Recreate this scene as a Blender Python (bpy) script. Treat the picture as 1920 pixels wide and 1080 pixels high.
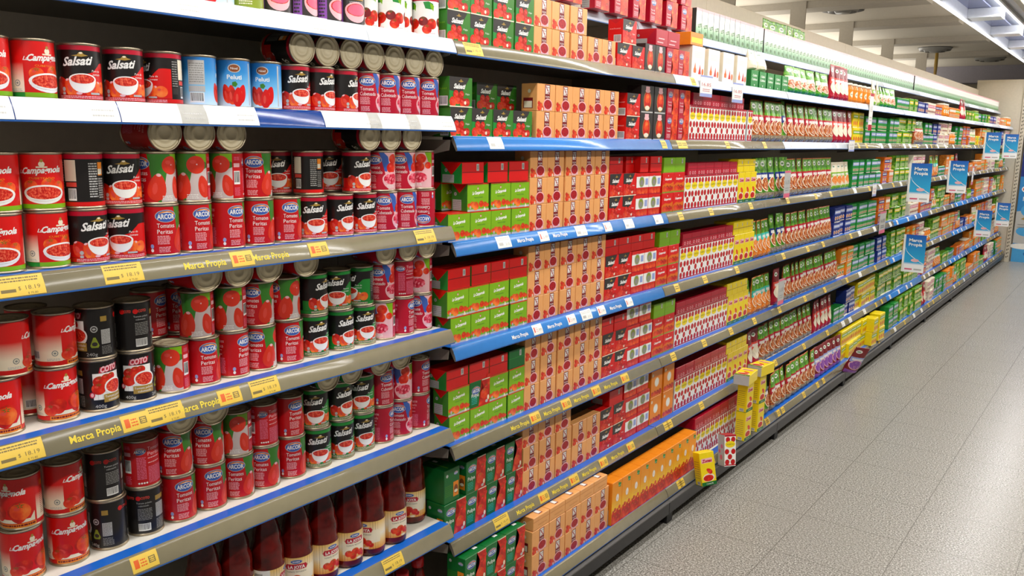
import bpy, bmesh, math, random
from mathutils import Vector, Matrix

for o in list(bpy.data.objects):
    bpy.data.objects.remove(o)
scene = bpy.context.scene
COL = scene.collection
R = math.radians

# ------------------------------------------------------------------ camera
cam_data = bpy.data.cameras.new('camera')
cam_data.sensor_width = 36.0
cam_data.lens = 30.0
cam_data.clip_start = 0.05
cam = bpy.data.objects.new('camera', cam_data)
COL.objects.link(cam)
rt = Vector((0.805649, 0.592128, 0.017749))
up = Vector((-0.117637, 0.130548, 0.984438))
fw = Vector((-0.580596, 0.795199, -0.174832))
mw = Matrix((rt, up, -fw)).transposed().to_4x4()
mw.translation = Vector((1.5, 0.0, 1.6))
cam.matrix_world = mw
scene.camera = cam

# ------------------------------------------------------------------ view
scene.view_settings.view_transform = 'Standard'
scene.view_settings.look = 'None'
scene.view_settings.exposure = 0.0
scene.view_settings.gamma = 1.0
scene.view_settings.use_curve_mapping = False

# ------------------------------------------------------------------ world: the rest of the lit hall
world = bpy.data.worlds.new('world')
scene.world = world
world.use_nodes = True
bg = world.node_tree.nodes['Background']
bg.inputs[0].default_value = (1.0, 0.95, 0.88, 1)
bg.inputs[1].default_value = 0.22

def area_light(name, loc, size_x, size_y, watts, color):
    l = bpy.data.lights.new(name, 'AREA')
    l.shape = 'RECTANGLE'
    l.size = size_x
    l.size_y = size_y
    l.energy = watts
    l.color = color
    o = bpy.data.objects.new(name, l)
    COL.objects.link(o)
    o.location = loc
    return o

# fluorescent rows hanging over the aisle: the one in view along the shelf, its twin on the other side
LAMP_X, LAMP_Z = 0.5, 2.55
area_light('tube_light_near_shelf', (0.50, 7.0, LAMP_Z + 0.015), 0.08, 15.0, 135, (1.0, 0.97, 0.95))
area_light('tube_light_far_side', (1.52, 6.0, 2.56), 0.10, 16.0, 185, (1.0, 0.96, 0.90))
up_l = area_light('added_ceiling_uplight', (0.42, 8.0, LAMP_Z + 0.16), 0.30, 14.0, 130, (1.0, 0.95, 0.86))  # added uplight that brightens the ceiling; the housing itself is closed on top
up_l.rotation_euler = (math.pi, 0, 0)
up_2 = area_light('added_rear_ceiling_fill', (-3.6, 10.0, 2.5), 2.4, 20.0, 420, (1.0, 0.95, 0.86))  # unseen fill behind the shelving, added to lift the ceiling brightness
up_2.rotation_euler = (math.pi, 0, 0)

# ------------------------------------------------------------------ materials
MATS = {}
def lin(h):
    h = h.lstrip('#')
    out = []
    for i in (0, 2, 4):
        c = int(h[i:i+2], 16) / 255.0
        out.append(c / 12.92 if c <= 0.04045 else ((c + 0.055) / 1.055) ** 2.4)
    return (out[0], out[1], out[2], 1.0)

def base_mat(name):
    m = bpy.data.materials.new(name)
    m.use_nodes = True
    return m, m.node_tree.nodes, m.node_tree.links, m.node_tree.nodes['Principled BSDF']

def M(key, hexc=None, rough=0.45, metal=0.0, coat=0.0, emit=None):
    if key in MATS:
        return MATS[key]
    m, nd, lk, b = base_mat(key)
    c = lin(hexc)
    # every plain surface gets a faint procedural mottling, as printed card and paint have
    tc = nd.new('ShaderNodeTexCoord')
    nz = nd.new('ShaderNodeTexNoise')
    nz.inputs['Scale'].default_value = 38.0
    mx = nd.new('ShaderNodeMix')
    mx.data_type = 'RGBA'
    mx.inputs[6].default_value = c
    mx.inputs[7].default_value = (c[0] * .86, c[1] * .86, c[2] * .86, 1)
    lk.new(tc.outputs['Object'], nz.inputs['Vector'])
    lk.new(nz.outputs['Fac'], mx.inputs[0])
    lk.new(mx.outputs[2], b.inputs['Base Color'])
    b.inputs['Roughness'].default_value = rough
    b.inputs['Metallic'].default_value = metal
    b.inputs['Coat Weight'].default_value = coat
    b.inputs['Coat Roughness'].default_value = 0.15
    if emit:
        b.inputs['Emission Color'].default_value = c
        b.inputs['Emission Strength'].default_value = emit
    MATS[key] = m
    return m

def noise_mat(key, stops, scale, rough=0.4, detail=3.0, kind='noise', stretch=(1, 1, 1), bump=0.0):
    m, nd, lk, b = base_mat(key)
    tc = nd.new('ShaderNodeTexCoord')
    mp = nd.new('ShaderNodeMapping')
    mp.inputs['Scale'].default_value = stretch
    lk.new(tc.outputs['Object'], mp.inputs['Vector'])
    if kind == 'noise':
        t = nd.new('ShaderNodeTexNoise')
        t.inputs['Detail'].default_value = detail
        out = t.outputs['Fac']
    else:
        t = nd.new('ShaderNodeTexVoronoi')
        out = t.outputs['Color']
    t.inputs['Scale'].default_value = scale
    lk.new(mp.outputs['Vector'], t.inputs['Vector'])
    r = nd.new('ShaderNodeValToRGB')
    els = r.color_ramp.elements
    while len(els) < len(stops):
        els.new(0.5)
    for e, (p, h) in zip(els, stops):
        e.position = p
        e.color = lin(h)
    lk.new(out, r.inputs['Fac'])
    lk.new(r.outputs['Color'], b.inputs['Base Color'])
    b.inputs['Roughness'].default_value = rough
    if bump:
        bp = nd.new('ShaderNodeBump')
        bp.inputs['Strength'].default_value = bump
        bp.inputs['Distance'].default_value = 0.004
        lk.new(out, bp.inputs['Height'])
        lk.new(bp.outputs['Normal'], b.inputs['Normal'])
    MATS[key] = m
    return m

def ramp_z(key, stops, z0, z1, rough=0.35):
    """a printed vertical blend between inks"""
    m, nd, lk, b = base_mat(key)
    tc = nd.new('ShaderNodeTexCoord')
    sp = nd.new('ShaderNodeSeparateXYZ')
    mr = nd.new('ShaderNodeMapRange')
    mr.inputs['From Min'].default_value = z0
    mr.inputs['From Max'].default_value = z1
    r = nd.new('ShaderNodeValToRGB')
    els = r.color_ramp.elements
    while len(els) < len(stops):
        els.new(0.5)
    for e, (p, h) in zip(els, stops):
        e.position = p
        e.color = lin(h)
    lk.new(tc.outputs['Object'], sp.inputs['Vector'])
    lk.new(sp.outputs['Z'], mr.inputs['Value'])
    lk.new(mr.outputs['Result'], r.inputs['Fac'])
    lk.new(r.outputs['Color'], b.inputs['Base Color'])
    b.inputs['Roughness'].default_value = rough
    MATS[key] = m
    return m

P = 0.32
for k, h in dict(red='#c40d16', crimson='#b80f2c', dred='#7d0a14', cred='#d8120f', white='#f2f0ea', cream='#efe3c8', black='#1a1614',
                 dgrey='#35302e', grey='#8f8d88', lgrey='#bdbcb8', lime='#7fb414', green='#1f8a34', dgreen='#0c6a2c', teal='#3bbfae',
                 blue='#1d63b8', navy='#1c2f7d', lblue='#4aa3dc', oval='#3d5fae', yellow='#f4d810', gold='#a8873a', orange='#f08a1c',
                 dorange='#e06a12', pear='#d8331c', beige='#eda865', beige2='#d98f4b', pink='#e06a86', purple='#8a4aa8', lav='#9aa6d8',
                 brown='#8a4a22', silver='#b9b8b4', leaf='#3a7d26', pinkw='#f0b8bc', olive='#8a9a2c', lred='#e2483a', sky='#2f86c8', rosegrey='#cdbcb8').items():
    M(k, h, rough=P)
noise_mat('tom', [(0.3, '#a81208'), (0.5, '#d3230f'), (0.72, '#ee5a2c')], 45, P)
noise_mat('tomo', [(0.3, '#cf2a08'), (0.5, '#e8501a'), (0.72, '#f58a3a')], 45, P)
noise_mat('pulp', [(0.3, '#a50d0c'), (0.5, '#cf2a1a'), (0.66, '#ea6a4a')], 320, P, 2)
noise_mat('pulpd', [(0.35, '#8a0c14'), (0.6, '#b51420')], 160, P, 2)
noise_mat('cubes', [(0.2, '#b31030'), (0.55, '#d8304c'), (0.8, '#f08a98')], 190, P, kind='voronoi')
noise_mat('food', [(0.3, '#6a240c'), (0.5, '#b04e1a'), (0.7, '#dd9a52')], 110, P, 3)
noise_mat('foodo', [(0.25, '#b8440c'), (0.5, '#e07a1e'), (0.75, '#f0b050')], 150, P, 3)
noise_mat('gravel', [(0.25, '#3a2c20'), (0.5, '#8a7a62'), (0.75, '#cfc3aa')], 170, P, 3)
noise_mat('greens', [(0.3, '#1f4f12'), (0.5, '#559a1e'), (0.72, '#a4cf48')], 42, P, 3)
noise_mat('smallprint', [(0.42, '#3a3634'), (0.5, '#8a8682'), (0.58, '#3a3634')], 500, P, 2, stretch=(1, 1, 3))
ramp_z('campfade', [(0.0, '#efe0c4'), (0.30, '#efdcc0'), (0.62, '#d41410'), (1.0, '#d41410')], 0.0, 0.1)
ramp_z('bluefade', [(0.0, '#d8eaf4'), (0.35, '#7cc0e6'), (0.75, '#2a86c8'), (1.0, '#1f70b8')], 0.0, 0.1)
ramp_z('jarlabel', [(0.0, '#e08a1c'), (0.3, '#f0cf8a'), (0.5, '#eee6d2'), (1.0, '#e8b84a')], 0.02, 0.105)
ramp_z('orangefade', [(0.0, '#e88a10'), (0.4, '#f4c02a'), (0.6, '#ee9a14'), (1.0, '#ea8c10')], 0.0, 0.17)
ramp_z('greenwhite', [(0.0, '#4a7a4a'), (0.3, '#9cc49a'), (0.55, '#f0f2ea'), (1.0, '#f6f4ee')], 0.0, 0.13)
ramp_z('signblue', [(0.0, '#f2f2f2'), (0.2, '#f2f2f2'), (0.26, '#2fa8d8'), (0.55, '#2496cc'), (1.0, '#1f56b0')], 0.0, 0.3)
M('tin', '#b9aa90', rough=0.34, metal=0.85)
M('tinlid', '#e4d6b2', rough=0.45, metal=0.05)
noise_mat('sauce', [(0.35, '#3c0806'), (0.6, '#6a0f0a'), (0.8, '#8a1c10')], 22, 0.12)
M('capred', '#c01018', rough=0.3)
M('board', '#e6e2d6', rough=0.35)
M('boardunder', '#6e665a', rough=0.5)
M('bracket', '#8d8478', rough=0.45)
M('lipblue', '#1a66c8', rough=0.3)
M('railgrey', '#8a8268', rough=0.16)
M('railblue', '#3f86d2', rough=0.18)
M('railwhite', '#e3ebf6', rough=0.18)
M('railnavy', '#12408c', rough=0.18)
M('railedge', '#2b5fa8', rough=0.3)
M('tagyellow', '#e6c24a', rough=0.5)
M('tagwhite', '#efeee6', rough=0.5)
M('ink', '#7a6a3c', rough=0.6)
M('inkdark', '#3c3a3a', rough=0.6)
M('yellowink', '#e8cf3a', rough=0.5)
M('inkorange', '#e0601c', rough=0.5)
M('panel', '#d9cdb8', rough=0.55)
M('panelpost', '#cfc6b2', rough=0.5)
M('plinth', '#1e1d20', rough=0.35)
M('plinthedge', '#6a6866', rough=0.35)
M('footblack', '#121214', rough=0.5)
M('hole', '#5c5648', rough=0.7)
M('bagwrap', '#d7d4cc', rough=0.15, coat=0.8)

def polys_of(key):
    return MATS[key]

# ------------------------------------------------------------------ artwork canvas (millimetres on the pack)
FONTS = {}
def text_mesh(body, shear=0.0, bold=0.0):
    k = (body, shear, bold)
    if k in FONTS:
        return FONTS[k]
    cu = bpy.data.curves.new('t', 'FONT')
    cu.body = body
    cu.size = 1.0
    cu.shear = shear
    cu.offset = bold
    cu.align_x = 'LEFT'
    cu.resolution_u = 2
    ob = bpy.data.objects.new('t', cu)
    COL.objects.link(ob)
    dg = bpy.context.evaluated_depsgraph_get()
    me = ob.evaluated_get(dg).to_mesh()
    vs = [(v.co.x, v.co.y) for v in me.vertices]
    fs = [tuple(p.vertices) for p in me.polygons]
    ob.evaluated_get(dg).to_mesh_clear()
    bpy.data.objects.remove(ob)
    bpy.data.curves.remove(cu)
    x0 = min(v[0] for v in vs); x1 = max(v[0] for v in vs)
    y0 = min(v[1] for v in vs); y1 = max(v[1] for v in vs)
    FONTS[k] = (vs, fs, x0, x1, y0, y1)
    return FONTS[k]

class Art:
    def __init__(s):
        s.v = []; s.f = []; s.m = []; s.ly = []; s.n = 0
        s.rng = random.Random(7)
    def add(s, pts, mat, faces=None):
        i = len(s.v)
        s.v += [(x, y, s.n) for x, y in pts]
        for f in (faces or [tuple(range(len(pts)))]):
            s.f.append(tuple(i + k for k in f)); s.m.append(mat)
        return s
    def up(s):
        s.n += 1
        return s
    def rect(s, x0, y0, x1, y1, mat):
        s.up(); return s.add([(x0, y0), (x1, y0), (x1, y1), (x0, y1)], mat)
    def poly(s, pts, mat):
        s.up(); return s.add(pts, mat)
    def ell(s, cx, cy, rx, ry, mat, n=20, a=0.0):
        s.up()
        pts = []
        for i in range(n):
            t = 2 * math.pi * i / n
            x, y = rx * math.cos(t), ry * math.sin(t)
            pts.append((cx + x * math.cos(a) - y * math.sin(a), cy + x * math.sin(a) + y * math.cos(a)))
        return s.add(pts, mat)
    def text(s, body, x, y, h, mat, width=None, shear=0.0, bold=0.0, slope=0.0, rot90=False):
        """lower-left x,y; cap height h; optional forced width"""
        s.up()
        vs, fs, x0, x1, y0, y1 = text_mesh(body, shear, bold)
        k = h / 0.72
        kx = (width / (x1 - x0)) if width else k
        pts = []
        for a, b in vs:
            px, py = (a - x0) * kx, b * k
            if rot90:
                px, py = -py, px
            pts.append((x + px, y + py + slope * px))
        return s.add(pts, mat, fs)
    def lines(s, x0, y0, x1, y1, n, mat, thick=0.45):
        """illegible small print: rows of word-length dashes"""
        s.up()
        dy = (y1 - y0) / n
        for i in range(n):
            y = y0 + dy * (i + .2)
            x = x0
            while x < x1 - 1.5:
                w = min(s.rng.uniform(2, 7), x1 - x)
                s.add([(x, y), (x + w, y), (x + w, y + dy * thick), (x, y + dy * thick)], mat)
                x += w + 0.9
        return s
    def barcode(s, x, y, w, h):
        s.rect(x, y, x + w, y + h, 'white'); s.up()
        n = 13
        for i in range(n):
            bw = w * .9 / n
            xx = x + w * .05 + i * bw
            s.add([(xx, y + h * .15), (xx + bw * s.rng.choice([.35, .55, .7]), y + h * .15), (xx + bw * .5, y + h * .95), (xx, y + h * .95)], 'dgrey')
        return s
    def tomato(s, x, y, r, mat='tom', calyx=True, sq=.9, hi=True):
        s.ell(x, y, r, r * sq, mat, 18)
        if hi:
            s.ell(x - r * .3, y + r * .3, r * .28, r * .2, 'lred', 10)
        if calyx:
            s.up()
            for k in range(5):
                a = math.pi / 2 + k * 1.2566
                s.add([(x + math.cos(a - .5) * r * .12, y + r * .62 + math.sin(a - .5) * r * .12), (x + math.cos(a) * r * .5, y + r * .62 + math.sin(a) * r * .32),
                       (x + math.cos(a + .5) * r * .12, y + r * .62 + math.sin(a + .5) * r * .12)], 'leaf')
        return s
    def pear(s, x, y, h, w, mat='pear', a=0.0, tip='pinkw'):
        n = 24; pts = []
        for i in range(n):
            t = 2 * math.pi * i / n
            yy = math.sin(t) * h / 2
            ww = w / 2 * (1 - .28 * math.sin(t)) * math.cos(t)
            pts.append((x + ww * math.cos(a) - yy * math.sin(a), y + ww * math.sin(a) + yy * math.cos(a)))
        s.poly(pts, mat)
        s.ell(x - w * .12, y - h * .05, w * .14, h * .22, 'lred', 10, a)
        if tip:
            s.ell(x - math.sin(a) * h * .44, y + math.cos(a) * h * .44, w * .14, h * .06, tip, 8, a)
        return s
    def bowl(s, x, y, rx, fill='pulp', rim='white', deep=.9, ry=None):
        ry = ry or rx * .55
        s.up()
        pts = [(x - rx, y)] + [(x + rx * math.cos(math.pi + math.pi * i / 12) , y + rx * deep * math.sin(math.pi + math.pi * i / 12)) for i in range(1, 12)] + [(x + rx, y)]
        s.add(pts, rim)
        s.ell(x, y, rx, ry, rim, 24)
        s.ell(x, y, rx * .86, ry * .8, fill, 24)
        return s
    def star(s, x, y, r, mat, n=8):
        s.up(); pts = []
        for i in range(2 * n):
            a = math.pi * i / n
            q = r if i % 2 == 0 else r * .6
            pts.append((x + q * math.cos(a), y + q * math.sin(a)))
        return s.add(pts, mat)
    def flatten(s):
        """give every ink the lowest layer that still lies over what it overprints"""
        box = {}
        for x, y, n in s.v:
            b = box.setdefault(n, [x, x, y, y])
            b[0] = min(b[0], x); b[1] = max(b[1], x); b[2] = min(b[2], y); b[3] = max(b[3], y)
        lay = {}
        done = []
        for n in sorted(box):
            b = box[n]; l = 0
            for n2 in done:
                c = box[n2]
                if b[0] < c[1] and c[0] < b[1] and b[2] < c[3] and c[2] < b[3]:
                    l = max(l, lay[n2] + 1)
            lay[n] = l; done.append(n)
        s.v = [(x, y, lay[n]) for x, y, n in s.v]
    def mesh(s, name, mapper, limit=None, base=None, limit_y=None):
        """map the canvas through mapper(x, y, off) -> xyz metres"""
        s.flatten()
        bm = bmesh.new()
        keys = sorted(set(s.m))
        vv = [bm.verts.new(v) for v in s.v]
        for f, k in zip(s.f, s.m):
            try:
                fc = bm.faces.new([vv[i] for i in f])
                fc.material_index = keys.index(k)
            except ValueError:
                pass
        bmesh.ops.triangulate(bm, faces=[f for f in bm.faces if len(f.verts) > 4 or limit], ngon_method='EAR_CLIP')
        if limit:
            for _ in range(6):
                es = [e for e in bm.edges if abs(e.verts[0].co.x - e.verts[1].co.x) > limit]
                if not es:
                    break
                bmesh.ops.subdivide_edges(bm, edges=es, cuts=1)
                bmesh.ops.triangulate(bm, faces=[f for f in bm.faces if len(f.verts) > 3])
        if limit_y:
            bmesh.ops.triangulate(bm, faces=bm.faces[:], ngon_method='EAR_CLIP')
            for _ in range(5):
                es = [e for e in bm.edges if abs(e.verts[0].co.y - e.verts[1].co.y) > limit_y]
                if not es:
                    break
                bmesh.ops.subdivide_edges(bm, edges=es, cuts=1)
                bmesh.ops.triangulate(bm, faces=[f for f in bm.faces if len(f.verts) > 3])
        for v in bm.verts:
            v.co = Vector(mapper(v.co.x * .001, v.co.y * .001, 0.0001 * (v.co.z + 1)))
        me = bpy.data.meshes.new(name)
        bm.to_mesh(me); bm.free()
        for k in keys:
            me.materials.append(MATS[k])
        return me

def obj(name, me, parent=None, loc=(0, 0, 0)):
    o = bpy.data.objects.new(name, me)
    COL.objects.link(o)
    o.location = loc
    if parent:
        o.parent = parent
    return o

def join_bm(parts, name):
    """parts: list of meshes sharing a frame -> one mesh"""
    bm = bmesh.new(); mats = []
    for me in parts:
        n0 = len(bm.faces)
        bm.from_mesh(me)
        bm.faces.ensure_lookup_table()
        idx = []
        for m in me.materials:
            if m not in mats:
                mats.append(m)
            idx.append(mats.index(m))
        for f in bm.faces[n0:]:
            f.material_index = idx[f.material_index] if idx else 0
    out = bpy.data.meshes.new(name)
    bm.to_mesh(out); bm.free()
    for m in mats:
        out.materials.append(m)
    for me in parts:
        bpy.data.meshes.remove(me)
    return out

def box_mesh(name, x0, x1, y0, y1, z0, z1, mats, bevel=0.0, fm=None):
    """fm: function(normal)->index into mats"""
    bm = bmesh.new()
    vs = [bm.verts.new(p) for p in ((x0, y0, z0), (x1, y0, z0), (x1, y1, z0), (x0, y1, z0), (x0, y0, z1), (x1, y0, z1), (x1, y1, z1), (x0, y1, z1))]
    for q in ((3, 2, 1, 0), (4, 5, 6, 7), (0, 1, 5, 4), (1, 2, 6, 5), (2, 3, 7, 6), (3, 0, 4, 7)):
        bm.faces.new([vs[i] for i in q])
    if bevel:
        bmesh.ops.bevel(bm, geom=bm.edges[:], offset=bevel, segments=1, affect='EDGES')
    bm.normal_update()
    if fm:
        for f in bm.faces:
            f.material_index = fm(f.normal)
    me = bpy.data.meshes.new(name)
    bm.to_mesh(me); bm.free()
    for m in mats:
        me.materials.append(MATS[m])
    return me

def lathe(name, prof, mats, seg=32, mat_of=None, smooth=True):
    """prof: [(r,z,matindex)]"""
    bm = bmesh.new()
    rings = []
    for r, z, _ in prof:
        if r < 1e-6:
            rings.append([bm.verts.new((0, 0, z))])
        else:
            rings.append([bm.verts.new((r * math.cos(2 * math.pi * i / seg), r * math.sin(2 * math.pi * i / seg), z)) for i in range(seg)])
    for k in range(len(prof) - 1):
        a, b = rings[k], rings[k + 1]
        for i in range(seg):
            j = (i + 1) % seg
            if len(a) == 1 and len(b) == 1:
                continue
            if len(a) == 1:
                f = bm.faces.new((a[0], b[j], b[i]))
            elif len(b) == 1:
                f = bm.faces.new((a[i], a[j], b[0]))
            else:
                f = bm.faces.new((a[i], a[j], b[j], b[i]))
            f.material_index = prof[k][2]
            f.smooth = smooth
    bmesh.ops.recalc_face_normals(bm, faces=bm.faces)
    me = bpy.data.meshes.new(name)
    bm.to_mesh(me); bm.free()
    for m in mats:
        me.materials.append(MATS[m])
    return me

# ------------------------------------------------------------------ cans
CR, CH = 0.0365, 0.103
LR = 0.0352
def cyl_map(r, z0=0.0):
    def f(x, y, off):
        a = x / r
        return ((r + off) * math.cos(a), (r + off) * math.sin(a), z0 + y)
    return f

def can_shell():
    body = lathe('tin_body', [(0.0, 0.003, 0), (0.030, 0.003, 0), (0.033, 0.0, 0), (CR, 0.0006, 0), (CR, 0.0032, 0), (LR - .0006, 0.0046, 0),
                              (LR - .0006, CH - .0046, 0), (CR, CH - .0032, 0), (CR, CH - .0006, 0), (0.0345, CH, 0), (0.0335, CH - .003, 0)], ['tin'])
    lid = lathe('lid', [(0.0, CH - .0035, 0), (0.012, CH - .0035, 0), (0.0125, CH - .0028, 0), (0.018, CH - .0028, 0), (0.0185, CH - .0038, 0), (0.026, CH - .0038, 0),
                        (0.0265, CH - .0028, 0), (0.029, CH - .0028, 0), (0.0295, CH - .0045, 0), (0.0333, CH - .0045, 0), (0.0336, CH - .003, 0)], ['tinlid'])
    return body, lid
TIN_BODY, TIN_LID = can_shell()
W2 = math.pi * LR * 1000   # half wrap in mm
H0, H1 = 5.0, 98.0

def wrap_label(art, name):
    """printed sleeve round the can; its own bands are drawn first"""
    return art.mesh(name, cyl_map(LR), limit=4.5)

def sleeve(art, y0, y1, mat, x0=-W2, x1=W2):
    art.up()
    n = 40
    for i in range(n):
        a = x0 + (x1 - x0) * i / n; b = x0 + (x1 - x0) * (i + 1) / n
        art.add([(a, y0), (b, y0), (b, y1), (a, y1)], mat)
    return art

def logo_oval(a, x, y, s=1.0, word='ARCOR'):
    a.ell(x, y, 21 * s, 12.5 * s, 'lgrey', 24)
    a.ell(x, y, 19.8 * s, 11.4 * s, 'oval', 24)
    a.poly([(x - 16 * s, y + 5 * s), (x - 6 * s, y + 9.6 * s), (x + 6 * s, y + 9.8 * s), (x + 16 * s, y + 5.5 * s), (x + 19 * s, y + 1 * s), (x + 10 * s, y + 5.8 * s), (x, y + 6.8 * s), (x - 8 * s, y + 6 * s)], 'orange')
    a.poly([(x - 10 * s, y + 6 * s), (x + 2 * s, y + 8.2 * s), (x + 12 * s, y + 6 * s), (x + 4 * s, y + 6.6 * s)], 'white')
    a.text(word, x - 17 * s, y - 5.5 * s, 9.5 * s, 'white', width=34 * s, bold=.03)
    return a

def art_arcor(kind):
    a = Art()
    base = 'red' if kind == 'p' else 'crimson'
    sleeve(a, H0, H1, base)
    two = ('Tomates', 'Peritas') if kind == 'p' else ('Tomate', 'Cubeteado')
    # picture panel to the right of the front
    if kind == 'p':
        a.poly([(12, H1), (25, 90), (30, 78), (30, 62), (22, 45), (24, 25), (30, H0), (82, H0), (82, H1)], 'leaf')
        a.poly([(56, H1), (62, 88), (82, 80), (82, H1)], 'lime')
        a.poly([(36, H0), (36, 18), (44, 40), (48, 60), (60, 62), (82, 70), (82, H0)], 'rosegrey')
        a.ell(58, 76, 19, 18, 'pear', 22); a.ell(52, 82, 6, 4, 'lred', 12); a.ell(59, 77, 1.6, 1.6, 'pinkw', 8)
        a.pear(29, 34, 54, 34, 'pear', a=-.15)
        a.pear(73, 32, 46, 26, 'pear', a=.25, tip=None)
        a.lines(38, 8, 60, 18, 3, 'white')
    else:
        a.poly([(14, H1), (30, 84), (34, 66), (26, 50), (34, H0), (82, H0), (82, H1)], 'pinkw')
        a.poly([(10, H1), (25, 88), (30, 70), (24, 52), (29, 50), (37, 68), (33, 88), (22, H1)], 'oval')
        a.poly([(60, H1), (82, H1), (82, 60), (72, 70)], 'lime')
        a.tomato(50, 82, 14, 'tom', calyx=False)
        a.tomato(44, 60, 15, 'tom', calyx=False)
        a.tomato(70, 64, 10, 'tom', calyx=False)
        a.bowl(44, 32, 26, fill='cubes', rim='pinkw', ry=17, deep=1.0)
        a.lines(30, 10, 52, 18, 2, 'white')
    logo_oval(a, -4, 80)
    a.text(two[0], -22, 57, 9, 'white', width=34)
    a.text(two[1], -22, 45, 9, 'white', width=30 if kind == 'p' else 40)
    a.lines(-22, 24, 2, 42, 7, 'pinkw')
    a.lines(-20, 8, 2, 20, 4, 'pinkw')
    a.ell(-33, 20, 3.5, 4.5, 'lav', 10); a.ell(-33, 12, 3, 3.5, 'white', 10)
    # left text panel
    a.text(two[0], -88, 80, 8, 'pinkw', width=34)
    a.text(two[1], -88, 69, 8, 'pinkw', width=32)
    a.lines(-88, 62, -60, 66, 1, 'pinkw'); a.lines(-88, 52, -60, 56, 1, 'pinkw')
    a.lines(-88, 10, -52, 46, 12, 'pink', .6)
    # back: code strip and table
    sleeve(a, H0, H1, base, 82, W2)
    a.rect(85, 70, 100, 78, 'pinkw')
    a.barcode(85, 34, 15, 28)
    a.lines(86, 84, 100, 92, 3, 'pink'); a.lines(86, 10, 100, 28, 7, 'pink')
    sleeve(a, H0, H1, base, -W2, -92)
    logo_oval(a, -104, 80, .6)
    a.lines(-110, 20, -92, 68, 14, 'pink', .6)
    for k in range(4):
        a.star(-107 + k * 5, 12, 2.2, 'white', 5)
    return a

def art_salsati(col, lidc, band):
    a = Art()
    sleeve(a, H0, H1, 'black')
    sleeve(a, 90, H1, lidc)
    # coloured lower field with a sagging top edge, two thirds round
    a.up()
    n = 22
    for i in range(n):
        x0 = -62 + 124 * i / n; x1 = -62 + 124 * (i + 1) / n
        f = lambda x: 46 + 10 * math.sin(x / 32.0) + (14 if x > 22 else 0) * min(1, max(0, (x - 22) / 18))
        a.add([(x0, 13), (x1, 13), (x1, f(x1)), (x0, f(x0))], col)
    a.pear(-34, 30, 30, 26, 'tom', a=.5)
    a.pear(-16, 25, 34, 22, 'tomo', a=.45)
    a.pear(22, 24, 34, 22, 'tomo', a=-.8)
    a.tomato(42, 26, 12, 'tomo', calyx=False)
    a.bowl(4, 40, 23, fill='pulp', ry=10, deep=1.05)
    a.text('Salsati', -29, 62, 15, 'white', width=52, shear=.35, bold=.03, slope=.08)
    a.poly([(-13, 80), (-3, 82), (0, 86), (5, 87), (8, 83), (15, 81), (4, 78.5)], 'gold')
    a.ell(3, 85, 3, 1.6, 'cream', 10)
    a.text('Pure de', 20, 53, 4, 'white', shear=.2); a.text('tomate', 21, 47, 4, 'white', shear=.2)
    a.ell(-30, 22, 3.6, 4, 'lgrey', 10); a.rect(-33, 12.5, -27, 17, 'lgrey')
    a.ell(-3, 15, 5, 2.4, 'pinkw', 10); a.rect(16, 13.5, 34, 17, 'silver')
    sleeve(a, H0, 12.5, band)
    a.lines(-40, 6, 52, 11.5, 2, 'pinkw', .5)
    # back: white panel, greys, table, barcode
    a.rect(78, 50, 100, 88, 'cream'); a.rect(80, 40, 100, 48, 'lred')
    a.barcode(84, 15, 15, 22)
    a.rect(64, 22, 76, 34, 'dgrey'); a.lines(64, 36, 76, 86, 11, 'grey')
    a.lines(-100, 20, -84, 84, 14, 'silver', .5)
    a.rect(-82, 60, -70, 84, 'orange'); a.rect(-82, 62, -72, 72, 'cream')
    a.lines(-82, 18, -70, 56, 9, 'grey', .6)
    return a

def art_campa(green):
    a = Art()
    sleeve(a, H0, H1, 'cred')
    sleeve(a, 13, H1, 'campfade', -W2, -38)
    sleeve(a, 13, H1, 'campfade', 52, W2)
    a.ell(2, 82, 5, 5, 'cream', 12); a.ell(2, 88, 2.6, 3, 'gold', 10); a.rect(-7, 75.5, 11, 78, 'cream')
    a.text('La', -38, 66, 6.5, 'white', shear=.4, bold=.02)
    a.text('Campagnola', -31, 65, 11, 'white', width=66, shear=.4, bold=.035, slope=.05)
    if green:
        a.text('CUBETEADO', -20, 56, 3.4, 'orange', width=42)
        a.tomato(-18, 44, 12, 'tomo'); a.tomato(12, 46, 13, 'tomo'); a.tomato(30, 43, 11, 'tomo')
        a.bowl(4, 32, 35, fill='pulp', ry=14, deep=.55)
        a.up()
        sleeve(a, H0, 12.5, 'lime'); sleeve(a, H0, 12.5, 'green', -75, -38)
    else:
        a.poly([(-40, 14), (-40, 30), (-28, 22), (40, 20), (48, 32), (48, 14)], 'cream')
        a.pear(-16, 32, 30, 28, 'tom', a=1.1, tip=None); a.pear(20, 36, 36, 42, 'tom', a=1.3, tip=None)
        a.tomato(-28, 24, 12, 'tom'); a.tomato(24, 36, 18, 'tomo', hi=True)
        sleeve(a, H0, 12.5, 'orange', -30, 50)
        a.lines(-28, 6.4, 48, 11.5, 1, 'dred', .7)
    a.ell(-50, 28, 5.5, 5.5, 'grey', 14); a.ell(-50, 28, 4, 4, 'cream', 12); a.ell(-50, 28, 2.4, 2, 'grey', 8)
    a.lines(-64, 14, -42, 19, 2, 'silver')
    a.barcode(-98, 16, 20, 16)
    a.lines(62, 20, 90, 70, 14, 'dred', .4)
    a.rect(64, 74, 86, 84, 'dorange')
    return a

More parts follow.
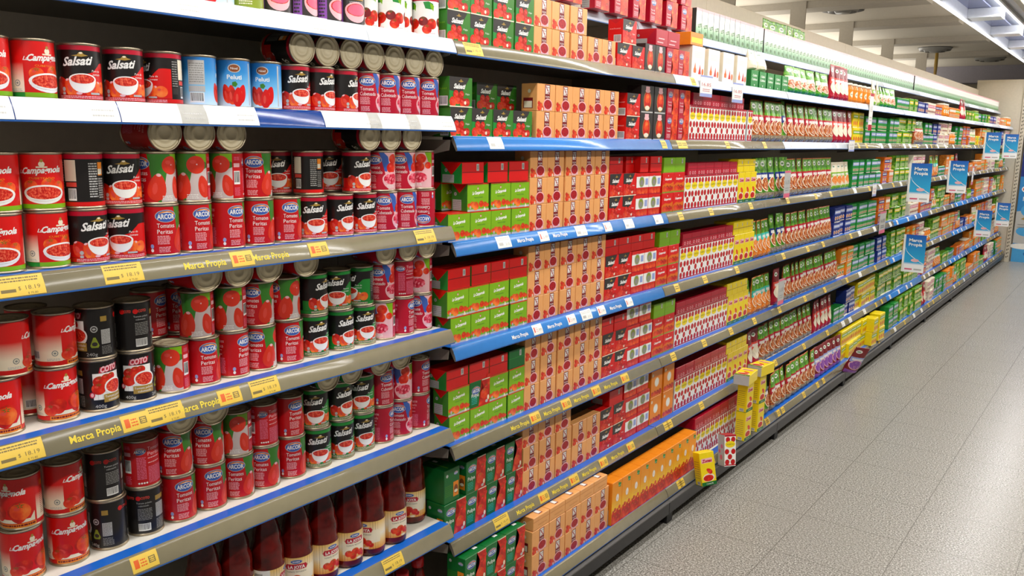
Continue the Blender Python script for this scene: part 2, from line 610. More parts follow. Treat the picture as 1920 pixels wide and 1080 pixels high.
def art_coto():
    a = Art()
    sleeve(a, H0, H1, 'black')
    a.rect(-28, 24, 26, 76, 'white')
    a.up()
    for k in range(7):
        a.add([(-28 + k * 8, 24), (-27.4 + k * 8, 24), (-27.4 + k * 8, 60), (-28 + k * 8, 60)], 'lgrey')
    a.tomato(-16, 60, 12); a.tomato(-4, 66, 9); a.tomato(-18, 46, 13); a.tomato(6, 68, 8)
    a.bowl(12, 48, 20, fill='pulp', ry=16, deep=1.1)
    a.poly([(-17, 76), (20, 80), (23, 92), (-14, 88)], 'crimson')
    a.text('COTO', -14, 77.5, 11, 'pinkw', width=34, shear=.15, bold=.06, slope=.1)
    a.rect(-10, 18, 30, 34, 'gold')
    a.text('Tomate pelado', -8, 27, 4.4, 'white', width=36); a.text('cubeteado', -2, 20.5, 4.4, 'white', width=26)
    a.ell(-30, 34, 5, 6, 'crimson', 12); a.ell(-30, 34, 3, 4, 'pinkw', 10)
    a.text('400g', -26, 8, 6.5, 'lgrey', width=20)
    a.text('240g', 28, 8, 6.5, 'lgrey', width=20)
    # right side: seal and tab mark
    a.ell(44, 60, 6.5, 6.5, 'silver', 16); a.ell(44, 60, 4.6, 4.6, 'dgrey', 14); a.ell(44, 60, 3, 2, 'silver', 10)
    a.poly([(36, 28), (42, 44), (46, 44), (52, 28), (50, 24), (38, 24)], 'olive'); a.ell(44, 31, 5, 4, 'dgrey', 12)
    a.rect(56, 74, 68, 84, 'gold')
    a.rect(56, 30, 74, 58, 'silver'); a.lines(57, 31, 73, 57, 9, 'grey', .5)
    a.lines(56, 10, 76, 27, 6, 'grey')
    # back: red mark, print and barcode
    a.ell(92, 82, 5, 5, 'cred', 12); a.text('COTO', 96, 80, 5.5, 'lred', width=13, bold=.03)
    a.ell(-104, 82, 5, 5, 'cred', 12); a.text('COTO', -99, 80, 5.5, 'lred', width=17, bold=.03)
    a.text('Tomate pelado', -108, 70, 3.5, 'lgrey', width=30); a.text('cubeteado', -104, 64, 3.5, 'lgrey', width=20)
    a.lines(-106, 34, -78, 60, 8, 'grey', .5)
    a.barcode(-106, 11, 24, 16)
    a.rect(-70, 72, -48, 82, 'gold'); a.rect(-70, 36, -48, 66, 'silver'); a.lines(-69, 37, -49, 65, 9, 'grey', .5); a.lines(-70, 10, -46, 32, 7, 'grey')
    return a

def art_peluti():
    a = Art()
    sleeve(a, H0, H1, 'bluefade')
    a.ell(0, 82, 13, 9, 'lgrey', 20); a.ell(0, 82, 11, 7.5, 'brown', 20); a.text('Noel', -7, 79.5, 5, 'white', width=14)
    a.text('Peluti', -15, 60, 9, 'white', width=30, bold=.02)
    for x, y, an in ((-16, 30, .25), (14, 30, -.25), (-6, 28, .08), (6, 24, -.05)):
        a.pear(x, y, 40, 19, 'tom' if x < 0 else 'cred', a=an, tip=None)
    a.star(0, 50, 6, 'leaf', 5)
    a.rect(-78, 44, -46, 92, 'lgrey'); a.lines(-76, 48, -48, 88, 9, 'grey', .4); a.rect(-78, 30, -46, 42, 'silver'); a.barcode(-76, 9, 28, 20)
    a.rect(34, 8, 38, 94, 'lgrey')
    a.lines(80, 20, 104, 80, 12, 'white')
    return a

def art_bowlcan():
    a = Art()
    sleeve(a, H0, H1, 'dgrey')
    a.text('Cica', -22, 76, 15, 'yellow', width=44, shear=.3, bold=.05)
    a.rect(-20, 60, 20, 66, 'gold'); a.lines(-18, 52, 18, 58, 2, 'lgrey')
    a.bowl(0, 38, 29, fill='pulp', rim='pinkw', ry=18, deep=1.0); a.ell(0, 38, 22, 13, 'pink', 20)
    sleeve(a, H0, H1, 'purple', -54, -34); a.lines(-52, 12, -38, 90, 10, 'dgrey', .5)
    a.rect(40, 12, 60, 70, 'olive')
    return a

def art_whitetom():
    a = Art()
    sleeve(a, H0, H1, 'white')
    sleeve(a, 93, H1, 'crimson')
    for x in (-40, 10, 62):
        a.poly([(x - 16, 90), (x - 2, 92), (x + 12, 86), (x + 6, 72), (x - 10, 74)], 'green')
        a.poly([(x + 2, 88), (x + 14, 82), (x + 12, 68), (x + 4, 76)], 'lime')
        a.tomato(x + 8, 36, 15, 'tom'); a.tomato(x - 16, 42, 13, 'dred'); a.tomato(x - 6, 22, 13, 'tom')
        a.lines(x, 10, x + 18, 16, 1, 'pinkw')
    return a

def art_olive():
    a = Art()
    sleeve(a, H0, H1, 'olive'); sleeve(a, 30, 62, 'lime'); sleeve(a, 66, 90, 'gold'); a.ell(0, 46, 16, 12, 'yellow', 20); a.lines(-14, 12, 14, 26, 3, 'cream')
    return a

CAN_ART = {'arp': lambda: art_arcor('p'), 'arc': lambda: art_arcor('c'), 'sar': lambda: art_salsati('cred', 'crimson', 'cred'), 'sag': lambda: art_salsati('green', 'green', 'green'),
           'cag': lambda: art_campa(True), 'cao': lambda: art_campa(False), 'cot': art_coto, 'pel': art_peluti, 'bow': art_bowlcan, 'wto': art_whitetom, 'oli': art_olive}

PROTO = {}   # kind -> list of (name, mesh) ; first is the root
def smooth_all(me):
    for p in me.polygons:
        p.use_smooth = True
for k, fn in CAN_ART.items():
    lab = wrap_label(fn(), 'label_' + k)
    PROTO[k] = [('food_can', TIN_BODY), ('label', lab), ('lid', TIN_LID)]

# ------------------------------------------------------------------ bottles
BR = 0.041
bot_body = lathe('bottle_body', [(0.0, 0.004, 0), (0.034, 0.002, 0), (0.040, 0.004, 0), (BR, 0.012, 0), (BR, 0.105, 0), (0.0385, 0.118, 0), (0.0395, 0.135, 0), (0.038, 0.150, 0), (0.033, 0.166, 0),
                                 (0.033, 0.180, 0), (0.028, 0.200, 0), (0.020, 0.222, 0), (0.0175, 0.240, 0), (0.0, 0.240, 0)], ['sauce'], 36)
bot_cap = lathe('cap', [(0.0, 0.24, 0), (0.0195, 0.238, 0), (0.0195, 0.254, 0), (0.018, 0.256, 0), (0.0, 0.256, 0)], ['tin'], 28)
a = Art()
WB = math.pi * BR * 1000
sleeve(a, 22, 100, 'jarlabel', -WB, WB)
sleeve(a, 40, 76, 'cream', -34, 50)
a.ell(0, 90, 15, 5.5, 'lgrey', 20); a.ell(0, 90, 13.5, 4.4, 'oval', 20); a.lines(-9, 88, 9, 92, 1, 'white', .6)
a.poly([(-24, 70), (24, 70), (28, 77), (24, 84), (-24, 84), (-28, 77)], 'crimson')
a.text('LA JOYA', -21, 72.5, 8, 'white', width=42, bold=.03)
a.text('TOMATE TRITURADO', -24, 62, 4, 'dgrey', width=48)
for x, y, r_ in ((-18, 42, 10), (0, 46, 11), (16, 40, 10), (-6, 34, 9), (24, 34, 7)):
    a.tomato(x, y, r_)
a.ell(10, 26, 8, 3, 'cream', 10)
sleeve(a, 22, 100, 'white', -92, -52); a.barcode(-90, 60, 22, 34); a.lines(-88, 26, -56, 54, 7, 'grey')
lab = a.mesh('label_bot', cyl_map(BR), limit=7)
PROTO['bot'] = [('sauce_bottle', bot_body), ('label', lab), ('cap', bot_cap)]
ket_body = lathe('ketchup_body', [(0.0, 0.002, 0), (0.028, 0.001, 0), (0.031, 0.006, 0), (0.031, 0.11, 0), (0.027, 0.14, 0), (0.018, 0.17, 0), (0.0145, 0.195, 0), (0.0, 0.195, 0)], ['sauce'], 28)
ket_cap = lathe('cap', [(0.0, 0.192, 0), (0.0185, 0.19, 0), (0.0185, 0.212, 0), (0.016, 0.215, 0), (0.0, 0.215, 0)], ['capred'], 28)
a = Art(); sleeve(a, 30, 95, 'cream', -60, 60); a.rect(-22, 60, 22, 80, 'crimson'); a.tomato(0, 46, 12)
PROTO['ket'] = [('sauce_bottle', ket_body), ('label', a.mesh('label_ket', cyl_map(0.031), limit=7)), ('cap', ket_cap)]

# ------------------------------------------------------------------ cartons
DIM = {'scg': (0.098, 0.08, 0.06), 'bei': (0.1, 0.083, 0.06), 'beh': (0.1, 0.045, 0.083), 'src': (0.1, 0.083, 0.06), 'srh': (0.1, 0.06, 0.083), 'bop': (0.1, 0.1, 0.06), 'arr': (0.1, 0.1, 0.06), 'arh': (0.1, 0.06, 0.1), 'wht': (0.12, 0.13, 0.07), 'wor': (0.12, 0.05, 0.07), 'grs': (0.09, 0.08, 0.08), 'cgr': (0.098, 0.079, 0.06), 'cgh': (0.098, 0.06, 0.079), 'crd': (0.1, 0.08, 0.06), 'crh': (0.1, 0.06, 0.08), 'med': (0.1, 0.082, 0.06), 'dot': (0.064, 0.145, 0.05), 'doh': (0.12, 0.05, 0.09), 'yel': (0.075, 0.145, 0.05), 'yeh': (0.075, 0.06, 0.1), 'pul': (0.1, 0.105, 0.07), 'ora': (0.085, 0.17, 0.06), 'orf': (0.1, 0.115, 0.06), 'lim': (0.13, 0.1, 0.07), 'gre': (0.13, 0.09, 0.07), 'ypk': (0.14, 0.1, 0.08), 'blu': (0.13, 0.09, 0.07), 'opk': (0.14, 0.095, 0.07), 'pnk': (0.12, 0.1, 0.06), 'tpc': (0.06, 0.13, 0.06), 'pbr': (0.11, 0.2, 0.045), 'pgr': (0.11, 0.21, 0.045), 'pte': (0.1, 0.19, 0.045), 'ppu': (0.12, 0.195, 0.045), 'prd': (0.1, 0.2, 0.04), 'pgs': (0.11, 0.14, 0.06), 'pws': (0.1, 0.09, 0.06), 'pus': (0.1, 0.08, 0.06), 'puh': (0.1, 0.06, 0.1), 'pwh': (0.08, 0.17, 0.04), 'jar': (0.08, 0.12, 0.08), 'jgr': (0.08, 0.115, 0.08), 'jor': (0.09, 0.12, 0.09)}
def carton(kind, front, side, top, art=None, side_art=None, top_art=None, flap=True, bottom=None, bevel=0.0012, name='carton'):
    w, h, d = DIM[kind]
    mats = [front, side, top, bottom or top]
    me = box_mesh('c', -d / 2, d / 2, -w / 2, w / 2, 0, h, mats, bevel,
                  lambda n: 0 if n.x > .7 else (3 if n.z < -.7 else 2 if n.z > .7 else (1 if abs(n.y) > .7 or n.x < -.7 else 0)))
    parts = [me]
    if flap:   # the folded seam on top of a brick carton
        parts.append(box_mesh('f', -0.003, 0.003, -w / 2 + .002, w / 2 - .002, h - .0005, h + .0004, [top], 0))
    if art:
        parts.append(art.mesh('a', lambda x, y, off: (d / 2 + off, x, y)))
    if side_art:
        parts.append(side_art.mesh('s', lambda x, y, off: (x, -w / 2 - off, y)))
    if top_art:
        parts.append(top_art.mesh('t', lambda x, y, off: (-y, x, h + .0002 + off)))
    PROTO[kind] = [(name, join_bm(parts, 'carton_' + kind))]

def brik_side(d, h, tri, panel='silver', bg=None):
    """folded side ears, a round mark and a pale text panel; canvas centred on x=0"""
    s = Art(); d *= 1000; h *= 1000
    s.poly([(-d / 2 + 2, h), (d / 2 - 2, h), (0, h - d * .45)], tri)
    s.ell(-d * .25, h * .62, 5, 5, 'lgrey', 12); s.ell(-d * .25, h * .62, 3, 3, 'grey', 10)
    s.rect(-d * .42, 3, d * .12, h * .42, panel)
    s.lines(-d * .40, 5, d * .10, h * .40, 5, 'grey', .4)
    return s

def art_sals_box(col, w, h):
    a = Art()
    a.poly([(-w / 2, h), (-w / 2, h * .55), (-w * .05, h * .48), (w * .22, h * .62), (w * .36, h), ], 'dgrey')
    a.poly([(w * .05, h * .5), (w * .38, h), (w / 2, h), (w / 2, h * .2), (w * .2, h * .2)], col)
    for x, y, r_ in ((-34, 14, 15), (-14, 20, 14), (8, 12, 14), (26, 14, 12), (-22, 34, 12), (2, 34, 11), (40, 10, 10)):
        if abs(x) + r_ < w / 2 + 1:
            a.tomato(x, max(y, r_ * .9), r_, 'tom', calyx=False)
            a.ell(x + 3, max(y, r_ * .9), r_ * .45, r_ * .35, 'lred', 10)
    a.text('Salsati', -w * .32, h * .62, 12.5, 'white', width=w * .52, shear=.3, bold=.04)
    a.poly([(-12, h * .86), (-4, h * .88), (0, h * .94), (5, h * .88), (12, h * .86), (0, h * .83)], 'gold')
    a.text('Pulpa', w * .2, h * .42, 5, 'white', width=18, shear=.2)
    a.rect(-w * .5, 0, w * .5, 3, 'cream')
    a.ell(w * .18, h * .15, 5, 5, 'cream', 10)
    return a

def side_code(d, h, bg, txt='lime'):
    s = Art(); d *= 1000; h *= 1000
    s.text('salsati', -d * .4, h * .58, 5, txt, width=d * .75, shear=.2)
    s.poly([(-d / 2 + 2, h), (d / 2 - 2, h), (0, h - 16)], bg)
    s.barcode(-d * .1, 3, d * .5, h * .32)
    return s

w, h, d = DIM['scg']; carton('scg', 'green', 'leaf', 'leaf', art_sals_box('leaf', w * 1000, h * 1000), side_code(d, h, 'leaf'))
w, h, d = DIM['src']; carton('src', 'cred', 'cred', 'cred', art_sals_box('cred', w * 1000, h * 1000), side_code(d, h, 'red', 'pinkw'))

def art_seam(w, h, mark=True, ink='lgrey', dark='dred'):
    a = Art()
    a.rect(-w / 2, h * .52, w / 2, h * .56, dark)
    if mark:
        a.rect(w * .15, h * .6, w * .27, h * .92, ink); a.rect(w * .18, h * .66, w * .24, h * .86, 'grey')
    return a
for k in ('srh', 'crh', 'doh', 'cgh'):
    w, h, d = DIM[k]
    if k == 'crh':
        carton(k, 'lime', 'lime', 'lime', art_seam(w * 1000, h * 1000, True, 'lgrey', 'olive'))
    elif k == 'doh':
        a = art_seam(w * 1000, h * 1000, False, dark='dred'); 
        for x in (-30, 8, 38):
            a.ell(x, 10, 9, 7, 'pinkw', 12); a.ell(x, 10, 6, 4, 'crimson', 12)
        carton(k, 'crimson', 'crimson', 'crimson', a)
    else:
        carton(k, 'cred', 'green' if k == 'cgh' else 'cred', 'cred', art_seam(w * 1000, h * 1000), brik_side(d, h, 'cred'))

# beige carton
def art_beige(w, h):
    a = Art()
    a.rect(-8, 26, 20, h - 1.5, 'dred')
    a.rect(-4.5, h - 30, 16.5, h - 4.5, 'white')
    a.poly([(-4.5, h - 8), (-2, h - 6), (16.5, h - 28), (14, h - 30)], 'crimson')
    a.text('Ciudad', -2, h - 12, 5, 'dred', width=18, shear=.2); a.text('del', 2, h - 20, 5, 'dred', width=11, shear=.2); a.text('Lago', -1, h - 29, 6.5, 'dred', width=16, shear=.2)
    a.text('PULPA', -4, h - 42, 6, 'white', width=22); a.text('DE', 2, h - 49, 4.5, 'white', width=9)
    a.tomato(-30, 18, 9); a.tomato(-38, 10, 10); a.tomato(-22, 9, 9); a.tomato(-40, 24, 7); a.rect(-24, 1, -18, 10, 'cream')
    a.bowl(9, 21, 25, fill='pulpd', rim='pinkw', ry=18, deep=.8)
    a.ell(27, 8, 6, 5, 'pinkw', 10); a.ell(-8, 5, 5, 3.5, 'pinkw', 10)
    return a
w, h, d = DIM['bei']; s = Art(); s.rect(-22, 8, 14, 40, 'dred'); s.rect(-19, 10, 11, 30, 'cream'); s.ell(0, 60, 6, 6, 'cream', 14)
carton('bei', 'beige', 'beige', 'beige', art_beige(w * 1000, h * 1000), s)
w, h, d = DIM['beh']; a = Art(); a.rect(-50, 28, 50, 31, 'beige2'); a.lines(-20, 10, 34, 18, 1, 'beige2'); t = Art(); t.rect(-6, -34, 18, -4, 'dred'); t.rect(-3, -30, 15, -8, 'white')
s = Art(); s.poly([(-40, 44), (40, 44), (0, 14)], 'beige2'); s.ell(6, 20, 7, 7, 'cream', 14); s.ell(6, 20, 4, 4, 'grey', 12)
carton('beh', 'beige', 'beige', 'beige', a, s, t)

# lime carton with tomatoes
def art_limebox(w, h):
    a = Art()
    a.rect(-w / 2, h - 3, w / 2, h, 'cred')
    a.text('La Campagnola', -28, h * .60, 9, 'white', width=54, shear=.35, bold=.045, slope=.06)
    a.ell(-2, h * .82, 3, 3.5, 'pinkw', 10); a.ell(-2, h * .87, 1.6, 2, 'crimson', 8)
    a.text('PULPA DE TOMATE', -18, h * .47, 4, 'dgreen', width=38)
    a.poly([(-w / 2, 0), (-w / 2, 6), (w / 2, 6), (w / 2, 0)], 'lgrey')
    for x, y, r_ in ((-42, 18, 7), (-12, 15, 14), (14, 20, 11), (-28, 20, 10), (32, 18, 9), (43, 16, 6)):
        a.tomato(x, y, r_, 'tomo')
    a.ell(-37, 12, 4, 5, 'lgrey', 10); a.poly([(24, 0), (28, 12), (32, 8), (36, 0)], 'cream')
    return a
w, h, d = DIM['cgr']; carton('cgr', 'lime', 'leaf', 'cred', art_limebox(w * 1000, h * 1000), brik_side(d, h, 'cred'))

# red cartons
def art_redbox(w, h):
    a = Art()
    a.text('Campagnola', -30, h * .64, 9, 'white', width=60, shear=.35, bold=.04)
    a.ell(0, h * .85, 3, 3.5, 'pinkw', 10)
    a.poly([(-w / 2, 6), (-w / 2, 30), (-20, 40), (20, 36), (w / 2, 44), (w / 2, 6)], 'dorange')
    for x, r_ in ((-30, 12), (-6, 14), (20, 13), (38, 8)):
        a.tomato(x, 18, r_, 'tom')
    a.rect(-w / 2, 0, w / 2, 5, 'olive')
    return a
w, h, d = DIM['crd']; carton('crd', 'cred', 'cred', 'cred', art_redbox(w * 1000, h * 1000), brik_side(d, h, 'lime'))
def art_medal(w, h):
    a = Art()
    a.rect(-w / 2, h * .34, w / 2, h * .84, 'white')
    a.ell(-8, h * .6, 22, 22, 'silver', 24); a.ell(-8, h * .6, 18, 18, 'olive', 24); a.ell(-8, h * .56, 13, 11, 'grey', 20)
    a.rect(22, h * .45, 44, h * .75, 'lav')
    a.rect(-w / 2, h * .88, w / 2, h, 'cred')
    for x, r_ in ((-38, 11), (-16, 13), (8, 12), (30, 13)):
        a.tomato(x, 13, r_, 'tomo' if x > 0 else 'tom')
    a.rect(-w / 2, 0, w / 2, 3, 'crimson')
    return a
w, h, d = DIM['med']; carton('med', 'cred', 'cred', 'cred', art_medal(w * 1000, h * 1000))
# black carton with the bottle picture
a = Art(); a.ell(0, 44, 30, 38, 'gold', 28); a.ell(0, 44, 27, 35, 'tom', 28); a.ell(0, 52, 18, 18, 'tomo', 20); a.rect(-15, 78, 15, 96, 'pinkw'); a.ell(0, 80, 19, 7, 'pinkw', 16); a.ell(0, 18, 18, 8, 'cream', 16); a.rect(-45, 0, 45, 5, 'lgrey')
carton('bop', 'dgrey', 'dgrey', 'dgrey', a, brik_side(.06, .1, 'dgrey'))
# red boxes with the oval mark
def art_arbox(w, h):
    a = Art(); a.poly([(8, h), (-4, 60), (6, 30), (-6, 0), (w / 2, 0), (w / 2, h)], 'tomo')
    a.tomato(30, 70, 15); a.tomato(24, 40, 17, 'tomo'); a.tomato(36, 16, 13); logo_oval(a, -22, h - 24, .95); a.text('Pure de', -42, 44, 7, 'white', width=30); a.text('Tomate', -42, 33, 7, 'white', width=32); a.lines(-42, 8, -10, 26, 4, 'pinkw')
    return a
w, h, d = DIM['arr']; carton('arr', 'crimson', 'crimson', 'crimson', art_arbox(w * 1000, h * 1000), brik_side(d, h, 'red'))
w, h, d = DIM['arh']; a = Art(); a.rect(-40, 10, 10, 14, 'pinkw'); a.rect(-30, 24, 20, 28, 'pinkw'); carton('arh', 'crimson', 'crimson', 'crimson', a, brik_side(d, h, 'red'))
# pale boxes
a = Art(); a.tomato(-30, 34, 13, 'tomo'); a.poly([(-44, 24), (-30, 66), (-18, 24)], 'dorange'); a.poly([(2, 20), (18, 60), (30, 20)], 'tom'); a.ell(44, 30, 10, 14, 'dorange', 14); a.lines(-40, 84, 40, 110, 4, 'cream')
carton('wht', 'white', 'cream', 'white', a)
a = Art(); a.rect(-50, 10, 50, 30, 'yellow'); carton('wor', 'orange', 'orange', 'orange', a)
a = Art(); a.text('Caldo', -26, 52, 10, 'white', width=52, shear=.25, bold=.03); a.text('Cubitos', -34, 34, 10, 'white', width=66, shear=.25, bold=.03); a.poly([(-6, 16), (6, 16), (0, 6)], 'white'); a.rect(-45, 0, 45, 4, 'dgreen')
carton('grs', 'green', 'dgreen', 'green', a)
a = Art(); a.poly([(-14, 58), (26, 66), (26, 50), (-6, 44)], 'leaf'); a.lines(-10, 50, 22, 60, 2, 'white'); a.ell(10, 22, 13, 10, 'greens', 16); a.rect(-30, 118, 30, 130, 'pinkw'); a.text('Q', -8, 88, 18, 'lgrey')
carton('tpc', 'greenwhite', 'dgrey', 'pinkw', a)

# dotted carton
def art_dots(w, h):
    a = Art()
    a.rect(-w / 2, h - 8, w / 2, h, 'crimson')
    for j, y in enumerate((20, 44, 68, h - 22)):
        for x in ((-17, 15), (-2,), (-19, 17), (-14, 16))[j]:
            a.ell(x, y, 12.5, 12.5, 'brown', 18); a.ell(x, y, 11.3, 11.3, 'red', 18)
    a.ell(-1, h * .70, 28, 15, 'yellow', 24)
    a.text('HUERTAS', -21, h * .67, 8, 'dgreen', width=42, shear=.1)
    a.rect(-w / 2, 4, w / 2, 9, 'crimson')
    return a
w, h, d = DIM['dot']; s = Art(); s.ell(0, 40, 10, 12, 'pink', 14); s.ell(4, 90, 8, 10, 'pink', 14); s.ell(-12, 66, 7, 9, 'pink', 12)
carton('dot', 'white', 'lgrey', 'crimson', art_dots(w * 1000, h * 1000), s)
# yellow carton
def art_yellow(w, h):
    a = Art()
    a.rect(-30, h * .68, 26, h * .82, 'pinkw'); a.text('Zonas', -28, h * .70, 13, 'crimson', width=52, shear=.2, bold=.05)
    a.ell(0, 34, 30, 18, 'cream', 22); a.ell(-2, 32, 26, 14, 'tom', 22); a.pear(6, 62, 34, 20, 'tom', a=.9, tip=None)
    a.rect(-w / 2, 0, w / 2, 16, 'dgreen'); a.text('TOMATE', -16, 4, 6, 'white', width=36)
    return a
w, h, d = DIM['yel']; s = Art(); s.barcode(-10, 3, 22, 15); s.lines(-20, 30, 16, 110, 8, 'gold', .3); s.rect(-24, 0, 24, 2, 'dgreen')
carton('yel', 'yellow', 'yellow', 'yellow', art_yellow(w * 1000, h * 1000), s, bottom='lgrey')
w, h, d = DIM['yeh']; a = Art(); a.rect(-38, 28, 38, 31, 'gold'); a.rect(14, 38, 24, 52, 'lgrey'); carton('yeh', 'yellow', 'yellow', 'yellow', a)
# green pulp carton
def art_pulpa(w, h):
    a = Art()
    a.poly([(6, h), (20, h - 26), (16, h * .55), (2, h * .36), (-6, 0), (w / 2, 0), (w / 2, h)], 'tom')
    logo_oval(a, -20, h - 28, 1.02)
    a.text('Pulpa', -42, h * .40, 12, 'white', width=36, bold=.01); a.lines(-42, 10, -14, 36, 5, 'teal')
    a.tomato(34, h * .62, 15, 'tom'); a.tomato(22, 34, 19, 'tomo'); a.tomato(44, 84, 9, 'tom', calyx=False); a.ell(42, 18, 5, 8, 'cream', 10); a.ell(34, 8, 7, 5, 'lgrey', 10)
    a.rect(10, h - 3, w / 2, h, 'cream')
    return a
w, h, d = DIM['pul']; s = Art(); s.rect(6, 14, 30, 60, 'orange'); s.ell(18, 36, 9, 14, 'brown', 14); s.ell(18, 30, 8, 5, 'cream', 12); logo_oval(s, 18, 86, .45); s.lines(-32, 20, 2, 56, 6, 'leaf', .6); s.ell(-22, 86, 5, 5, 'lgrey', 12)
t = Art(); t.rect(16, -14, 34, -2, 'white'); t.rect(-40, 6, 40, 9, 'lime')
carton('pul', 'dgreen', 'dgreen', 'dgreen', art_pulpa(w * 1000, h * 1000), s, t)
w, h, d = DIM['pus']; carton('pus', 'dgreen', 'dgreen', 'dgreen', art_pulpa(w * 1000, h * 1000), brik_side(d, h, 'green'))
w, h, d = DIM['puh']; a = art_seam(w * 1000, h * 1000, True, 'lgrey', 'green'); carton('puh', 'dgreen', 'dgreen', 'dgreen', a, brik_side(d, h, 'green'))
# tall orange carton
def art_orange(w, h):
    a = Art()
    a.poly([(8, h - 8), (34, h - 14), (30, h - 30), (10, h - 26)], 'green'); a.text('Knorr', 11, h - 25, 6, 'white', width=20)
    a.ell(4, h * .6, 15, 17, 'beige', 20); a.ell(4, h * .6, 12, 14, 'white', 20); a.text('Q', -1, h * .57, 9, 'orange')
    a.lines(-18, h * .42, 24, h * .47, 2, 'beige')
    a.rect(-w / 2, 0, w / 2, h * .28, 'tom')
    for x, y, r_ in ((-30, 50, 9), (-14, 58, 9), (6, 50, 10), (24, 60, 9), (36, 48, 6), (-22, 26, 14), (4, 22, 15), (28, 28, 13), (-34, 8, 8), (16, 8, 10)):
        a.tomato(x, y, min(r_, w / 2 - abs(x) + 1), 'tom' if (x + y) % 3 else 'tomo', calyx=True)
    return a
w, h, d = DIM['ora']; s = Art(); s.ell(8, h * 850, 5, 5, 'lgrey', 12); s.rect(-28, 4, 16, 60, 'lgrey')
carton('ora', 'orangefade', 'orange', 'orange', art_orange(w * 1000, h * 1000), s)
w, h, d = DIM['orf']; a = Art(); a.ell(0, 62, 20, 20, 'cream', 20); a.ell(0, 62, 15, 15, 'white', 20); a.ell(-36, 96, 7, 7, 'cream', 10)
for x, r_ in ((-38, 11), (-16, 13), (8, 12), (32, 14)):
    a.tomato(x, 16, r_)
carton('orf', 'orange', 'orange', 'orange', a)

# the packs farther down the aisle
def pack(kind, body, motif, mcol, band, n=3, name='pack', side=None, top=None):
    w, h, d = DIM[kind]; W, H = w * 1000, h * 1000
    a = Art()
    if band:
        a.rect(-W / 2, H * .58, W / 2, H * .82, band); a.lines(-W * .42, H * .64, W * .42, H * .76, 1, 'white', .7)
    for i in range(n):
        x = -W / 2 + W * (i + .5) / n
        r_ = W / n * .36
        if motif == 'tom':
            a.tomato(x, H * .28, r_, mcol)
        elif motif == 'ell':
            a.ell(x, H * .28, r_, r_ * .8, 'cream', 14); a.ell(x, H * .28, r_ * .7, r_ * .55, mcol, 12)
        else:
            a.rect(x - r_, H * .08, x + r_, H * .46, mcol); a.ell(x, H * .3, r_ * .6, r_ * .5, 'yellow', 10)
    a.rect(-W / 2, 0, W / 2, H * .05, 'cream')
    carton(kind, body, side or body, top or body, a, flap=False, bevel=.004, name=name)
DIM['opb'] = DIM['opk']; DIM['opc'] = DIM['opk']
pack('lim', 'greens', 'ell', 'lime', 'yellow', 3)
pack('gre', 'green', 'ell', 'food', 'lav', 4)
pack('ypk', 'yellow', 'tom', 'dorange', 'lime', 3)
pack('blu', 'navy', 'ell', 'foodo', 'lav', 3)
pack('opk', 'orange', 'ell', 'greens', 'lime', 3)
pack('pnk', 'cream', 'tom', 'dred', 'pink', 4)
DIM['opb'] = DIM['opk']; DIM['opc'] = DIM['opk']
pack('opb', 'dorange', 'rect', 'purple', 'navy', 2)
pack('opc', 'foodo', 'ell', 'food', 'cream', 3)

# ------------------------------------------------------------------ pouches
def pouch(kind, art, body='greens', standup=True):
    w, h, d = DIM[kind]
    def half(x, z):
        a_ = min(1, abs(x) / (w / 2)); b_ = min(1, max(0, z / h))
        px = max(0.0, 1 - a_ ** 2.6) ** .6
        pz = (min(1, (b_ + .02) / .12) ** .5) * max(0.0, 1 - max(0, (b_ - .25)) / .68) ** .8
        t = d / 2 * px * pz + .0010
        t += .0012 * math.sin(x * 190 + z * 70) * math.sin(z * 130) * (1 if a_ < .9 else 0) * pz
        return max(.0008, t)
    bm = bmesh.new(); nx, nz = 12, 16
    def grid(sgn):
        g = []
        for j in range(nz + 1):
            g.append([bm.verts.new((sgn * half(-w / 2 + w * i / nx, h * j / nz), -w / 2 + w * i / nx, h * j / nz)) for i in range(nx + 1)])
        return g
    A, B = grid(1), grid(-1)
    for j in range(nz):
        for i in range(nx):
            bm.faces.new((A[j][i], A[j][i + 1], A[j + 1][i + 1], A[j + 1][i])).smooth = True
            bm.faces.new((B[j][i + 1], B[j][i], B[j + 1][i], B[j + 1][i + 1])).smooth = True
    for j in range(nz):
        bm.faces.new((A[j][0], A[j + 1][0], B[j + 1][0], B[j][0])); bm.faces.new((A[j][nx], B[j][nx], B[j + 1][nx], A[j + 1][nx]))
    for i in range(nx):
        bm.faces.new((A[0][i], B[0][i], B[0][i + 1], A[0][i + 1])); bm.faces.new((A[nz][i], A[nz][i + 1], B[nz][i + 1], B[nz][i]))
    me = bpy.data.meshes.new('p'); bm.to_mesh(me); bm.free(); me.materials.append(MATS[body])
    # art: subdivide both ways so that it follows the bulge
    art.flatten(); bm = bmesh.new(); keys = sorted(set(art.m)); vv = [bm.verts.new(v) for v in art.v]
    for f, k in zip(art.f, art.m):
        try:
            fc = bm.faces.new([vv[i] for i in f]); fc.material_index = keys.index(k)
        except ValueError:
            pass
    bmesh.ops.triangulate(bm, faces=bm.faces[:], ngon_method='EAR_CLIP')
    for _ in range(5):
        es = [e for e in bm.edges if (e.verts[0].co.xy - e.verts[1].co.xy).length > 10]
        if not es:
            break
        bmesh.ops.subdivide_edges(bm, edges=es, cuts=1)
        bmesh.ops.triangulate(bm, faces=[f for f in bm.faces if len(f.verts) > 3])
    for v in bm.verts:
        x, z = v.co.x * .001, v.co.y * .001
        v.co = Vector((half(x, z) + .0006 + .00012 * v.co.z, x, z))
    am = bpy.data.meshes.new('pa'); bm.to_mesh(am); bm.free()
    for k in keys:
        am.materials.append(MATS[k])
    PROTO[kind] = [('food_pouch', join_bm([me, am], 'pouch_' + kind))]

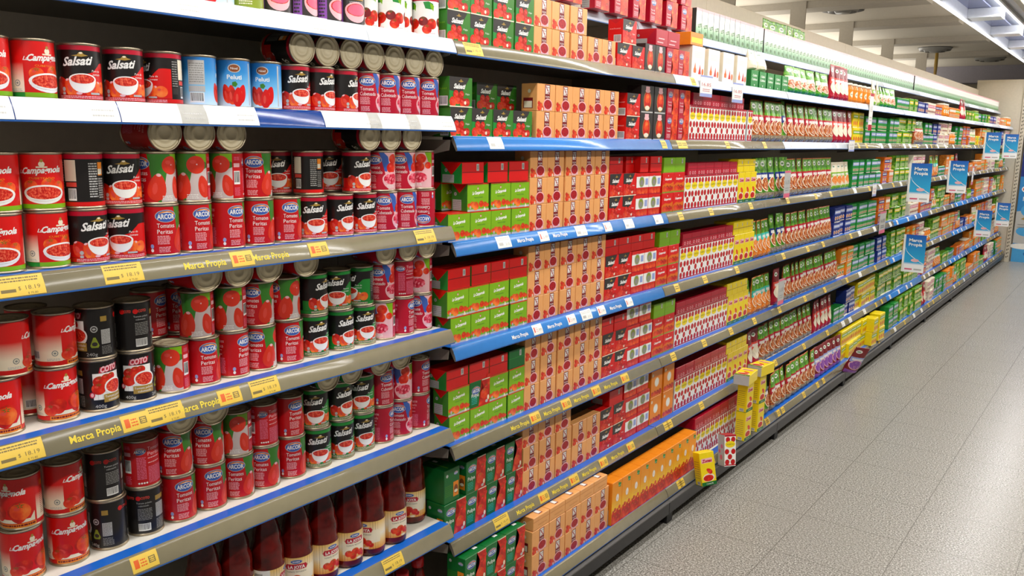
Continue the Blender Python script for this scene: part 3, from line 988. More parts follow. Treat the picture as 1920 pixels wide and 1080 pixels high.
def art_pouch(kind, top, band, food, low, rim='cream'):
    w, h, d = DIM[kind]; W, H = w * 1000, h * 1000; a = Art(); e = W / 2 - 2
    a.rect(-e, H * .62, e, H - 6, top)
    a.rect(-e, H * .46, e, H * .64, band)
    a.lines(-e * .8, H * .50, e * .8, H * .60, 1, 'white', .7)
    a.ell(0, H * .36, e * .95, H * .18, rim, 20); a.ell(0, H * .36, e * .85, H * .155, food, 20)
    a.rect(-e, 4, e, H * .16, low)
    a.ell(-e * .3, H * .84, e * .5, H * .06, 'white', 14); a.lines(-e * .6, H * .8, 0, H * .88, 1, 'leaf', .6)
    return a
pouch('pbr', art_pouch('pbr', 'greens', 'crimson', 'food', 'gravel'), 'food')
pouch('pgr', art_pouch('pgr', 'greens', 'navy', 'food', 'gravel'), 'greens')
pouch('pgs', art_pouch('pgs', 'greens', 'cream', 'food', 'green'), 'greens')
pouch('pws', art_pouch('pws', 'cream', 'white', 'cream', 'cream'), 'cream')
pouch('pte', art_pouch('pte', 'greens', 'teal', 'foodo', 'foodo'), 'foodo')
pouch('ppu', art_pouch('ppu', 'dred', 'lav', 'purple', 'purple', 'pinkw'), 'dred')
pouch('prd', art_pouch('prd', 'dred', 'lred', 'cream', 'crimson'), 'crimson')
pouch('pwh', art_pouch('pwh', 'cream', 'lime', 'foodo', 'lime'), 'cream')
# jars
def jar(kind, label, lidm, bodym):
    w, h, d = DIM[kind]; r_ = w / 2
    body = lathe('jar_body', [(0, .001, 0), (r_ * .9, .001, 0), (r_, .006, 0), (r_, h * .74, 0), (r_ * .82, h * .85, 0), (r_ * .8, h * .88, 0), (0, h * .88, 0)], [bodym], 24)
    lid = lathe('lid', [(0, h * .88, 0), (r_ * .86, h * .875, 0), (r_ * .86, h * .99, 0), (r_ * .8, h, 0), (0, h, 0)], [lidm], 24)
    a = Art(); H = h * 1000; sleeve(a, H * .15, H * .68, label, -math.pi * r_ * 1000, math.pi * r_ * 1000); a.ell(0, H * .42, r_ * 600, H * .16, 'cream', 18); a.lines(-r_ * 450, H * .38, r_ * 450, H * .46, 1, 'dgreen')
    PROTO[kind] = [('food_jar', body), ('label', a.mesh('l', cyl_map(r_), limit=8)), ('lid', lid)]
jar('jar', 'cream', 'tinlid', 'food'); jar('jgr', 'lime', 'olive', 'greens'); jar('jor', 'orange', 'cream', 'foodo')

# ------------------------------------------------------------------ words for names and labels
ORD = ['', 'first', 'second', 'third', 'fourth', 'fifth', 'sixth', 'seventh', 'eighth', 'ninth', 'tenth', 'eleventh', 'twelfth', 'thirteenth', 'fourteenth', 'fifteenth',
       'sixteenth', 'seventeenth', 'eighteenth', 'nineteenth', 'twentieth', 'twenty-first', 'twenty-second', 'twenty-third', 'twenty-fourth', 'twenty-fifth', 'twenty-sixth']
SHELF = {'T': 'top', 'A': 'second', 'B': 'third', 'C': 'fourth', 'D': 'fifth', 'E': 'sixth', 'F': 'seventh', 'G': 'bottom',
         'B2': 'second', 'B3': 'third', 'B4': 'fourth', 'B5': 'fifth', 'B6': 'sixth', 'B7': 'seventh', 'B8': 'bottom'}
BAY = ['', 'nearest', 'second', 'third', 'fourth', 'fifth', 'sixth', 'seventh', 'eighth', 'ninth', 'farthest']
KW = {  # kind: (name, category, look, plural for groups)
 'arp': ('food_can', 'can', 'red peeled-tomato can', 'red peeled-tomato cans'), 'arc': ('food_can', 'can', 'crimson diced-tomato can', 'crimson diced-tomato cans'),
 'sar': ('food_can', 'can', 'black-and-red sauce can', 'black-and-red sauce cans'), 'sag': ('food_can', 'can', 'black-and-green sauce can', 'black-and-green sauce cans'),
 'cag': ('food_can', 'can', 'bright-red can with green band', 'bright-red cans with a green band'), 'cao': ('food_can', 'can', 'bright-red can with orange band', 'bright-red cans with an orange band'),
 'cot': ('food_can', 'can', 'black can with gold plaque', 'black cans with a gold plaque'), 'pel': ('food_can', 'can', 'light-blue tomato can', 'light-blue tomato cans'),
 'bow': ('food_can', 'can', 'grey-and-purple can', 'grey-and-purple cans'), 'wto': ('food_can', 'can', 'white can with tomatoes', 'white cans with tomatoes'), 'oli': ('food_can', 'can', 'olive-green can', 'olive-green cans'),
 'bot': ('sauce_bottle', 'bottle', 'glass bottle of tomato sauce', 'glass bottles of tomato sauce'), 'ket': ('sauce_bottle', 'bottle', 'red-capped sauce bottle', 'red-capped sauce bottles'),
 'scg': ('tomato_carton', 'carton', 'black-and-green tomato carton', 'black-and-green tomato cartons'), 'src': ('tomato_carton', 'carton', 'black-and-red tomato carton', 'black-and-red tomato cartons'),
 'srh': ('tomato_carton', 'carton', 'plain red carton lying down', 'plain red cartons lying down'), 'bei': ('tomato_carton', 'carton', 'orange-beige carton', 'orange-beige cartons'),
 'beh': ('tomato_carton', 'carton', 'beige carton lying flat', 'beige cartons lying flat'), 'bop': ('tomato_carton', 'carton', 'dark-grey carton with red oval', 'dark-grey cartons with a red oval'),
 'arr': ('tomato_carton', 'carton', 'crimson carton with blue oval', 'crimson cartons with a blue oval'), 'arh': ('tomato_carton', 'carton', 'crimson carton lying down', 'crimson cartons lying down'),
 'wht': ('food_box', 'box', 'white box with orange shapes', 'white boxes with orange shapes'), 'wor': ('food_box', 'box', 'flat orange box', 'flat orange boxes'),
 'grs': ('food_box', 'box', 'small green box', 'small green boxes'), 'cgr': ('tomato_carton', 'carton', 'lime-green tomato carton', 'lime-green tomato cartons'),
 'cgh': ('tomato_carton', 'carton', 'lying carton, red base outward', 'lying cartons, red base outward'), 'crd': ('tomato_carton', 'carton', 'red-and-orange carton', 'red-and-orange cartons'),
 'crh': ('tomato_carton', 'carton', 'lime carton lying down', 'lime cartons lying down'), 'med': ('tomato_carton', 'carton', 'red carton with grey medallion', 'red cartons with a grey medallion'),
 'dot': ('dotted_carton', 'carton', 'white carton with red dots', 'white cartons with red dots'), 'doh': ('dotted_carton', 'carton', 'crimson carton lying down', 'crimson cartons lying down'),
 'yel': ('yellow_carton', 'carton', 'yellow carton with tomato', 'yellow cartons with a tomato'), 'yeh': ('yellow_carton', 'carton', 'plain yellow carton lying down', 'plain yellow cartons lying down'),
 'pul': ('tomato_carton', 'carton', 'dark-green pulp carton', 'dark-green pulp cartons'), 'pus': ('tomato_carton', 'carton', 'small dark-green pulp carton', 'small dark-green pulp cartons'), 'puh': ('tomato_carton', 'carton', 'dark-green carton lying down', 'dark-green cartons lying down'),
 'pws': ('food_pouch', 'pouch', 'small white bag', 'small white bags'), 'pgs': ('food_pouch', 'pouch', 'short green pouch', 'short green pouches'), 'ora': ('tall_carton', 'carton', 'tall orange carton', 'tall orange cartons'),
 'orf': ('tomato_carton', 'carton', 'orange carton with white disc', 'orange cartons with a white disc'), 'tpc': ('tall_carton', 'carton', 'slim white-and-green carton', 'slim white-and-green cartons'),
 'lim': ('lime_pack', 'pack', 'lime-green pack', 'lime-green packs'), 'gre': ('green_pack', 'pack', 'green pack', 'green packs'), 'ypk': ('yellow_pack', 'pack', 'yellow pack', 'yellow packs'),
 'blu': ('blue_pack', 'pack', 'navy-blue pack', 'navy-blue packs'), 'opk': ('orange_pack', 'pack', 'orange-and-green pack', 'orange-and-green packs'),
 'opb': ('orange_pack', 'pack', 'orange-and-purple pack', 'orange-and-purple packs'), 'opc': ('orange_pack', 'pack', 'orange-and-brown pack', 'orange-and-brown packs'),
 'pnk': ('cream_pack', 'pack', 'cream-and-pink pack', 'cream-and-pink packs'),
 'pbr': ('food_pouch', 'pouch', 'brown pouch with green top', 'brown pouches with a green top'), 'pgr': ('food_pouch', 'pouch', 'green pouch with blue band', 'green pouches with a blue band'),
 'pte': ('food_pouch', 'pouch', 'orange pouch with teal band', 'orange pouches with a teal band'), 'ppu': ('food_pouch', 'pouch', 'purple-and-maroon pouch', 'purple-and-maroon pouches'),
 'prd': ('food_pouch', 'pouch', 'narrow red pouch', 'narrow red pouches'), 'pwh': ('food_pouch', 'pouch', 'small cream pouch', 'small cream pouches'),
 'jar': ('food_jar', 'jar', 'small jar', 'small jars'), 'jgr': ('food_jar', 'jar', 'lime-green jar', 'lime-green jars'), 'jor': ('food_jar', 'jar', 'orange jar', 'orange jars')}

def tag(o, label=None, cat=None, group=None, kind=None):
    if label: o['label'] = label
    if cat: o['category'] = cat
    if group: o['group'] = group
    if kind: o['kind'] = kind
    return o

# one of each kind is built in full, then the thing and each of its parts are copied
SRC = {}
USED = set()
def place(kind, loc, rot=(0, 0, 0), scale=(1, 1, 1)):
    if kind not in SRC:
        parts = PROTO[kind]
        nm = KW[kind][0]
        root = obj(nm, parts[0][1])
        for pn, me in parts[1:]:
            obj(pn, me, root)
        SRC[kind] = root
        r = root
    else:
        s = SRC[kind]
        r = s.copy(); COL.objects.link(r)
        for ch in list(s.children):
            c = ch.copy(); COL.objects.link(c); c.parent = r
    r.location = loc
    r.rotation_euler = rot
    r.scale = scale
    return r

# ------------------------------------------------------------------ stock, shelf by shelf
# kind, shelf, tier, x, y, z, turn, flag, width factor
STOCK = """
pel B2 1 -0.075 0.889 1.849 28 - 1
pel B2 1 -0.075 0.963 1.849 -34 - 1
pel B2 1 -0.075 1.036 1.849 -26 - 1
pel B2 1 -0.075 1.110 1.849 -57 - 1
oli B2 1 -0.075 1.184 1.849 -39 - 1
bow B2 1 -0.075 1.258 1.849 -20 - 1
bow B2 1 -0.075 1.332 1.849 18 - 1
bow B2 1 -0.075 1.405 1.849 17 - 1
bow B2 1 -0.075 1.479 1.849 -14 - 1
wto B2 1 -0.1 1.549 1.849 -25 - 1
wto B2 1 -0.075 1.618 1.849 -36 - 1
wto B2 1 -0.11 1.683 1.849 -47 - 1
wto B2 1 -0.075 1.748 1.849 -48 - 1
cag B3 1 -0.075 0.660 1.647 -23 - 1
cag B3 1 -0.075 0.735 1.647 13 - 1
sar B3 1 -0.075 0.817 1.647 -27 - 1
sar B3 1 -0.075 0.900 1.647 -30 - 1
sar B3 1 -0.075 0.981 1.647 -107 - 1
pel B3 1 -0.075 1.060 1.647 61 - 1
pel B3 1 -0.075 1.143 1.647 -31 - 1
pel B3 1 -0.075 1.225 1.647 -46 - 1
sar B3 1 -0.075 1.305 1.647 -15 - 1
sar B3 1 -0.075 1.379 1.647 7 - 1
sar B3 1 -0.075 1.453 1.647 25 - 1
arc B3 1 -0.075 1.527 1.647 -29 - 1
arc B3 1 -0.075 1.600 1.647 -31 - 1
arc B3 1 -0.075 1.674 1.647 -29 - 1
arc B3 1 -0.075 1.748 1.647 -28 - 1
cag B4 1 -0.08 0.660 1.353 -33 - 1
cag B4 1 -0.08 0.739 1.353 13 - 1
sar B4 1 -0.08 0.813 1.353 3 - 1
sar B4 1 -0.08 0.887 1.353 -51 - 1
arp B4 1 -0.08 0.962 1.353 -6 - 1
arp B4 1 -0.08 1.038 1.353 5 - 1
arp B4 1 -0.08 1.119 1.353 7 - 1
arp B4 1 -0.08 1.197 1.353 -17 - 1
arp B4 1 -0.08 1.274 1.353 -9 - 1
sar B4 1 -0.08 1.353 1.353 -29 - 1
sar B4 1 -0.08 1.437 1.353 -2 - 1
sar B4 1 -0.08 1.517 1.353 -19 - 1
arc B4 1 -0.08 1.592 1.353 -37 - 1
arc B4 1 -0.08 1.666 1.353 -21 - 1
arc B4 1 -0.08 1.740 1.353 -48 f 1
cag B4 1 -0.08 0.662 1.456 -38 - 1
cag B4 1 -0.08 0.737 1.456 -25 - 1
sar B4 1 -0.08 0.811 1.456 153 - 1
sar B4 1 -0.08 0.885 1.456 -24 - 1
arp B4 1 -0.08 0.960 1.456 -79 - 1
arp B4 1 -0.08 1.037 1.456 -111 - 1
arp B4 1 -0.08 1.120 1.456 -147 - 1
arp B4 1 -0.08 1.194 1.456 -32 - 1
sar B4 1 -0.16 1.316 1.456 -39 - 1
sar B4 1 -0.105 1.366 1.456 130 - 1
sar B4 1 -0.16 1.479 1.456 -42 - 1
sar B4 1 -0.08 1.498 1.456 -5 - 1
arc B4 1 -0.08 1.585 1.456 -70 - 1
arc B4 1 -0.08 1.660 1.456 -51 - 1
arc B4 1 -0.08 1.735 1.456 -128 - 1
cao B5 1 -0.098 0.644 1.063 -47 - 1
cao B5 1 -0.098 0.744 1.063 0 - 1
cot B5 1 -0.098 0.823 1.063 3 - 1
cot B5 1 -0.098 0.902 1.063 -24 - 1
arp B5 1 -0.098 0.980 1.063 -127 - 1
arp B5 1 -0.098 1.055 1.063 -3 - 1
arp B5 1 -0.098 1.131 1.063 23 - 1
arp B5 1 -0.098 1.206 1.063 -47 - 1
arp B5 1 -0.098 1.286 1.063 -11 - 1
sag B5 1 -0.098 1.365 1.063 -13 - 1
sag B5 1 -0.098 1.450 1.063 0 - 1
sag B5 1 -0.098 1.527 1.063 -22 - 1
arc B5 1 -0.098 1.600 1.063 -125 - 1
arc B5 1 -0.098 1.674 1.063 26 - 1
arc B5 1 -0.098 1.748 1.063 -63 - 1
cao B5 1 -0.098 0.665 1.166 77 - 1
cao B5 1 -0.098 0.748 1.166 53 - 1
cot B5 1 -0.098 0.824 1.166 -102 - 1
cot B5 1 -0.098 0.900 1.166 151 - 1
arp B5 1 -0.098 1.045 1.166 -113 - 1
arp B5 1 -0.098 1.128 1.166 -120 - 1
arp B5 1 -0.098 1.203 1.166 -52 - 1
arp B5 1 -0.098 1.279 1.166 -81 - 1
sag B5 1 -0.098 1.365 1.166 18 - 1
sag B5 1 -0.098 1.442 1.166 -47 - 1
sag B5 1 -0.098 1.520 1.166 -94 - 1
arc B5 1 -0.098 1.597 1.166 -55 - 1
arc B5 1 -0.098 1.672 1.166 124 - 1
arc B5 1 -0.098 1.748 1.166 -128 - 1
cao B5 1 -0.175 0.726 1.063 127 - 1
arp B5 1 -0.175 0.977 1.063 29 - 1
arp B5 1 -0.175 1.052 1.063 -12 - 1
cao B5 1 -0.175 0.734 1.166 96 - 1
arp B5 1 -0.175 0.982 1.166 29 - 1
arp B5 1 -0.175 1.056 1.166 -22 - 1
cao B6 1 -0.106 0.663 0.773 3 - 1
cao B6 1 -0.106 0.747 0.773 -13 - 1
cot B6 1 -0.106 0.828 0.773 -137 - 1
cot B6 1 -0.106 0.907 0.773 121 - 1
arp B6 1 -0.106 0.986 0.773 -2 - 1
arp B6 1 -0.106 1.063 0.773 -9 - 1
arp B6 1 -0.106 1.138 0.773 -35 - 1
arp B6 1 -0.106 1.212 0.773 -42 - 1
arp B6 1 -0.106 1.291 0.773 -19 - 1
sag B6 1 -0.106 1.374 0.773 -31 - 1
sag B6 1 -0.106 1.453 0.773 -22 - 1
sag B6 1 -0.106 1.527 0.773 -24 - 1
arc B6 1 -0.106 1.600 0.773 35 - 1
arc B6 1 -0.106 1.674 0.773 -46 - 1
arc B6 1 -0.106 1.748 0.773 40 - 1
cao B6 1 -0.106 0.667 0.876 -65 - 1
cao B6 1 -0.106 0.745 0.876 37 - 1
cot B6 1 -0.106 0.824 0.876 153 - 1
arp B6 1 -0.106 0.905 0.876 136 - 1
arp B6 1 -0.106 0.982 0.876 -31 - 1
arp B6 1 -0.106 1.061 0.876 -38 - 1
arp B6 1 -0.106 1.136 0.876 -120 - 1
arp B6 1 -0.106 1.210 0.876 133 - 1
arp B6 1 -0.106 1.288 0.876 1 - 1
sag B6 1 -0.106 1.368 0.876 -40 - 1
sag B6 1 -0.106 1.448 0.876 -2 - 1
sag B6 1 -0.106 1.527 0.876 -44 - 1
arc B6 1 -0.106 1.600 0.876 -5 - 1
arc B6 1 -0.106 1.674 0.876 -97 - 1
arc B6 1 -0.106 1.748 0.876 12 - 1
sar B3 1 -0.125 1.305 1.7865 0 l 1
sar B3 1 -0.125 1.379 1.7865 0 l 1
sar B3 1 -0.125 1.453 1.7865 0 l 1
arc B3 1 -0.125 1.527 1.7865 0 l 1
arc B3 1 -0.125 1.600 1.7865 0 l 1
arc B3 1 -0.125 1.674 1.7865 0 l 1
arc B3 1 -0.125 1.748 1.7865 0 l 1
arp B4 1 -0.125 0.960 1.5955 0 l 1
arp B4 1 -0.125 1.036 1.5955 0 l 1
arp B4 1 -0.125 1.112 1.5955 0 l 1
sar B4 1 -0.125 1.511 1.5955 0 l 1
arc B4 1 -0.125 1.585 1.5955 0 l 1
arc B4 1 -0.125 1.662 1.5955 0 l 1
arp B5 1 -0.125 1.039 1.3055 0 l 1
arp B5 1 -0.125 1.118 1.3055 0 l 1
arp B5 1 -0.125 1.198 1.3055 0 l 1
arp B5 1 -0.125 1.302 1.3055 0 l 1
arc B5 1 -0.125 1.564 1.3055 0 l 1
arc B5 1 -0.125 1.647 1.3055 0 l 1
arc B5 1 -0.125 1.721 1.3055 0 l 1
arp B6 1 -0.125 0.965 1.0155 0 l 1
arp B6 1 -0.125 1.041 1.0155 0 l 1
sag B6 1 -0.125 1.362 1.0155 0 l 1
sag B6 1 -0.125 1.440 1.0155 0 l 1
arc B6 1 -0.125 1.541 1.0155 0 l 1
arc B6 1 -0.125 1.618 1.0155 0 l 1
bot B7 1 -0.1 1.033 0.479 -33 - 1
bot B7 1 -0.1 1.116 0.479 -5 - 1
bot B7 1 -0.09 1.199 0.479 43 - 1
bot B7 1 -0.085 1.282 0.479 -39 - 1
bot B7 1 -0.085 1.366 0.479 -1 - 1
bot B7 1 -0.085 1.452 0.479 -13 - 1
bot B7 1 -0.085 1.535 0.479 -74 - 1
bot B7 1 -0.085 1.619 0.479 -11 - 1
bot B7 1 -0.13 1.748 0.479 -57 - 1
ket B8 1 -0.07 1.645 0.16 -45 - 1
ket B8 1 -0.09 1.730 0.16 -65 - 1
ket B8 1 -0.08 1.555 0.16 -35 - 1
ket B8 1 -0.17 1.620 0.16 -45 - 1
ket B8 1 -0.18 1.710 0.16 -45 - 1
ket B8 1 -0.09 1.460 0.16 -45 - 1
scg A 2 -0.06 1.832 1.847 0 - 0.964
scg A 2 -0.06 1.832 1.9275 0 - 0.964
scg A 2 -0.06 1.928 1.847 0 - 0.964
scg A 2 -0.06 1.928 1.9275 0 - 0.964
scg A 2 -0.06 2.032 1.847 0 - 1
scg A 2 -0.06 2.032 1.9275 0 - 1
scg A 2 -0.06 2.136 1.847 0 - 0.966
scg A 2 -0.06 2.136 1.9275 0 - 0.93
bei A 2 -0.06 2.233 1.847 0 - 0.966
bei A 2 -0.06 2.333 1.847 0 - 0.988
bei A 2 -0.06 2.442 1.847 0 - 0.995
bei A 2 -0.06 2.543 1.847 0 - 0.912
bei A 2 -0.06 2.635 1.847 0 - 0.912
bei A 2 -0.06 2.230 1.9305 0 - 0.93
bei A 2 -0.06 2.329 1.9305 0 - 0.981
bei A 2 -0.06 2.437 1.9305 0 - 1
src A 2 -0.06 2.745 1.847 0 - 1
src A 2 -0.06 2.850 1.847 0 - 0.904
src A 2 -0.06 2.777 1.9305 0 - 1
bop A 2 -0.06 2.942 1.847 0 - 0.817
bop A 2 -0.06 3.025 1.847 0 - 0.817
arr A 3 -0.06 3.128 1.847 0 - 1
arr A 3 -0.06 3.230 1.847 0 - 1
arh A 2 -0.08 3.032 1.948 0 - 1
arh A 3 -0.08 3.134 1.948 0 - 1
wht A 3 -0.065 3.368 1.847 0 - 1
wht A 3 -0.065 3.526 1.847 0 - 1
wht A 3 -0.065 3.684 1.847 0 - 1
wht A 3 -0.065 3.842 1.847 0 - 1
wor A 3 -0.065 3.343 1.978 0 - 1
grs A 3 -0.07 4.007 1.847 0 - 1
grs A 3 -0.07 4.113 1.847 0 - 1
grs A 3 -0.07 4.219 1.847 0 - 1
grs A 3 -0.07 4.324 1.847 0 - 1
grs A 4 -0.07 4.430 1.847 0 - 1
pws A 3 -0.06 4.006 1.9285 0 - 1
pws A 3 -0.06 4.126 1.9285 0 - 1
pgs A 4 -0.06 4.559 1.847 0 - 1
pgs A 4 -0.06 4.677 1.847 0 - 1
pgs A 4 -0.06 4.795 1.847 0 - 1
pgs A 4 -0.06 4.913 1.847 0 - 1
pgs A 4 -0.06 5.032 1.847 0 - 1
pgs A 4 -0.06 5.150 1.847 0 - 1
prd A 4 -0.05 5.278 1.847 0 - 0.94
prd A 4 -0.05 5.373 1.847 0 - 0.94
prd A 4 -0.05 5.469 1.847 0 - 0.94
prd A 4 -0.05 5.564 1.847 0 - 0.94
jor A 4 -0.075 5.680 1.847 0 - 1
jor A 5 -0.075 5.792 1.847 0 - 1
jor A 5 -0.075 5.903 1.847 0 - 1
jor A 5 -0.075 6.014 1.847 0 - 1
jor A 5 -0.075 6.126 1.847 0 - 1
pwh A 5 -0.05 6.261 1.847 0 - 1
pwh A 5 -0.05 6.363 1.847 0 - 1
pgs A 5 -0.06 6.482 1.847 0 - 0.961
pgs A 5 -0.06 6.590 1.847 0 - 0.961
pgs A 5 -0.06 6.697 1.847 0 - 0.961
pgs A 5 -0.06 6.804 1.847 0 - 0.961
arr T 2 -0.17 2.764 2.055 0 - 1
arr T 2 -0.17 2.905 2.055 0 - 1
arr T 2 -0.17 3.046 2.055 0 - 1
arr T 3 -0.17 3.187 2.055 0 - 1
arr T 3 -0.17 3.328 2.055 0 - 1
arr T 3 -0.17 3.469 2.055 0 - 1
arr T 2 -0.17 2.757 2.156 0 - 1
arr T 2 -0.17 2.897 2.156 0 - 1
arr T 2 -0.17 3.037 2.156 0 - 1
arr T 3 -0.17 3.176 2.156 0 - 1
arr T 3 -0.17 3.316 2.156 0 - 1
arr T 3 -0.17 3.456 2.156 0 - 1
arr T 2 -0.17 2.453 2.055 0 - 1
arr T 2 -0.17 2.577 2.055 0 - 1
tpc T 3 -0.23 3.726 2.055 0 - 1
tpc T 3 -0.23 3.791 2.055 0 - 1
tpc T 3 -0.23 3.856 2.055 0 - 1
tpc T 3 -0.23 3.921 2.055 0 - 1
tpc T 3 -0.23 3.986 2.055 0 - 1
tpc T 3 -0.23 4.050 2.055 0 - 1
tpc T 3 -0.23 4.115 2.055 0 - 1
tpc T 3 -0.23 4.180 2.055 0 - 1
tpc T 3 -0.23 4.245 2.055 0 - 1
tpc T 3 -0.23 4.310 2.055 0 - 1
tpc T 3 -0.23 4.375 2.055 0 - 1
tpc T 4 -0.23 4.440 2.055 0 - 1
tpc T 4 -0.23 4.505 2.055 0 - 1
tpc T 4 -0.23 4.584 2.055 0 - 1
tpc T 4 -0.23 4.647 2.055 0 - 1
tpc T 4 -0.23 4.709 2.055 0 - 1
tpc T 4 -0.23 4.772 2.055 0 - 1
tpc T 4 -0.23 4.834 2.055 0 - 1
tpc T 4 -0.23 4.897 2.055 0 - 1
tpc T 4 -0.23 4.959 2.055 0 - 1
tpc T 4 -0.23 5.022 2.055 0 - 1
tpc T 4 -0.23 5.084 2.055 0 - 1
tpc T 4 -0.23 5.147 2.055 0 - 1
tpc T 4 -0.23 5.209 2.055 0 - 1
tpc T 4 -0.23 5.272 2.055 0 - 1
tpc T 4 -0.23 5.334 2.055 0 - 1
tpc T 4 -0.23 5.397 2.055 0 - 1
tpc T 4 -0.23 5.459 2.055 0 - 1
tpc T 4 -0.23 5.522 2.055 0 - 1
tpc T 4 -0.23 5.584 2.055 0 - 1
tpc T 4 -0.23 5.647 2.055 0 - 1
tpc T 4 -0.23 5.709 2.055 0 - 1
tpc T 5 -0.23 5.772 2.055 0 - 1
tpc T 5 -0.23 5.834 2.055 0 - 1
tpc T 5 -0.23 5.897 2.055 0 - 1
tpc T 5 -0.23 5.959 2.055 0 - 1
tpc T 5 -0.23 6.022 2.055 0 - 1
tpc T 5 -0.23 6.084 2.055 0 - 1
tpc T 5 -0.23 6.147 2.055 0 - 1
tpc T 5 -0.23 6.209 2.055 0 - 1
tpc T 5 -0.23 6.272 2.055 0 - 1
tpc T 5 -0.23 6.334 2.055 0 - 1
tpc T 5 -0.23 6.397 2.055 0 - 1
tpc T 5 -0.23 6.459 2.055 0 - 1
tpc T 5 -0.23 6.522 2.055 0 - 1
tpc T 5 -0.23 6.584 2.055 0 - 1
tpc T 5 -0.23 6.647 2.055 0 - 1
tpc T 5 -0.23 6.709 2.055 0 - 1
tpc T 5 -0.23 6.772 2.055 0 - 1
tpc T 5 -0.23 6.835 2.055 0 - 1
tpc T 5 -0.23 6.897 2.055 0 - 1
tpc T 5 -0.23 6.960 2.055 0 - 1
tpc T 5 -0.23 7.022 2.055 0 - 1
tpc T 6 -0.23 7.085 2.055 0 - 1
tpc T 6 -0.23 7.147 2.055 0 - 1
tpc T 6 -0.23 7.210 2.055 0 - 1
tpc T 6 -0.23 7.272 2.055 0 - 1
tpc T 6 -0.23 7.335 2.055 0 - 1
tpc T 6 -0.23 7.397 2.055 0 - 1
tpc T 6 -0.23 7.460 2.055 0 - 1
tpc T 6 -0.23 7.522 2.055 0 - 1
tpc T 6 -0.23 7.585 2.055 0 - 1
tpc T 6 -0.23 7.647 2.055 0 - 1
tpc T 6 -0.23 7.710 2.055 0 - 1
tpc T 6 -0.23 7.772 2.055 0 - 1
tpc T 6 -0.23 7.835 2.055 0 - 1
tpc T 6 -0.23 7.897 2.055 0 - 1
tpc T 6 -0.23 7.960 2.055 0 - 1
tpc T 6 -0.23 8.022 2.055 0 - 1
tpc T 6 -0.23 8.085 2.055 0 - 1
tpc T 6 -0.23 8.147 2.055 0 - 1
pgr T 4 -0.283 4.796 2.055 0 - 1
pgr T 4 -0.283 4.921 2.055 0 - 1
pgr T 4 -0.283 5.047 2.055 0 - 1
pgr T 4 -0.283 5.172 2.055 0 - 1
pgr T 4 -0.283 5.298 2.055 0 - 1
pgr T 4 -0.283 5.423 2.055 0 - 1
jgr T 6 -0.33 7.185 2.055 0 - 1
jgr T 6 -0.33 7.399 2.055 0 - 1
jgr T 6 -0.33 7.613 2.055 0 - 1
jgr T 6 -0.33 7.827 2.055 0 - 1
jgr T 6 -0.33 8.041 2.055 0 - 1
jgr T 6 -0.33 8.255 2.055 0 - 1
tpc T 6 -0.23 8.252 2.055 0 - 1
tpc T 6 -0.23 8.314 2.055 0 - 1
tpc T 7 -0.23 8.376 2.055 0 - 1
tpc T 7 -0.23 8.438 2.055 0 - 1
tpc T 7 -0.23 8.501 2.055 0 - 1
tpc T 7 -0.23 8.563 2.055 0 - 1
tpc T 7 -0.23 8.625 2.055 0 - 1
tpc T 7 -0.23 8.687 2.055 0 - 1
tpc T 7 -0.23 8.749 2.055 0 - 1
tpc T 7 -0.23 8.811 2.055 0 - 1
tpc T 7 -0.23 8.873 2.055 0 - 1
tpc T 7 -0.23 8.935 2.055 0 - 1
tpc T 7 -0.23 8.997 2.055 0 - 1
tpc T 7 -0.23 9.059 2.055 0 - 1
tpc T 7 -0.23 9.122 2.055 0 - 1
tpc T 7 -0.23 9.184 2.055 0 - 1
tpc T 7 -0.23 9.246 2.055 0 - 1
tpc T 7 -0.23 9.308 2.055 0 - 1
tpc T 7 -0.23 9.370 2.055 0 - 1
tpc T 7 -0.23 9.432 2.055 0 - 1
tpc T 7 -0.23 9.494 2.055 0 - 1
tpc T 7 -0.23 9.556 2.055 0 - 1
tpc T 7 -0.23 9.618 2.055 0 - 1
tpc T 8 -0.23 9.681 2.055 0 - 1
tpc T 8 -0.23 9.743 2.055 0 - 1
tpc T 8 -0.23 9.805 2.055 0 - 1
tpc T 8 -0.23 9.867 2.055 0 - 1
tpc T 8 -0.23 9.929 2.055 0 - 1
tpc T 8 -0.23 9.991 2.055 0 - 1
tpc T 8 -0.23 10.053 2.055 0 - 1
tpc T 8 -0.23 10.115 2.055 0 - 1
tpc T 8 -0.23 10.177 2.055 0 - 1
tpc T 8 -0.23 10.239 2.055 0 - 1
tpc T 8 -0.23 10.302 2.055 0 - 1
tpc T 8 -0.23 10.364 2.055 0 - 1
tpc T 8 -0.23 10.426 2.055 0 - 1
tpc T 8 -0.23 10.488 2.055 0 - 1
tpc T 8 -0.23 10.550 2.055 0 - 1
tpc T 8 -0.23 10.612 2.055 0 - 1
tpc T 8 -0.23 10.674 2.055 0 - 1
tpc T 8 -0.23 10.736 2.055 0 - 1
tpc T 8 -0.23 10.798 2.055 0 - 1
tpc T 8 -0.23 10.861 2.055 0 - 1
tpc T 8 -0.23 10.923 2.055 0 - 1
tpc T 9 -0.23 10.985 2.055 0 - 1
tpc T 9 -0.23 11.047 2.055 0 - 1
tpc T 9 -0.23 11.109 2.055 0 - 1
tpc T 9 -0.23 11.171 2.055 0 - 1
tpc T 9 -0.23 11.233 2.055 0 - 1
tpc T 9 -0.23 11.295 2.055 0 - 1
tpc T 9 -0.23 11.357 2.055 0 - 1
tpc T 9 -0.23 11.419 2.055 0 - 1
tpc T 9 -0.23 11.482 2.055 0 - 1
tpc T 9 -0.23 11.544 2.055 0 - 1
tpc T 9 -0.23 11.606 2.055 0 - 1
tpc T 9 -0.23 11.668 2.055 0 - 1
tpc T 9 -0.23 11.730 2.055 0 - 1
tpc T 9 -0.23 11.792 2.055 0 - 1
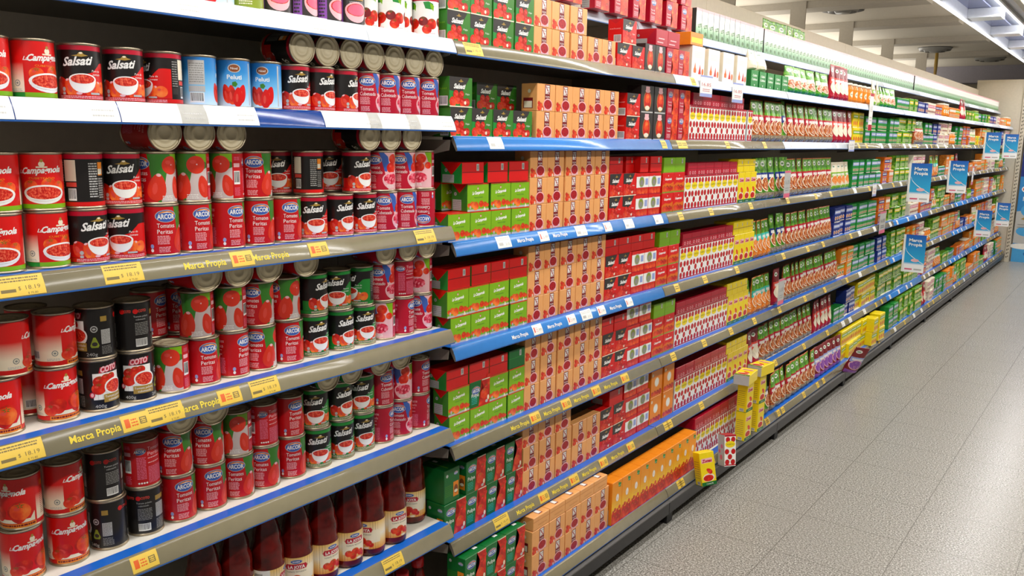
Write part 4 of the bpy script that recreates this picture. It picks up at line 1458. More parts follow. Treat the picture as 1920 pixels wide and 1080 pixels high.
tpc T 9 -0.23 11.854 2.055 0 - 1
tpc T 9 -0.23 11.916 2.055 0 - 1
tpc T 9 -0.23 11.978 2.055 0 - 1
tpc T 9 -0.23 12.040 2.055 0 - 1
tpc T 9 -0.23 12.103 2.055 0 - 1
tpc T 9 -0.23 12.165 2.055 0 - 1
tpc T 9 -0.23 12.227 2.055 0 - 1
tpc T 10 -0.23 12.289 2.055 0 - 1
tpc T 10 -0.23 12.351 2.055 0 - 1
tpc T 10 -0.23 12.413 2.055 0 - 1
tpc T 10 -0.23 12.475 2.055 0 - 1
tpc T 10 -0.23 12.537 2.055 0 - 1
tpc T 10 -0.23 12.600 2.055 0 - 1
tpc T 10 -0.23 12.662 2.055 0 - 1
tpc T 10 -0.23 12.724 2.055 0 - 1
tpc T 10 -0.23 12.786 2.055 0 - 1
tpc T 10 -0.23 12.848 2.055 0 - 1
tpc T 10 -0.23 12.910 2.055 0 - 1
tpc T 10 -0.23 12.972 2.055 0 - 1
tpc T 10 -0.23 13.034 2.055 0 - 1
tpc T 10 -0.23 13.096 2.055 0 - 1
tpc T 10 -0.23 13.158 2.055 0 - 1
tpc T 10 -0.23 13.220 2.055 0 - 1
tpc T 10 -0.23 13.283 2.055 0 - 1
tpc T 10 -0.23 13.345 2.055 0 - 1
tpc T 10 -0.23 13.407 2.055 0 - 1
tpc T 10 -0.23 13.469 2.055 0 - 1
scg B 2 -0.06 1.844 1.596 0 - 0.951
scg B 2 -0.06 1.938 1.596 0 - 0.951
scg B 2 -0.06 2.037 1.596 0 - 0.983
scg B 2 -0.06 2.135 1.596 0 - 0.983
scg B 2 -0.06 1.842 1.6765 0 - 1
scg B 2 -0.15 2.073 1.6765 0 - 1
scg B 2 -0.15 2.174 1.6765 0 - 1
bei B 2 -0.06 2.259 1.596 0 - 1
bei B 2 -0.06 2.259 1.6795 0 - 1
bei B 2 -0.06 2.362 1.596 0 - 0.996
bei B 2 -0.06 2.362 1.6795 0 - 0.996
bei B 2 -0.06 2.463 1.596 0 - 0.996
bei B 2 -0.06 2.463 1.6795 0 - 0.996
bei B 2 -0.06 2.565 1.596 0 - 1
bei B 2 -0.06 2.565 1.6795 0 - 1
bei B 2 -0.06 2.667 1.596 0 - 1
bei B 2 -0.06 2.667 1.6795 0 - 1
src B 2 -0.06 2.828 1.596 0 - 1
src B 2 -0.06 2.828 1.6795 0 - 1
bop B 2 -0.06 2.935 1.596 0 - 1
bop B 2 -0.06 2.935 1.6965 0 - 1
bop B 2 -0.06 3.041 1.596 0 - 1
bop B 2 -0.06 3.041 1.6965 0 - 1
arr B 3 -0.06 3.149 1.596 0 - 1
arr B 3 -0.06 3.256 1.596 0 - 1
arr B 3 -0.06 3.149 1.6965 0 - 1
arr B 3 -0.06 3.256 1.6965 0 - 1
dot B 3 -0.055 3.341 1.596 0 - 0.947
dot B 3 -0.055 3.404 1.596 0 - 0.947
dot B 3 -0.055 3.466 1.596 0 - 0.947
dot B 3 -0.055 3.528 1.596 0 - 0.947
dot B 3 -0.055 3.590 1.596 0 - 0.948
dot B 3 -0.055 3.652 1.596 0 - 0.947
dot B 3 -0.055 3.714 1.596 0 - 0.947
dot B 3 -0.055 3.776 1.596 0 - 0.947
dot B 3 -0.055 3.839 1.596 0 - 0.947
dot B 3 -0.055 3.901 1.596 0 - 0.948
doh B 3 -0.075 3.384 1.742 0 - 0.758
doh B 3 -0.075 3.477 1.742 0 - 0.758
doh B 3 -0.075 3.569 1.742 0 - 0.758
doh B 3 -0.075 3.662 1.742 0 - 0.758
doh B 3 -0.075 3.754 1.742 0 - 0.758
doh B 3 -0.075 3.847 1.742 0 - 0.758
dot B 3 -0.055 3.983 1.596 0 - 1
pbr B 3 -0.052 4.082 1.596 0 - 0.725
pbr B 3 -0.052 4.163 1.596 0 - 0.725
pbr B 3 -0.052 4.245 1.596 0 - 0.725
pbr B 3 -0.052 4.326 1.596 0 - 0.725
pbr B 3 -0.052 4.407 1.596 0 - 0.726
pgr B 4 -0.052 4.497 1.596 0 - 0.805
pbr B 4 -0.052 4.600 1.596 0 - 0.795
pbr B 4 -0.052 4.689 1.596 0 - 0.794
pbr B 4 -0.052 4.778 1.596 0 - 0.794
pbr B 4 -0.052 4.867 1.596 0 - 0.795
pbr B 4 -0.052 4.955 1.596 0 - 0.794
pbr B 4 -0.052 5.044 1.596 0 - 0.794
pbr B 4 -0.052 5.133 1.596 0 - 0.794
pbr B 4 -0.052 5.222 1.596 0 - 0.794
pbr B 4 -0.052 5.311 1.596 0 - 0.795
prd B 4 -0.05 5.416 1.596 0 - 0.98
prd B 4 -0.05 5.516 1.596 0 - 0.98
prd B 4 -0.05 5.615 1.596 0 - 0.98
prd B 4 -0.05 5.715 1.596 0 - 0.981
ypk B 5 -0.07 5.861 1.596 0 - 1
ypk B 5 -0.07 6.005 1.596 0 - 1
ypk B 5 -0.07 5.861 1.6965 0 - 1
ypk B 5 -0.07 6.005 1.6965 0 - 1
gre B 5 -0.065 6.178 1.596 0 - 1
gre B 5 -0.065 6.326 1.596 0 - 1
gre B 5 -0.065 6.475 1.596 0 - 1
gre B 5 -0.065 6.624 1.596 0 - 1
gre B 5 -0.065 6.772 1.596 0 - 1
gre B 5 -0.065 6.921 1.596 0 - 1
gre B 5 -0.065 6.178 1.6865 0 - 1
gre B 5 -0.065 6.326 1.6865 0 - 1
gre B 5 -0.065 6.475 1.6865 0 - 1
gre B 5 -0.065 6.624 1.6865 0 - 1
gre B 5 -0.065 6.772 1.6865 0 - 1
gre B 5 -0.065 6.921 1.6865 0 - 1
cgr C 2 -0.064 1.845 1.307 0 - 0.984
cgr C 2 -0.064 1.943 1.307 0 - 0.984
cgr C 2 -0.064 2.041 1.307 0 - 0.984
cgr C 2 -0.064 2.139 1.307 0 - 0.935
cgr C 2 -0.064 1.929 1.3865 0 - 1
cgr C 2 -0.064 2.037 1.3865 0 - 0.984
cgr C 2 -0.064 2.135 1.3865 0 - 0.977
cgr C 2 -0.14 1.906 1.3865 0 - 1
cgh C 2 -0.07 1.900 1.466 0 - 1
cgh C 2 -0.07 2.016 1.466 0 - 1
cgh C 2 -0.07 2.122 1.466 0 - 1
bei C 2 -0.064 2.233 1.307 0 - 0.936
bei C 2 -0.064 2.233 1.3905 0 - 0.954
bei C 2 -0.064 2.233 1.474 0 - 0.954
bei C 2 -0.064 2.330 1.307 0 - 0.954
bei C 2 -0.064 2.330 1.3905 0 - 0.954
bei C 2 -0.064 2.330 1.474 0 - 0.954
bei C 2 -0.064 2.434 1.307 0 - 0.926
bei C 2 -0.064 2.434 1.3905 0 - 0.926
bei C 2 -0.064 2.434 1.474 0 - 0.926
bei C 2 -0.064 2.528 1.307 0 - 0.926
bei C 2 -0.064 2.528 1.3905 0 - 0.926
bei C 2 -0.064 2.528 1.474 0 - 0.926
bei C 2 -0.064 2.626 1.307 0 - 0.965
bei C 2 -0.064 2.626 1.3905 0 - 0.965
bei C 2 -0.064 2.626 1.474 0 - 0.965
src C 2 -0.064 2.731 1.307 0 - 0.99
src C 2 -0.064 2.731 1.3905 0 - 0.99
src C 2 -0.064 2.832 1.307 0 - 0.99
src C 2 -0.064 2.832 1.3905 0 - 0.99
med C 2 -0.064 2.933 1.307 0 - 0.999
med C 2 -0.064 2.933 1.3895 0 - 0.999
med C 2 -0.064 3.035 1.307 0 - 1
med C 2 -0.064 3.035 1.3895 0 - 1
srh C 2 -0.102 2.772 1.474 0 - 1
srh C 2 -0.102 2.877 1.474 0 - 0.643
srh C 2 -0.076 2.943 1.474 0 - 0.643
srh C 2 -0.076 3.041 1.474 0 - 0.96
crd C 3 -0.064 3.152 1.307 0 - 0.993
crd C 3 -0.064 3.152 1.3875 0 - 0.993
crd C 3 -0.064 3.253 1.307 0 - 0.993
crd C 3 -0.064 3.253 1.3875 0 - 0.993
crh C 3 -0.074 3.156 1.468 0 - 0.967
crh C 3 -0.074 3.254 1.468 0 - 0.967
dot C 3 -0.059 3.341 1.307 0 - 0.989
dot C 3 -0.059 3.406 1.307 0 - 0.989
dot C 3 -0.059 3.470 1.307 0 - 0.989
dot C 3 -0.059 3.535 1.307 0 - 0.989
dot C 3 -0.059 3.600 1.307 0 - 0.989
dot C 3 -0.059 3.665 1.307 0 - 0.989
dot C 3 -0.059 3.730 1.307 0 - 0.989
dot C 3 -0.059 3.795 1.307 0 - 0.989
dot C 3 -0.059 3.859 1.307 0 - 0.989
doh C 3 -0.079 3.376 1.453 0 - 0.732
doh C 3 -0.079 3.466 1.453 0 - 0.732
doh C 3 -0.079 3.555 1.453 0 - 0.731
doh C 3 -0.079 3.644 1.453 0 - 0.731
doh C 3 -0.079 3.733 1.453 0 - 0.732
doh C 3 -0.079 3.823 1.453 0 - 0.732
yel C 3 -0.059 3.936 1.307 0 - 0.993
yel C 3 -0.059 4.012 1.307 0 - 0.992
yel C 3 -0.059 4.088 1.307 0 - 0.992
yeh C 3 -0.084 3.912 1.453 0 - 0.89
yeh C 3 -0.084 3.987 1.453 0 - 0.981
yeh C 3 -0.084 4.062 1.453 0 - 0.981
pgr C 3 -0.057 4.200 1.307 0 - 0.79
pgr C 3 -0.057 4.288 1.307 0 - 0.79
pgr C 3 -0.057 4.377 1.307 0 - 0.791
pgr C 4 -0.057 4.465 1.307 0 - 0.791
pgr C 4 -0.057 4.553 1.307 0 - 0.791
pbr C 4 -0.057 4.651 1.307 0 - 0.806
pbr C 4 -0.057 4.742 1.307 0 - 0.806
pbr C 4 -0.057 4.832 1.307 0 - 0.806
pbr C 4 -0.057 4.922 1.307 0 - 0.806
pbr C 4 -0.057 5.012 1.307 0 - 0.806
pbr C 4 -0.057 5.103 1.307 0 - 0.806
pbr C 4 -0.057 5.193 1.307 0 - 0.806
pbr C 4 -0.057 5.283 1.307 0 - 0.806
pbr C 4 -0.057 5.373 1.307 0 - 0.806
pwh C 4 -0.054 5.488 1.307 0 - 1
pwh C 4 -0.054 5.583 1.307 0 - 1
pwh C 4 -0.054 5.678 1.307 0 - 1
pwh C 5 -0.054 5.773 1.307 0 - 1
gre C 5 -0.069 5.948 1.307 0 - 1
gre C 5 -0.069 6.100 1.307 0 - 1
gre C 5 -0.069 6.253 1.307 0 - 1
gre C 5 -0.069 6.405 1.307 0 - 1
gre C 5 -0.069 6.558 1.307 0 - 1
gre C 5 -0.069 5.948 1.3975 0 - 1
gre C 5 -0.069 6.100 1.3975 0 - 1
gre C 5 -0.069 6.253 1.3975 0 - 1
gre C 5 -0.069 6.405 1.3975 0 - 1
gre C 5 -0.069 6.558 1.3975 0 - 1
opk C 5 -0.069 6.756 1.307 0 - 1
opk C 5 -0.069 6.938 1.307 0 - 1
opk C 5 -0.069 6.756 1.4025 0 - 1
opk C 5 -0.069 6.938 1.4025 0 - 1
lim C 6 -0.069 7.149 1.307 0 - 1
lim C 6 -0.069 7.322 1.307 0 - 1
lim C 6 -0.069 7.495 1.307 0 - 1
lim C 6 -0.069 7.149 1.4075 0 - 1
lim C 6 -0.069 7.322 1.4075 0 - 1
lim C 6 -0.069 7.495 1.4075 0 - 1
cgr D 2 -0.068 1.860 1.009 0 - 0.909
cgr D 2 -0.068 1.951 1.009 0 - 0.909
cgr D 2 -0.068 2.044 1.009 0 - 0.939
cgr D 2 -0.068 2.145 1.009 0 - 0.907
cgr D 2 -0.068 1.847 1.0885 0 - 0.963
cgr D 2 -0.068 1.943 1.0885 0 - 0.963
cgr D 2 -0.068 2.042 1.0885 0 - 0.996
cgr D 2 -0.068 2.142 1.0885 0 - 0.933
cgh D 2 -0.077 1.851 1.168 0 - 1
cgh D 2 -0.077 1.952 1.168 0 - 0.929
cgh D 2 -0.077 2.044 1.168 0 - 0.929
cgh D 2 -0.077 2.138 1.168 0 - 0.943
bei D 2 -0.068 2.236 1.009 0 - 0.889
bei D 2 -0.068 2.236 1.0925 0 - 0.889
bei D 2 -0.068 2.236 1.176 0 - 0.889
bei D 2 -0.068 2.326 1.009 0 - 0.889
bei D 2 -0.068 2.326 1.0925 0 - 0.889
bei D 2 -0.068 2.326 1.176 0 - 0.889
bei D 2 -0.068 2.430 1.009 0 - 0.989
bei D 2 -0.068 2.430 1.0925 0 - 0.989
bei D 2 -0.068 2.430 1.176 0 - 0.989
bei D 2 -0.068 2.530 1.009 0 - 0.956
bei D 2 -0.068 2.530 1.0925 0 - 0.956
bei D 2 -0.068 2.530 1.176 0 - 0.956
bei D 2 -0.068 2.628 1.009 0 - 0.956
bei D 2 -0.068 2.628 1.0925 0 - 0.956
bei D 2 -0.068 2.628 1.176 0 - 0.956
src D 2 -0.068 2.728 1.009 0 - 0.978
src D 2 -0.068 2.728 1.0925 0 - 0.978
src D 2 -0.068 2.827 1.009 0 - 0.978
src D 2 -0.068 2.827 1.0925 0 - 0.978
med D 2 -0.068 2.931 1.009 0 - 1
med D 2 -0.068 2.931 1.0915 0 - 1
med D 2 -0.068 3.034 1.009 0 - 1
med D 2 -0.068 3.034 1.0915 0 - 1
srh D 2 -0.08 2.725 1.176 0 - 0.956
srh D 2 -0.08 2.823 1.176 0 - 0.955
srh D 2 -0.08 2.920 1.176 0 - 0.955
srh D 2 -0.08 3.018 1.176 0 - 0.958
crd D 3 -0.068 3.137 1.009 0 - 1
crd D 3 -0.068 3.137 1.0895 0 - 1
crd D 3 -0.068 3.243 1.009 0 - 1
crd D 3 -0.068 3.243 1.0895 0 - 1
crh D 3 -0.078 3.154 1.17 0 - 0.946
crh D 3 -0.078 3.250 1.17 0 - 0.946
dot D 3 -0.063 3.339 1.009 0 - 1
dot D 3 -0.063 3.405 1.009 0 - 1
dot D 3 -0.063 3.471 1.009 0 - 1
dot D 3 -0.063 3.537 1.009 0 - 1
dot D 3 -0.063 3.602 1.009 0 - 1
dot D 3 -0.063 3.668 1.009 0 - 1
dot D 3 -0.063 3.734 1.009 0 - 1
dot D 3 -0.063 3.800 1.009 0 - 1
dot D 3 -0.063 3.865 1.009 0 - 1
doh D 3 -0.083 3.371 1.155 0 - 0.75
doh D 3 -0.083 3.462 1.155 0 - 0.75
doh D 3 -0.083 3.554 1.155 0 - 0.75
doh D 3 -0.083 3.646 1.155 0 - 0.75
doh D 3 -0.083 3.737 1.155 0 - 0.75
doh D 3 -0.083 3.829 1.155 0 - 0.75
yel D 3 -0.063 3.937 1.009 0 - 0.839
yel D 3 -0.063 4.001 1.009 0 - 0.839
yel D 3 -0.063 4.066 1.009 0 - 0.84
yel D 3 -0.063 4.130 1.009 0 - 0.805
yeh D 3 -0.088 3.913 1.155 0 - 0.831
yeh D 3 -0.088 3.977 1.155 0 - 0.831
yeh D 3 -0.088 4.040 1.155 0 - 0.829
yeh D 3 -0.088 4.104 1.155 0 - 0.829
pte D 3 -0.06 4.203 1.009 0 - 0.639
pte D 3 -0.06 4.268 1.009 0 - 0.639
pte D 3 -0.06 4.333 1.009 0 - 0.639
pte D 3 -0.06 4.399 1.009 0 - 0.639
pgr D 4 -0.06 4.477 1.009 0 - 0.675
pgr D 4 -0.06 4.553 1.009 0 - 0.674
pgr D 4 -0.06 4.629 1.009 0 - 0.674
pbr D 4 -0.06 4.710 1.009 0 - 0.624
pbr D 4 -0.06 4.780 1.009 0 - 0.624
pbr D 4 -0.06 4.851 1.009 0 - 0.624
pbr D 4 -0.06 4.921 1.009 0 - 0.624
pbr D 4 -0.06 4.991 1.009 0 - 0.624
pbr D 4 -0.06 5.061 1.009 0 - 0.624
pbr D 4 -0.06 5.131 1.009 0 - 0.624
pbr D 4 -0.06 5.201 1.009 0 - 0.624
pbr D 4 -0.06 5.271 1.009 0 - 0.624
pbr D 4 -0.06 5.341 1.009 0 - 0.624
pbr D 4 -0.06 5.412 1.009 0 - 0.624
pbr D 4 -0.06 5.482 1.009 0 - 0.625
blu D 4 -0.073 5.609 1.009 0 - 1
blu D 5 -0.073 5.747 1.009 0 - 1
blu D 5 -0.073 5.886 1.009 0 - 1
blu D 4 -0.073 5.609 1.0995 0 - 1
blu D 5 -0.073 5.747 1.0995 0 - 1
blu D 5 -0.073 5.886 1.0995 0 - 1
gre D 5 -0.073 6.044 1.009 0 - 0.949
gre D 5 -0.073 6.169 1.009 0 - 0.949
gre D 5 -0.073 6.293 1.009 0 - 0.949
gre D 5 -0.073 6.418 1.009 0 - 0.949
gre D 5 -0.073 6.543 1.009 0 - 0.949
gre D 5 -0.073 6.044 1.0995 0 - 0.949
gre D 5 -0.073 6.169 1.0995 0 - 0.949
gre D 5 -0.073 6.293 1.0995 0 - 0.949
gre D 5 -0.073 6.418 1.0995 0 - 0.949
gre D 5 -0.073 6.543 1.0995 0 - 0.949
opk D 5 -0.073 6.726 1.009 0 - 1
opk D 5 -0.073 6.905 1.009 0 - 1
opk D 5 -0.073 6.726 1.1045 0 - 1
opk D 5 -0.073 6.905 1.1045 0 - 1
lim D 6 -0.073 7.106 1.009 0 - 1
lim D 6 -0.073 7.263 1.009 0 - 1
lim D 6 -0.073 7.420 1.009 0 - 1
lim D 6 -0.073 7.576 1.009 0 - 1
lim D 6 -0.073 7.106 1.1095 0 - 1
lim D 6 -0.073 7.263 1.1095 0 - 1
lim D 6 -0.073 7.420 1.1095 0 - 1
lim D 6 -0.073 7.576 1.1095 0 - 1
cgr E 2 -0.072 1.862 0.714 0 - 0.955
cgr E 2 -0.072 1.957 0.714 0 - 0.915
cgr E 2 -0.072 2.048 0.714 0 - 0.915
cgr E 2 -0.072 2.144 0.714 0 - 0.89
cgr E 2 -0.072 1.859 0.7935 0 - 0.977
pus E 2 -0.072 1.957 0.7935 0 - 0.959
cgr E 2 -0.072 2.053 0.7935 0 - 0.953
cgr E 2 -0.072 2.148 0.7935 0 - 0.842
cgh E 2 -0.082 1.852 0.873 0 - 1
cgh E 2 -0.082 1.954 0.873 0 - 0.974
cgh E 2 -0.082 2.051 0.873 0 - 0.936
puh E 2 -0.092 2.146 0.874 0 - 0.861
bei E 2 -0.072 2.233 0.714 0 - 0.843
bei E 2 -0.072 2.233 0.7975 0 - 0.843
bei E 2 -0.072 2.233 0.881 0 - 0.861
bei E 2 -0.072 2.328 0.714 0 - 0.935
bei E 2 -0.072 2.328 0.7975 0 - 0.935
bei E 2 -0.072 2.328 0.881 0 - 0.935
bei E 2 -0.072 2.435 0.714 0 - 1
bei E 2 -0.072 2.435 0.7975 0 - 1
bei E 2 -0.072 2.435 0.881 0 - 1
bei E 2 -0.072 2.539 0.714 0 - 0.969
bei E 2 -0.072 2.539 0.7975 0 - 0.969
bei E 2 -0.072 2.539 0.881 0 - 0.969
bei E 2 -0.072 2.637 0.714 0 - 0.962
bei E 2 -0.072 2.637 0.7975 0 - 0.962
bei E 2 -0.072 2.637 0.881 0 - 0.838
src E 2 -0.072 2.735 0.714 0 - 0.962
src E 2 -0.072 2.735 0.7975 0 - 0.962
src E 2 -0.072 2.833 0.714 0 - 0.952
src E 2 -0.072 2.833 0.7975 0 - 0.952
med E 2 -0.072 2.930 0.714 0 - 0.952
med E 2 -0.072 2.930 0.7965 0 - 0.952
med E 2 -0.072 3.034 0.714 0 - 1
med E 2 -0.072 3.034 0.7965 0 - 1
srh E 2 -0.084 2.723 0.881 0 - 0.838
srh E 2 -0.084 2.820 0.881 0 - 0.94
med E 2 -0.072 2.915 0.881 0 - 0.94
med E 2 -0.072 3.018 0.881 0 - 1
crd E 3 -0.072 3.142 0.714 0 - 1
crd E 3 -0.072 3.142 0.7945 0 - 1
crd E 3 -0.072 3.244 0.714 0 - 1
crd E 3 -0.072 3.244 0.7945 0 - 0.966
crh E 3 -0.082 3.145 0.875 0 - 0.974
crh E 3 -0.082 3.244 0.875 0 - 0.969
dot E 3 -0.067 3.334 0.714 0 - 0.972
dot E 3 -0.067 3.398 0.714 0 - 0.972
dot E 3 -0.067 3.462 0.714 0 - 0.972
dot E 3 -0.067 3.526 0.714 0 - 0.972
dot E 3 -0.067 3.589 0.714 0 - 0.972
dot E 3 -0.067 3.653 0.714 0 - 0.972
dot E 3 -0.067 3.717 0.714 0 - 0.972
dot E 3 -0.067 3.780 0.714 0 - 0.972
dot E 3 -0.067 3.844 0.714 0 - 0.972
doh E 3 -0.087 3.352 0.86 0 - 0.747
doh E 3 -0.087 3.443 0.86 0 - 0.747
doh E 3 -0.087 3.534 0.86 0 - 0.747
doh E 3 -0.087 3.625 0.86 0 - 0.747
doh E 3 -0.087 3.716 0.86 0 - 0.747
doh E 3 -0.087 3.807 0.86 0 - 0.747
yel E 3 -0.067 3.915 0.714 0 - 0.857
yel E 3 -0.067 3.981 0.714 0 - 0.857
yel E 3 -0.067 4.047 0.714 0 - 0.857
yel E 3 -0.067 4.113 0.714 0 - 0.838
yeh E 3 -0.092 3.892 0.86 0 - 0.848
yeh E 3 -0.092 3.957 0.86 0 - 0.848
yeh E 3 -0.092 4.022 0.86 0 - 0.848
yeh E 3 -0.092 4.087 0.86 0 - 0.848
pte E 3 -0.065 4.188 0.714 0 - 0.684
pte E 3 -0.065 4.258 0.714 0 - 0.684
pte E 3 -0.065 4.328 0.714 0 - 0.684
pte E 3 -0.065 4.398 0.714 0 - 0.683
pte E 4 -0.065 4.468 0.714 0 - 0.683
prd E 4 -0.062 4.591 0.714 0 - 1
pbr E 4 -0.065 4.734 0.714 0 - 0.628
pbr E 4 -0.065 4.805 0.714 0 - 0.628
pbr E 4 -0.065 4.875 0.714 0 - 0.628
pbr E 4 -0.065 4.946 0.714 0 - 0.628
pbr E 4 -0.065 5.017 0.714 0 - 0.627
pbr E 4 -0.065 5.087 0.714 0 - 0.627
pbr E 4 -0.065 5.158 0.714 0 - 0.628
pbr E 4 -0.065 5.228 0.714 0 - 0.628
pbr E 4 -0.065 5.299 0.714 0 - 0.628
pbr E 4 -0.065 5.370 0.714 0 - 0.628
pbr E 4 -0.065 5.440 0.714 0 - 0.628
pbr E 4 -0.065 5.511 0.714 0 - 0.628
pbr E 4 -0.065 5.581 0.714 0 - 0.628
pbr E 4 -0.065 5.652 0.714 0 - 0.628
pbr E 5 -0.065 5.723 0.714 0 - 0.628
opk E 5 -0.077 5.859 0.714 0 - 1
opk E 5 -0.077 6.013 0.714 0 - 1
opk E 5 -0.077 5.859 0.8095 0 - 1
opk E 5 -0.077 6.013 0.8095 0 - 1
gre E 5 -0.077 6.190 0.714 0 - 1
gre E 5 -0.077 6.335 0.714 0 - 1
gre E 5 -0.077 6.480 0.714 0 - 1
gre E 5 -0.077 6.626 0.714 0 - 1
gre E 5 -0.077 6.190 0.8045 0 - 1
gre E 5 -0.077 6.335 0.8045 0 - 1
gre E 5 -0.077 6.480 0.8045 0 - 1
gre E 5 -0.077 6.626 0.8045 0 - 1
blu E 5 -0.077 6.821 0.714 0 - 1
blu E 5 -0.077 7.002 0.714 0 - 1
blu E 5 -0.077 6.821 0.8045 0 - 1
blu E 5 -0.077 7.002 0.8045 0 - 1
lim E 6 -0.077 7.256 0.714 0 - 1
lim E 6 -0.077 7.443 0.714 0 - 1
lim E 6 -0.077 7.630 0.714 0 - 1
lim E 6 -0.077 7.256 0.8145 0 - 1
lim E 6 -0.077 7.443 0.8145 0 - 1
lim E 6 -0.077 7.630 0.8145 0 - 1
pul F 2 -0.081 1.849 0.417 0 - 1
pul F 2 -0.081 1.950 0.417 0 - 1
pul F 2 -0.081 2.053 0.417 0 - 0.968
pul F 2 -0.081 2.151 0.417 0 - 0.9
pul F 2 -0.081 1.947 0.5225 0 - 0.959
pul F 2 -0.081 2.045 0.5225 0 - 0.959
pul F 2 -0.081 2.143 0.5225 0 - 0.915
pul F 2 -0.1 1.838 0.5225 90 - 1
bei F 2 -0.076 2.242 0.417 0 - 0.9
bei F 2 -0.076 2.242 0.5005 0 - 0.9
bei F 2 -0.076 2.341 0.417 0 - 0.968
bei F 2 -0.076 2.341 0.5005 0 - 0.968
bei F 2 -0.076 2.446 0.417 0 - 1
bei F 2 -0.076 2.446 0.5005 0 - 1
bei F 2 -0.076 2.552 0.417 0 - 0.967
bei F 2 -0.076 2.552 0.5005 0 - 0.967
bei F 2 -0.076 2.650 0.417 0 - 0.958
bei F 2 -0.076 2.650 0.5005 0 - 0.958
bei F 2 -0.076 2.236 0.584 0 - 0.915
bei F 2 -0.076 2.333 0.584 0 - 0.956
bei F 2 -0.076 2.438 0.584 0 - 1
src F 2 -0.076 2.748 0.417 0 - 0.958
src F 2 -0.076 2.748 0.5005 0 - 0.958
src F 2 -0.076 2.848 0.417 0 - 0.967
src F 2 -0.076 2.848 0.5005 0 - 0.967
med F 2 -0.076 2.946 0.417 0 - 0.967
med F 2 -0.076 2.946 0.4995 0 - 0.967
med F 2 -0.076 3.049 0.417 0 - 1
med F 2 -0.076 3.049 0.4995 0 - 1
srh F 2 -0.087 2.815 0.584 0 - 1
med F 2 -0.076 2.931 0.584 0 - 1
med F 2 -0.076 3.033 0.584 0 - 1
orf F 3 -0.076 3.162 0.417 0 - 1
orf F 3 -0.076 3.162 0.5325 0 - 1
orf F 3 -0.076 3.278 0.417 0 - 1
orf F 3 -0.076 3.278 0.5325 0 - 1
dot F 3 -0.071 3.372 0.417 0 - 0.994
dot F 3 -0.071 3.438 0.417 0 - 0.994
dot F 3 -0.071 3.503 0.417 0 - 0.992
dot F 3 -0.071 3.568 0.417 0 - 0.992
dot F 3 -0.071 3.633 0.417 0 - 0.994
dot F 3 -0.071 3.698 0.417 0 - 0.994
dot F 3 -0.071 3.763 0.417 0 - 0.994
dot F 3 -0.071 3.828 0.417 0 - 0.994
dot F 3 -0.071 3.893 0.417 0 - 0.994
doh F 3 -0.091 3.396 0.563 0 - 0.756
doh F 3 -0.091 3.488 0.563 0 - 0.756
doh F 3 -0.091 3.580 0.563 0 - 0.756
doh F 3 -0.091 3.672 0.563 0 - 0.756
doh F 3 -0.091 3.764 0.563 0 - 0.756
doh F 3 -0.091 3.857 0.563 0 - 0.756
yel F 3 -0.071 3.966 0.417 0 - 0.877
yel F 3 -0.071 4.033 0.417 0 - 0.876
yel F 3 -0.071 4.100 0.417 0 - 0.876
yel F 3 -0.071 4.168 0.417 0 - 0.876
yeh F 3 -0.096 3.943 0.563 0 - 0.862
yeh F 3 -0.096 4.009 0.563 0 - 0.867
yeh F 3 -0.096 4.076 0.563 0 - 0.867
yeh F 3 -0.096 4.142 0.563 0 - 0.867
prd F 3 -0.066 4.260 0.417 0 - 0.872
prd F 3 -0.066 4.349 0.417 0 - 0.872
pbr F 4 -0.069 4.442 0.417 0 - 0.733
pbr F 4 -0.069 4.525 0.417 0 - 0.733
pbr F 4 -0.069 4.607 0.417 0 - 0.734
pbr F 4 -0.069 4.689 0.417 0 - 0.733
pbr F 4 -0.069 4.771 0.417 0 - 0.733
pbr F 4 -0.069 4.853 0.417 0 - 0.733
pbr F 4 -0.069 4.935 0.417 0 - 0.733
pbr F 4 -0.069 5.018 0.417 0 - 0.734
pbr F 4 -0.069 5.100 0.417 0 - 0.733
pbr F 4 -0.069 5.182 0.417 0 - 0.733
pbr F 4 -0.069 5.264 0.417 0 - 0.734
prd F 4 -0.066 5.356 0.417 0 - 0.778
prd F 4 -0.066 5.435 0.417 0 - 0.778
prd F 4 -0.066 5.514 0.417 0 - 0.778
prd F 4 -0.066 5.593 0.417 0 - 0.778
prd F 4 -0.066 5.673 0.417 0 - 0.778
gre F 5 -0.081 5.799 0.417 0 - 0.95
gre F 5 -0.081 5.924 0.417 0 - 0.95
blu F 5 -0.081 6.070 0.417 0 - 1
blu F 5 -0.081 6.212 0.417 0 - 1
blu F 5 -0.081 6.070 0.5075 0 - 1
blu F 5 -0.081 6.212 0.5075 0 - 1
ypk F 5 -0.086 6.379 0.417 0 - 0.961
ypk F 5 -0.086 6.515 0.417 0 - 0.96
ypk F 5 -0.086 6.651 0.417 0 - 0.96
ypk F 5 -0.086 6.787 0.417 0 - 0.961
ypk F 5 -0.086 6.379 0.5175 0 - 0.961
ypk F 5 -0.086 6.515 0.5175 0 - 0.96
ypk F 5 -0.086 6.651 0.5175 0 - 0.96
ypk F 5 -0.086 6.787 0.5175 0 - 0.961
lim F 5 -0.081 6.973 0.417 0 - 1
lim F 6 -0.081 7.144 0.417 0 - 1
lim F 6 -0.081 7.315 0.417 0 - 1
lim F 6 -0.081 7.486 0.417 0 - 1
lim F 6 -0.081 7.657 0.417 0 - 1
lim F 6 -0.081 7.828 0.417 0 - 1
lim F 5 -0.081 6.973 0.5175 0 - 1
lim F 6 -0.081 7.144 0.5175 0 - 1
lim F 6 -0.081 7.315 0.5175 0 - 1
lim F 6 -0.081 7.486 0.5175 0 - 1
lim F 6 -0.081 7.657 0.5175 0 - 1
lim F 6 -0.081 7.828 0.5175 0 - 1
pul G 2 -0.01 1.861 0.16 0 - 1
pul G 2 -0.01 1.962 0.16 0 - 1
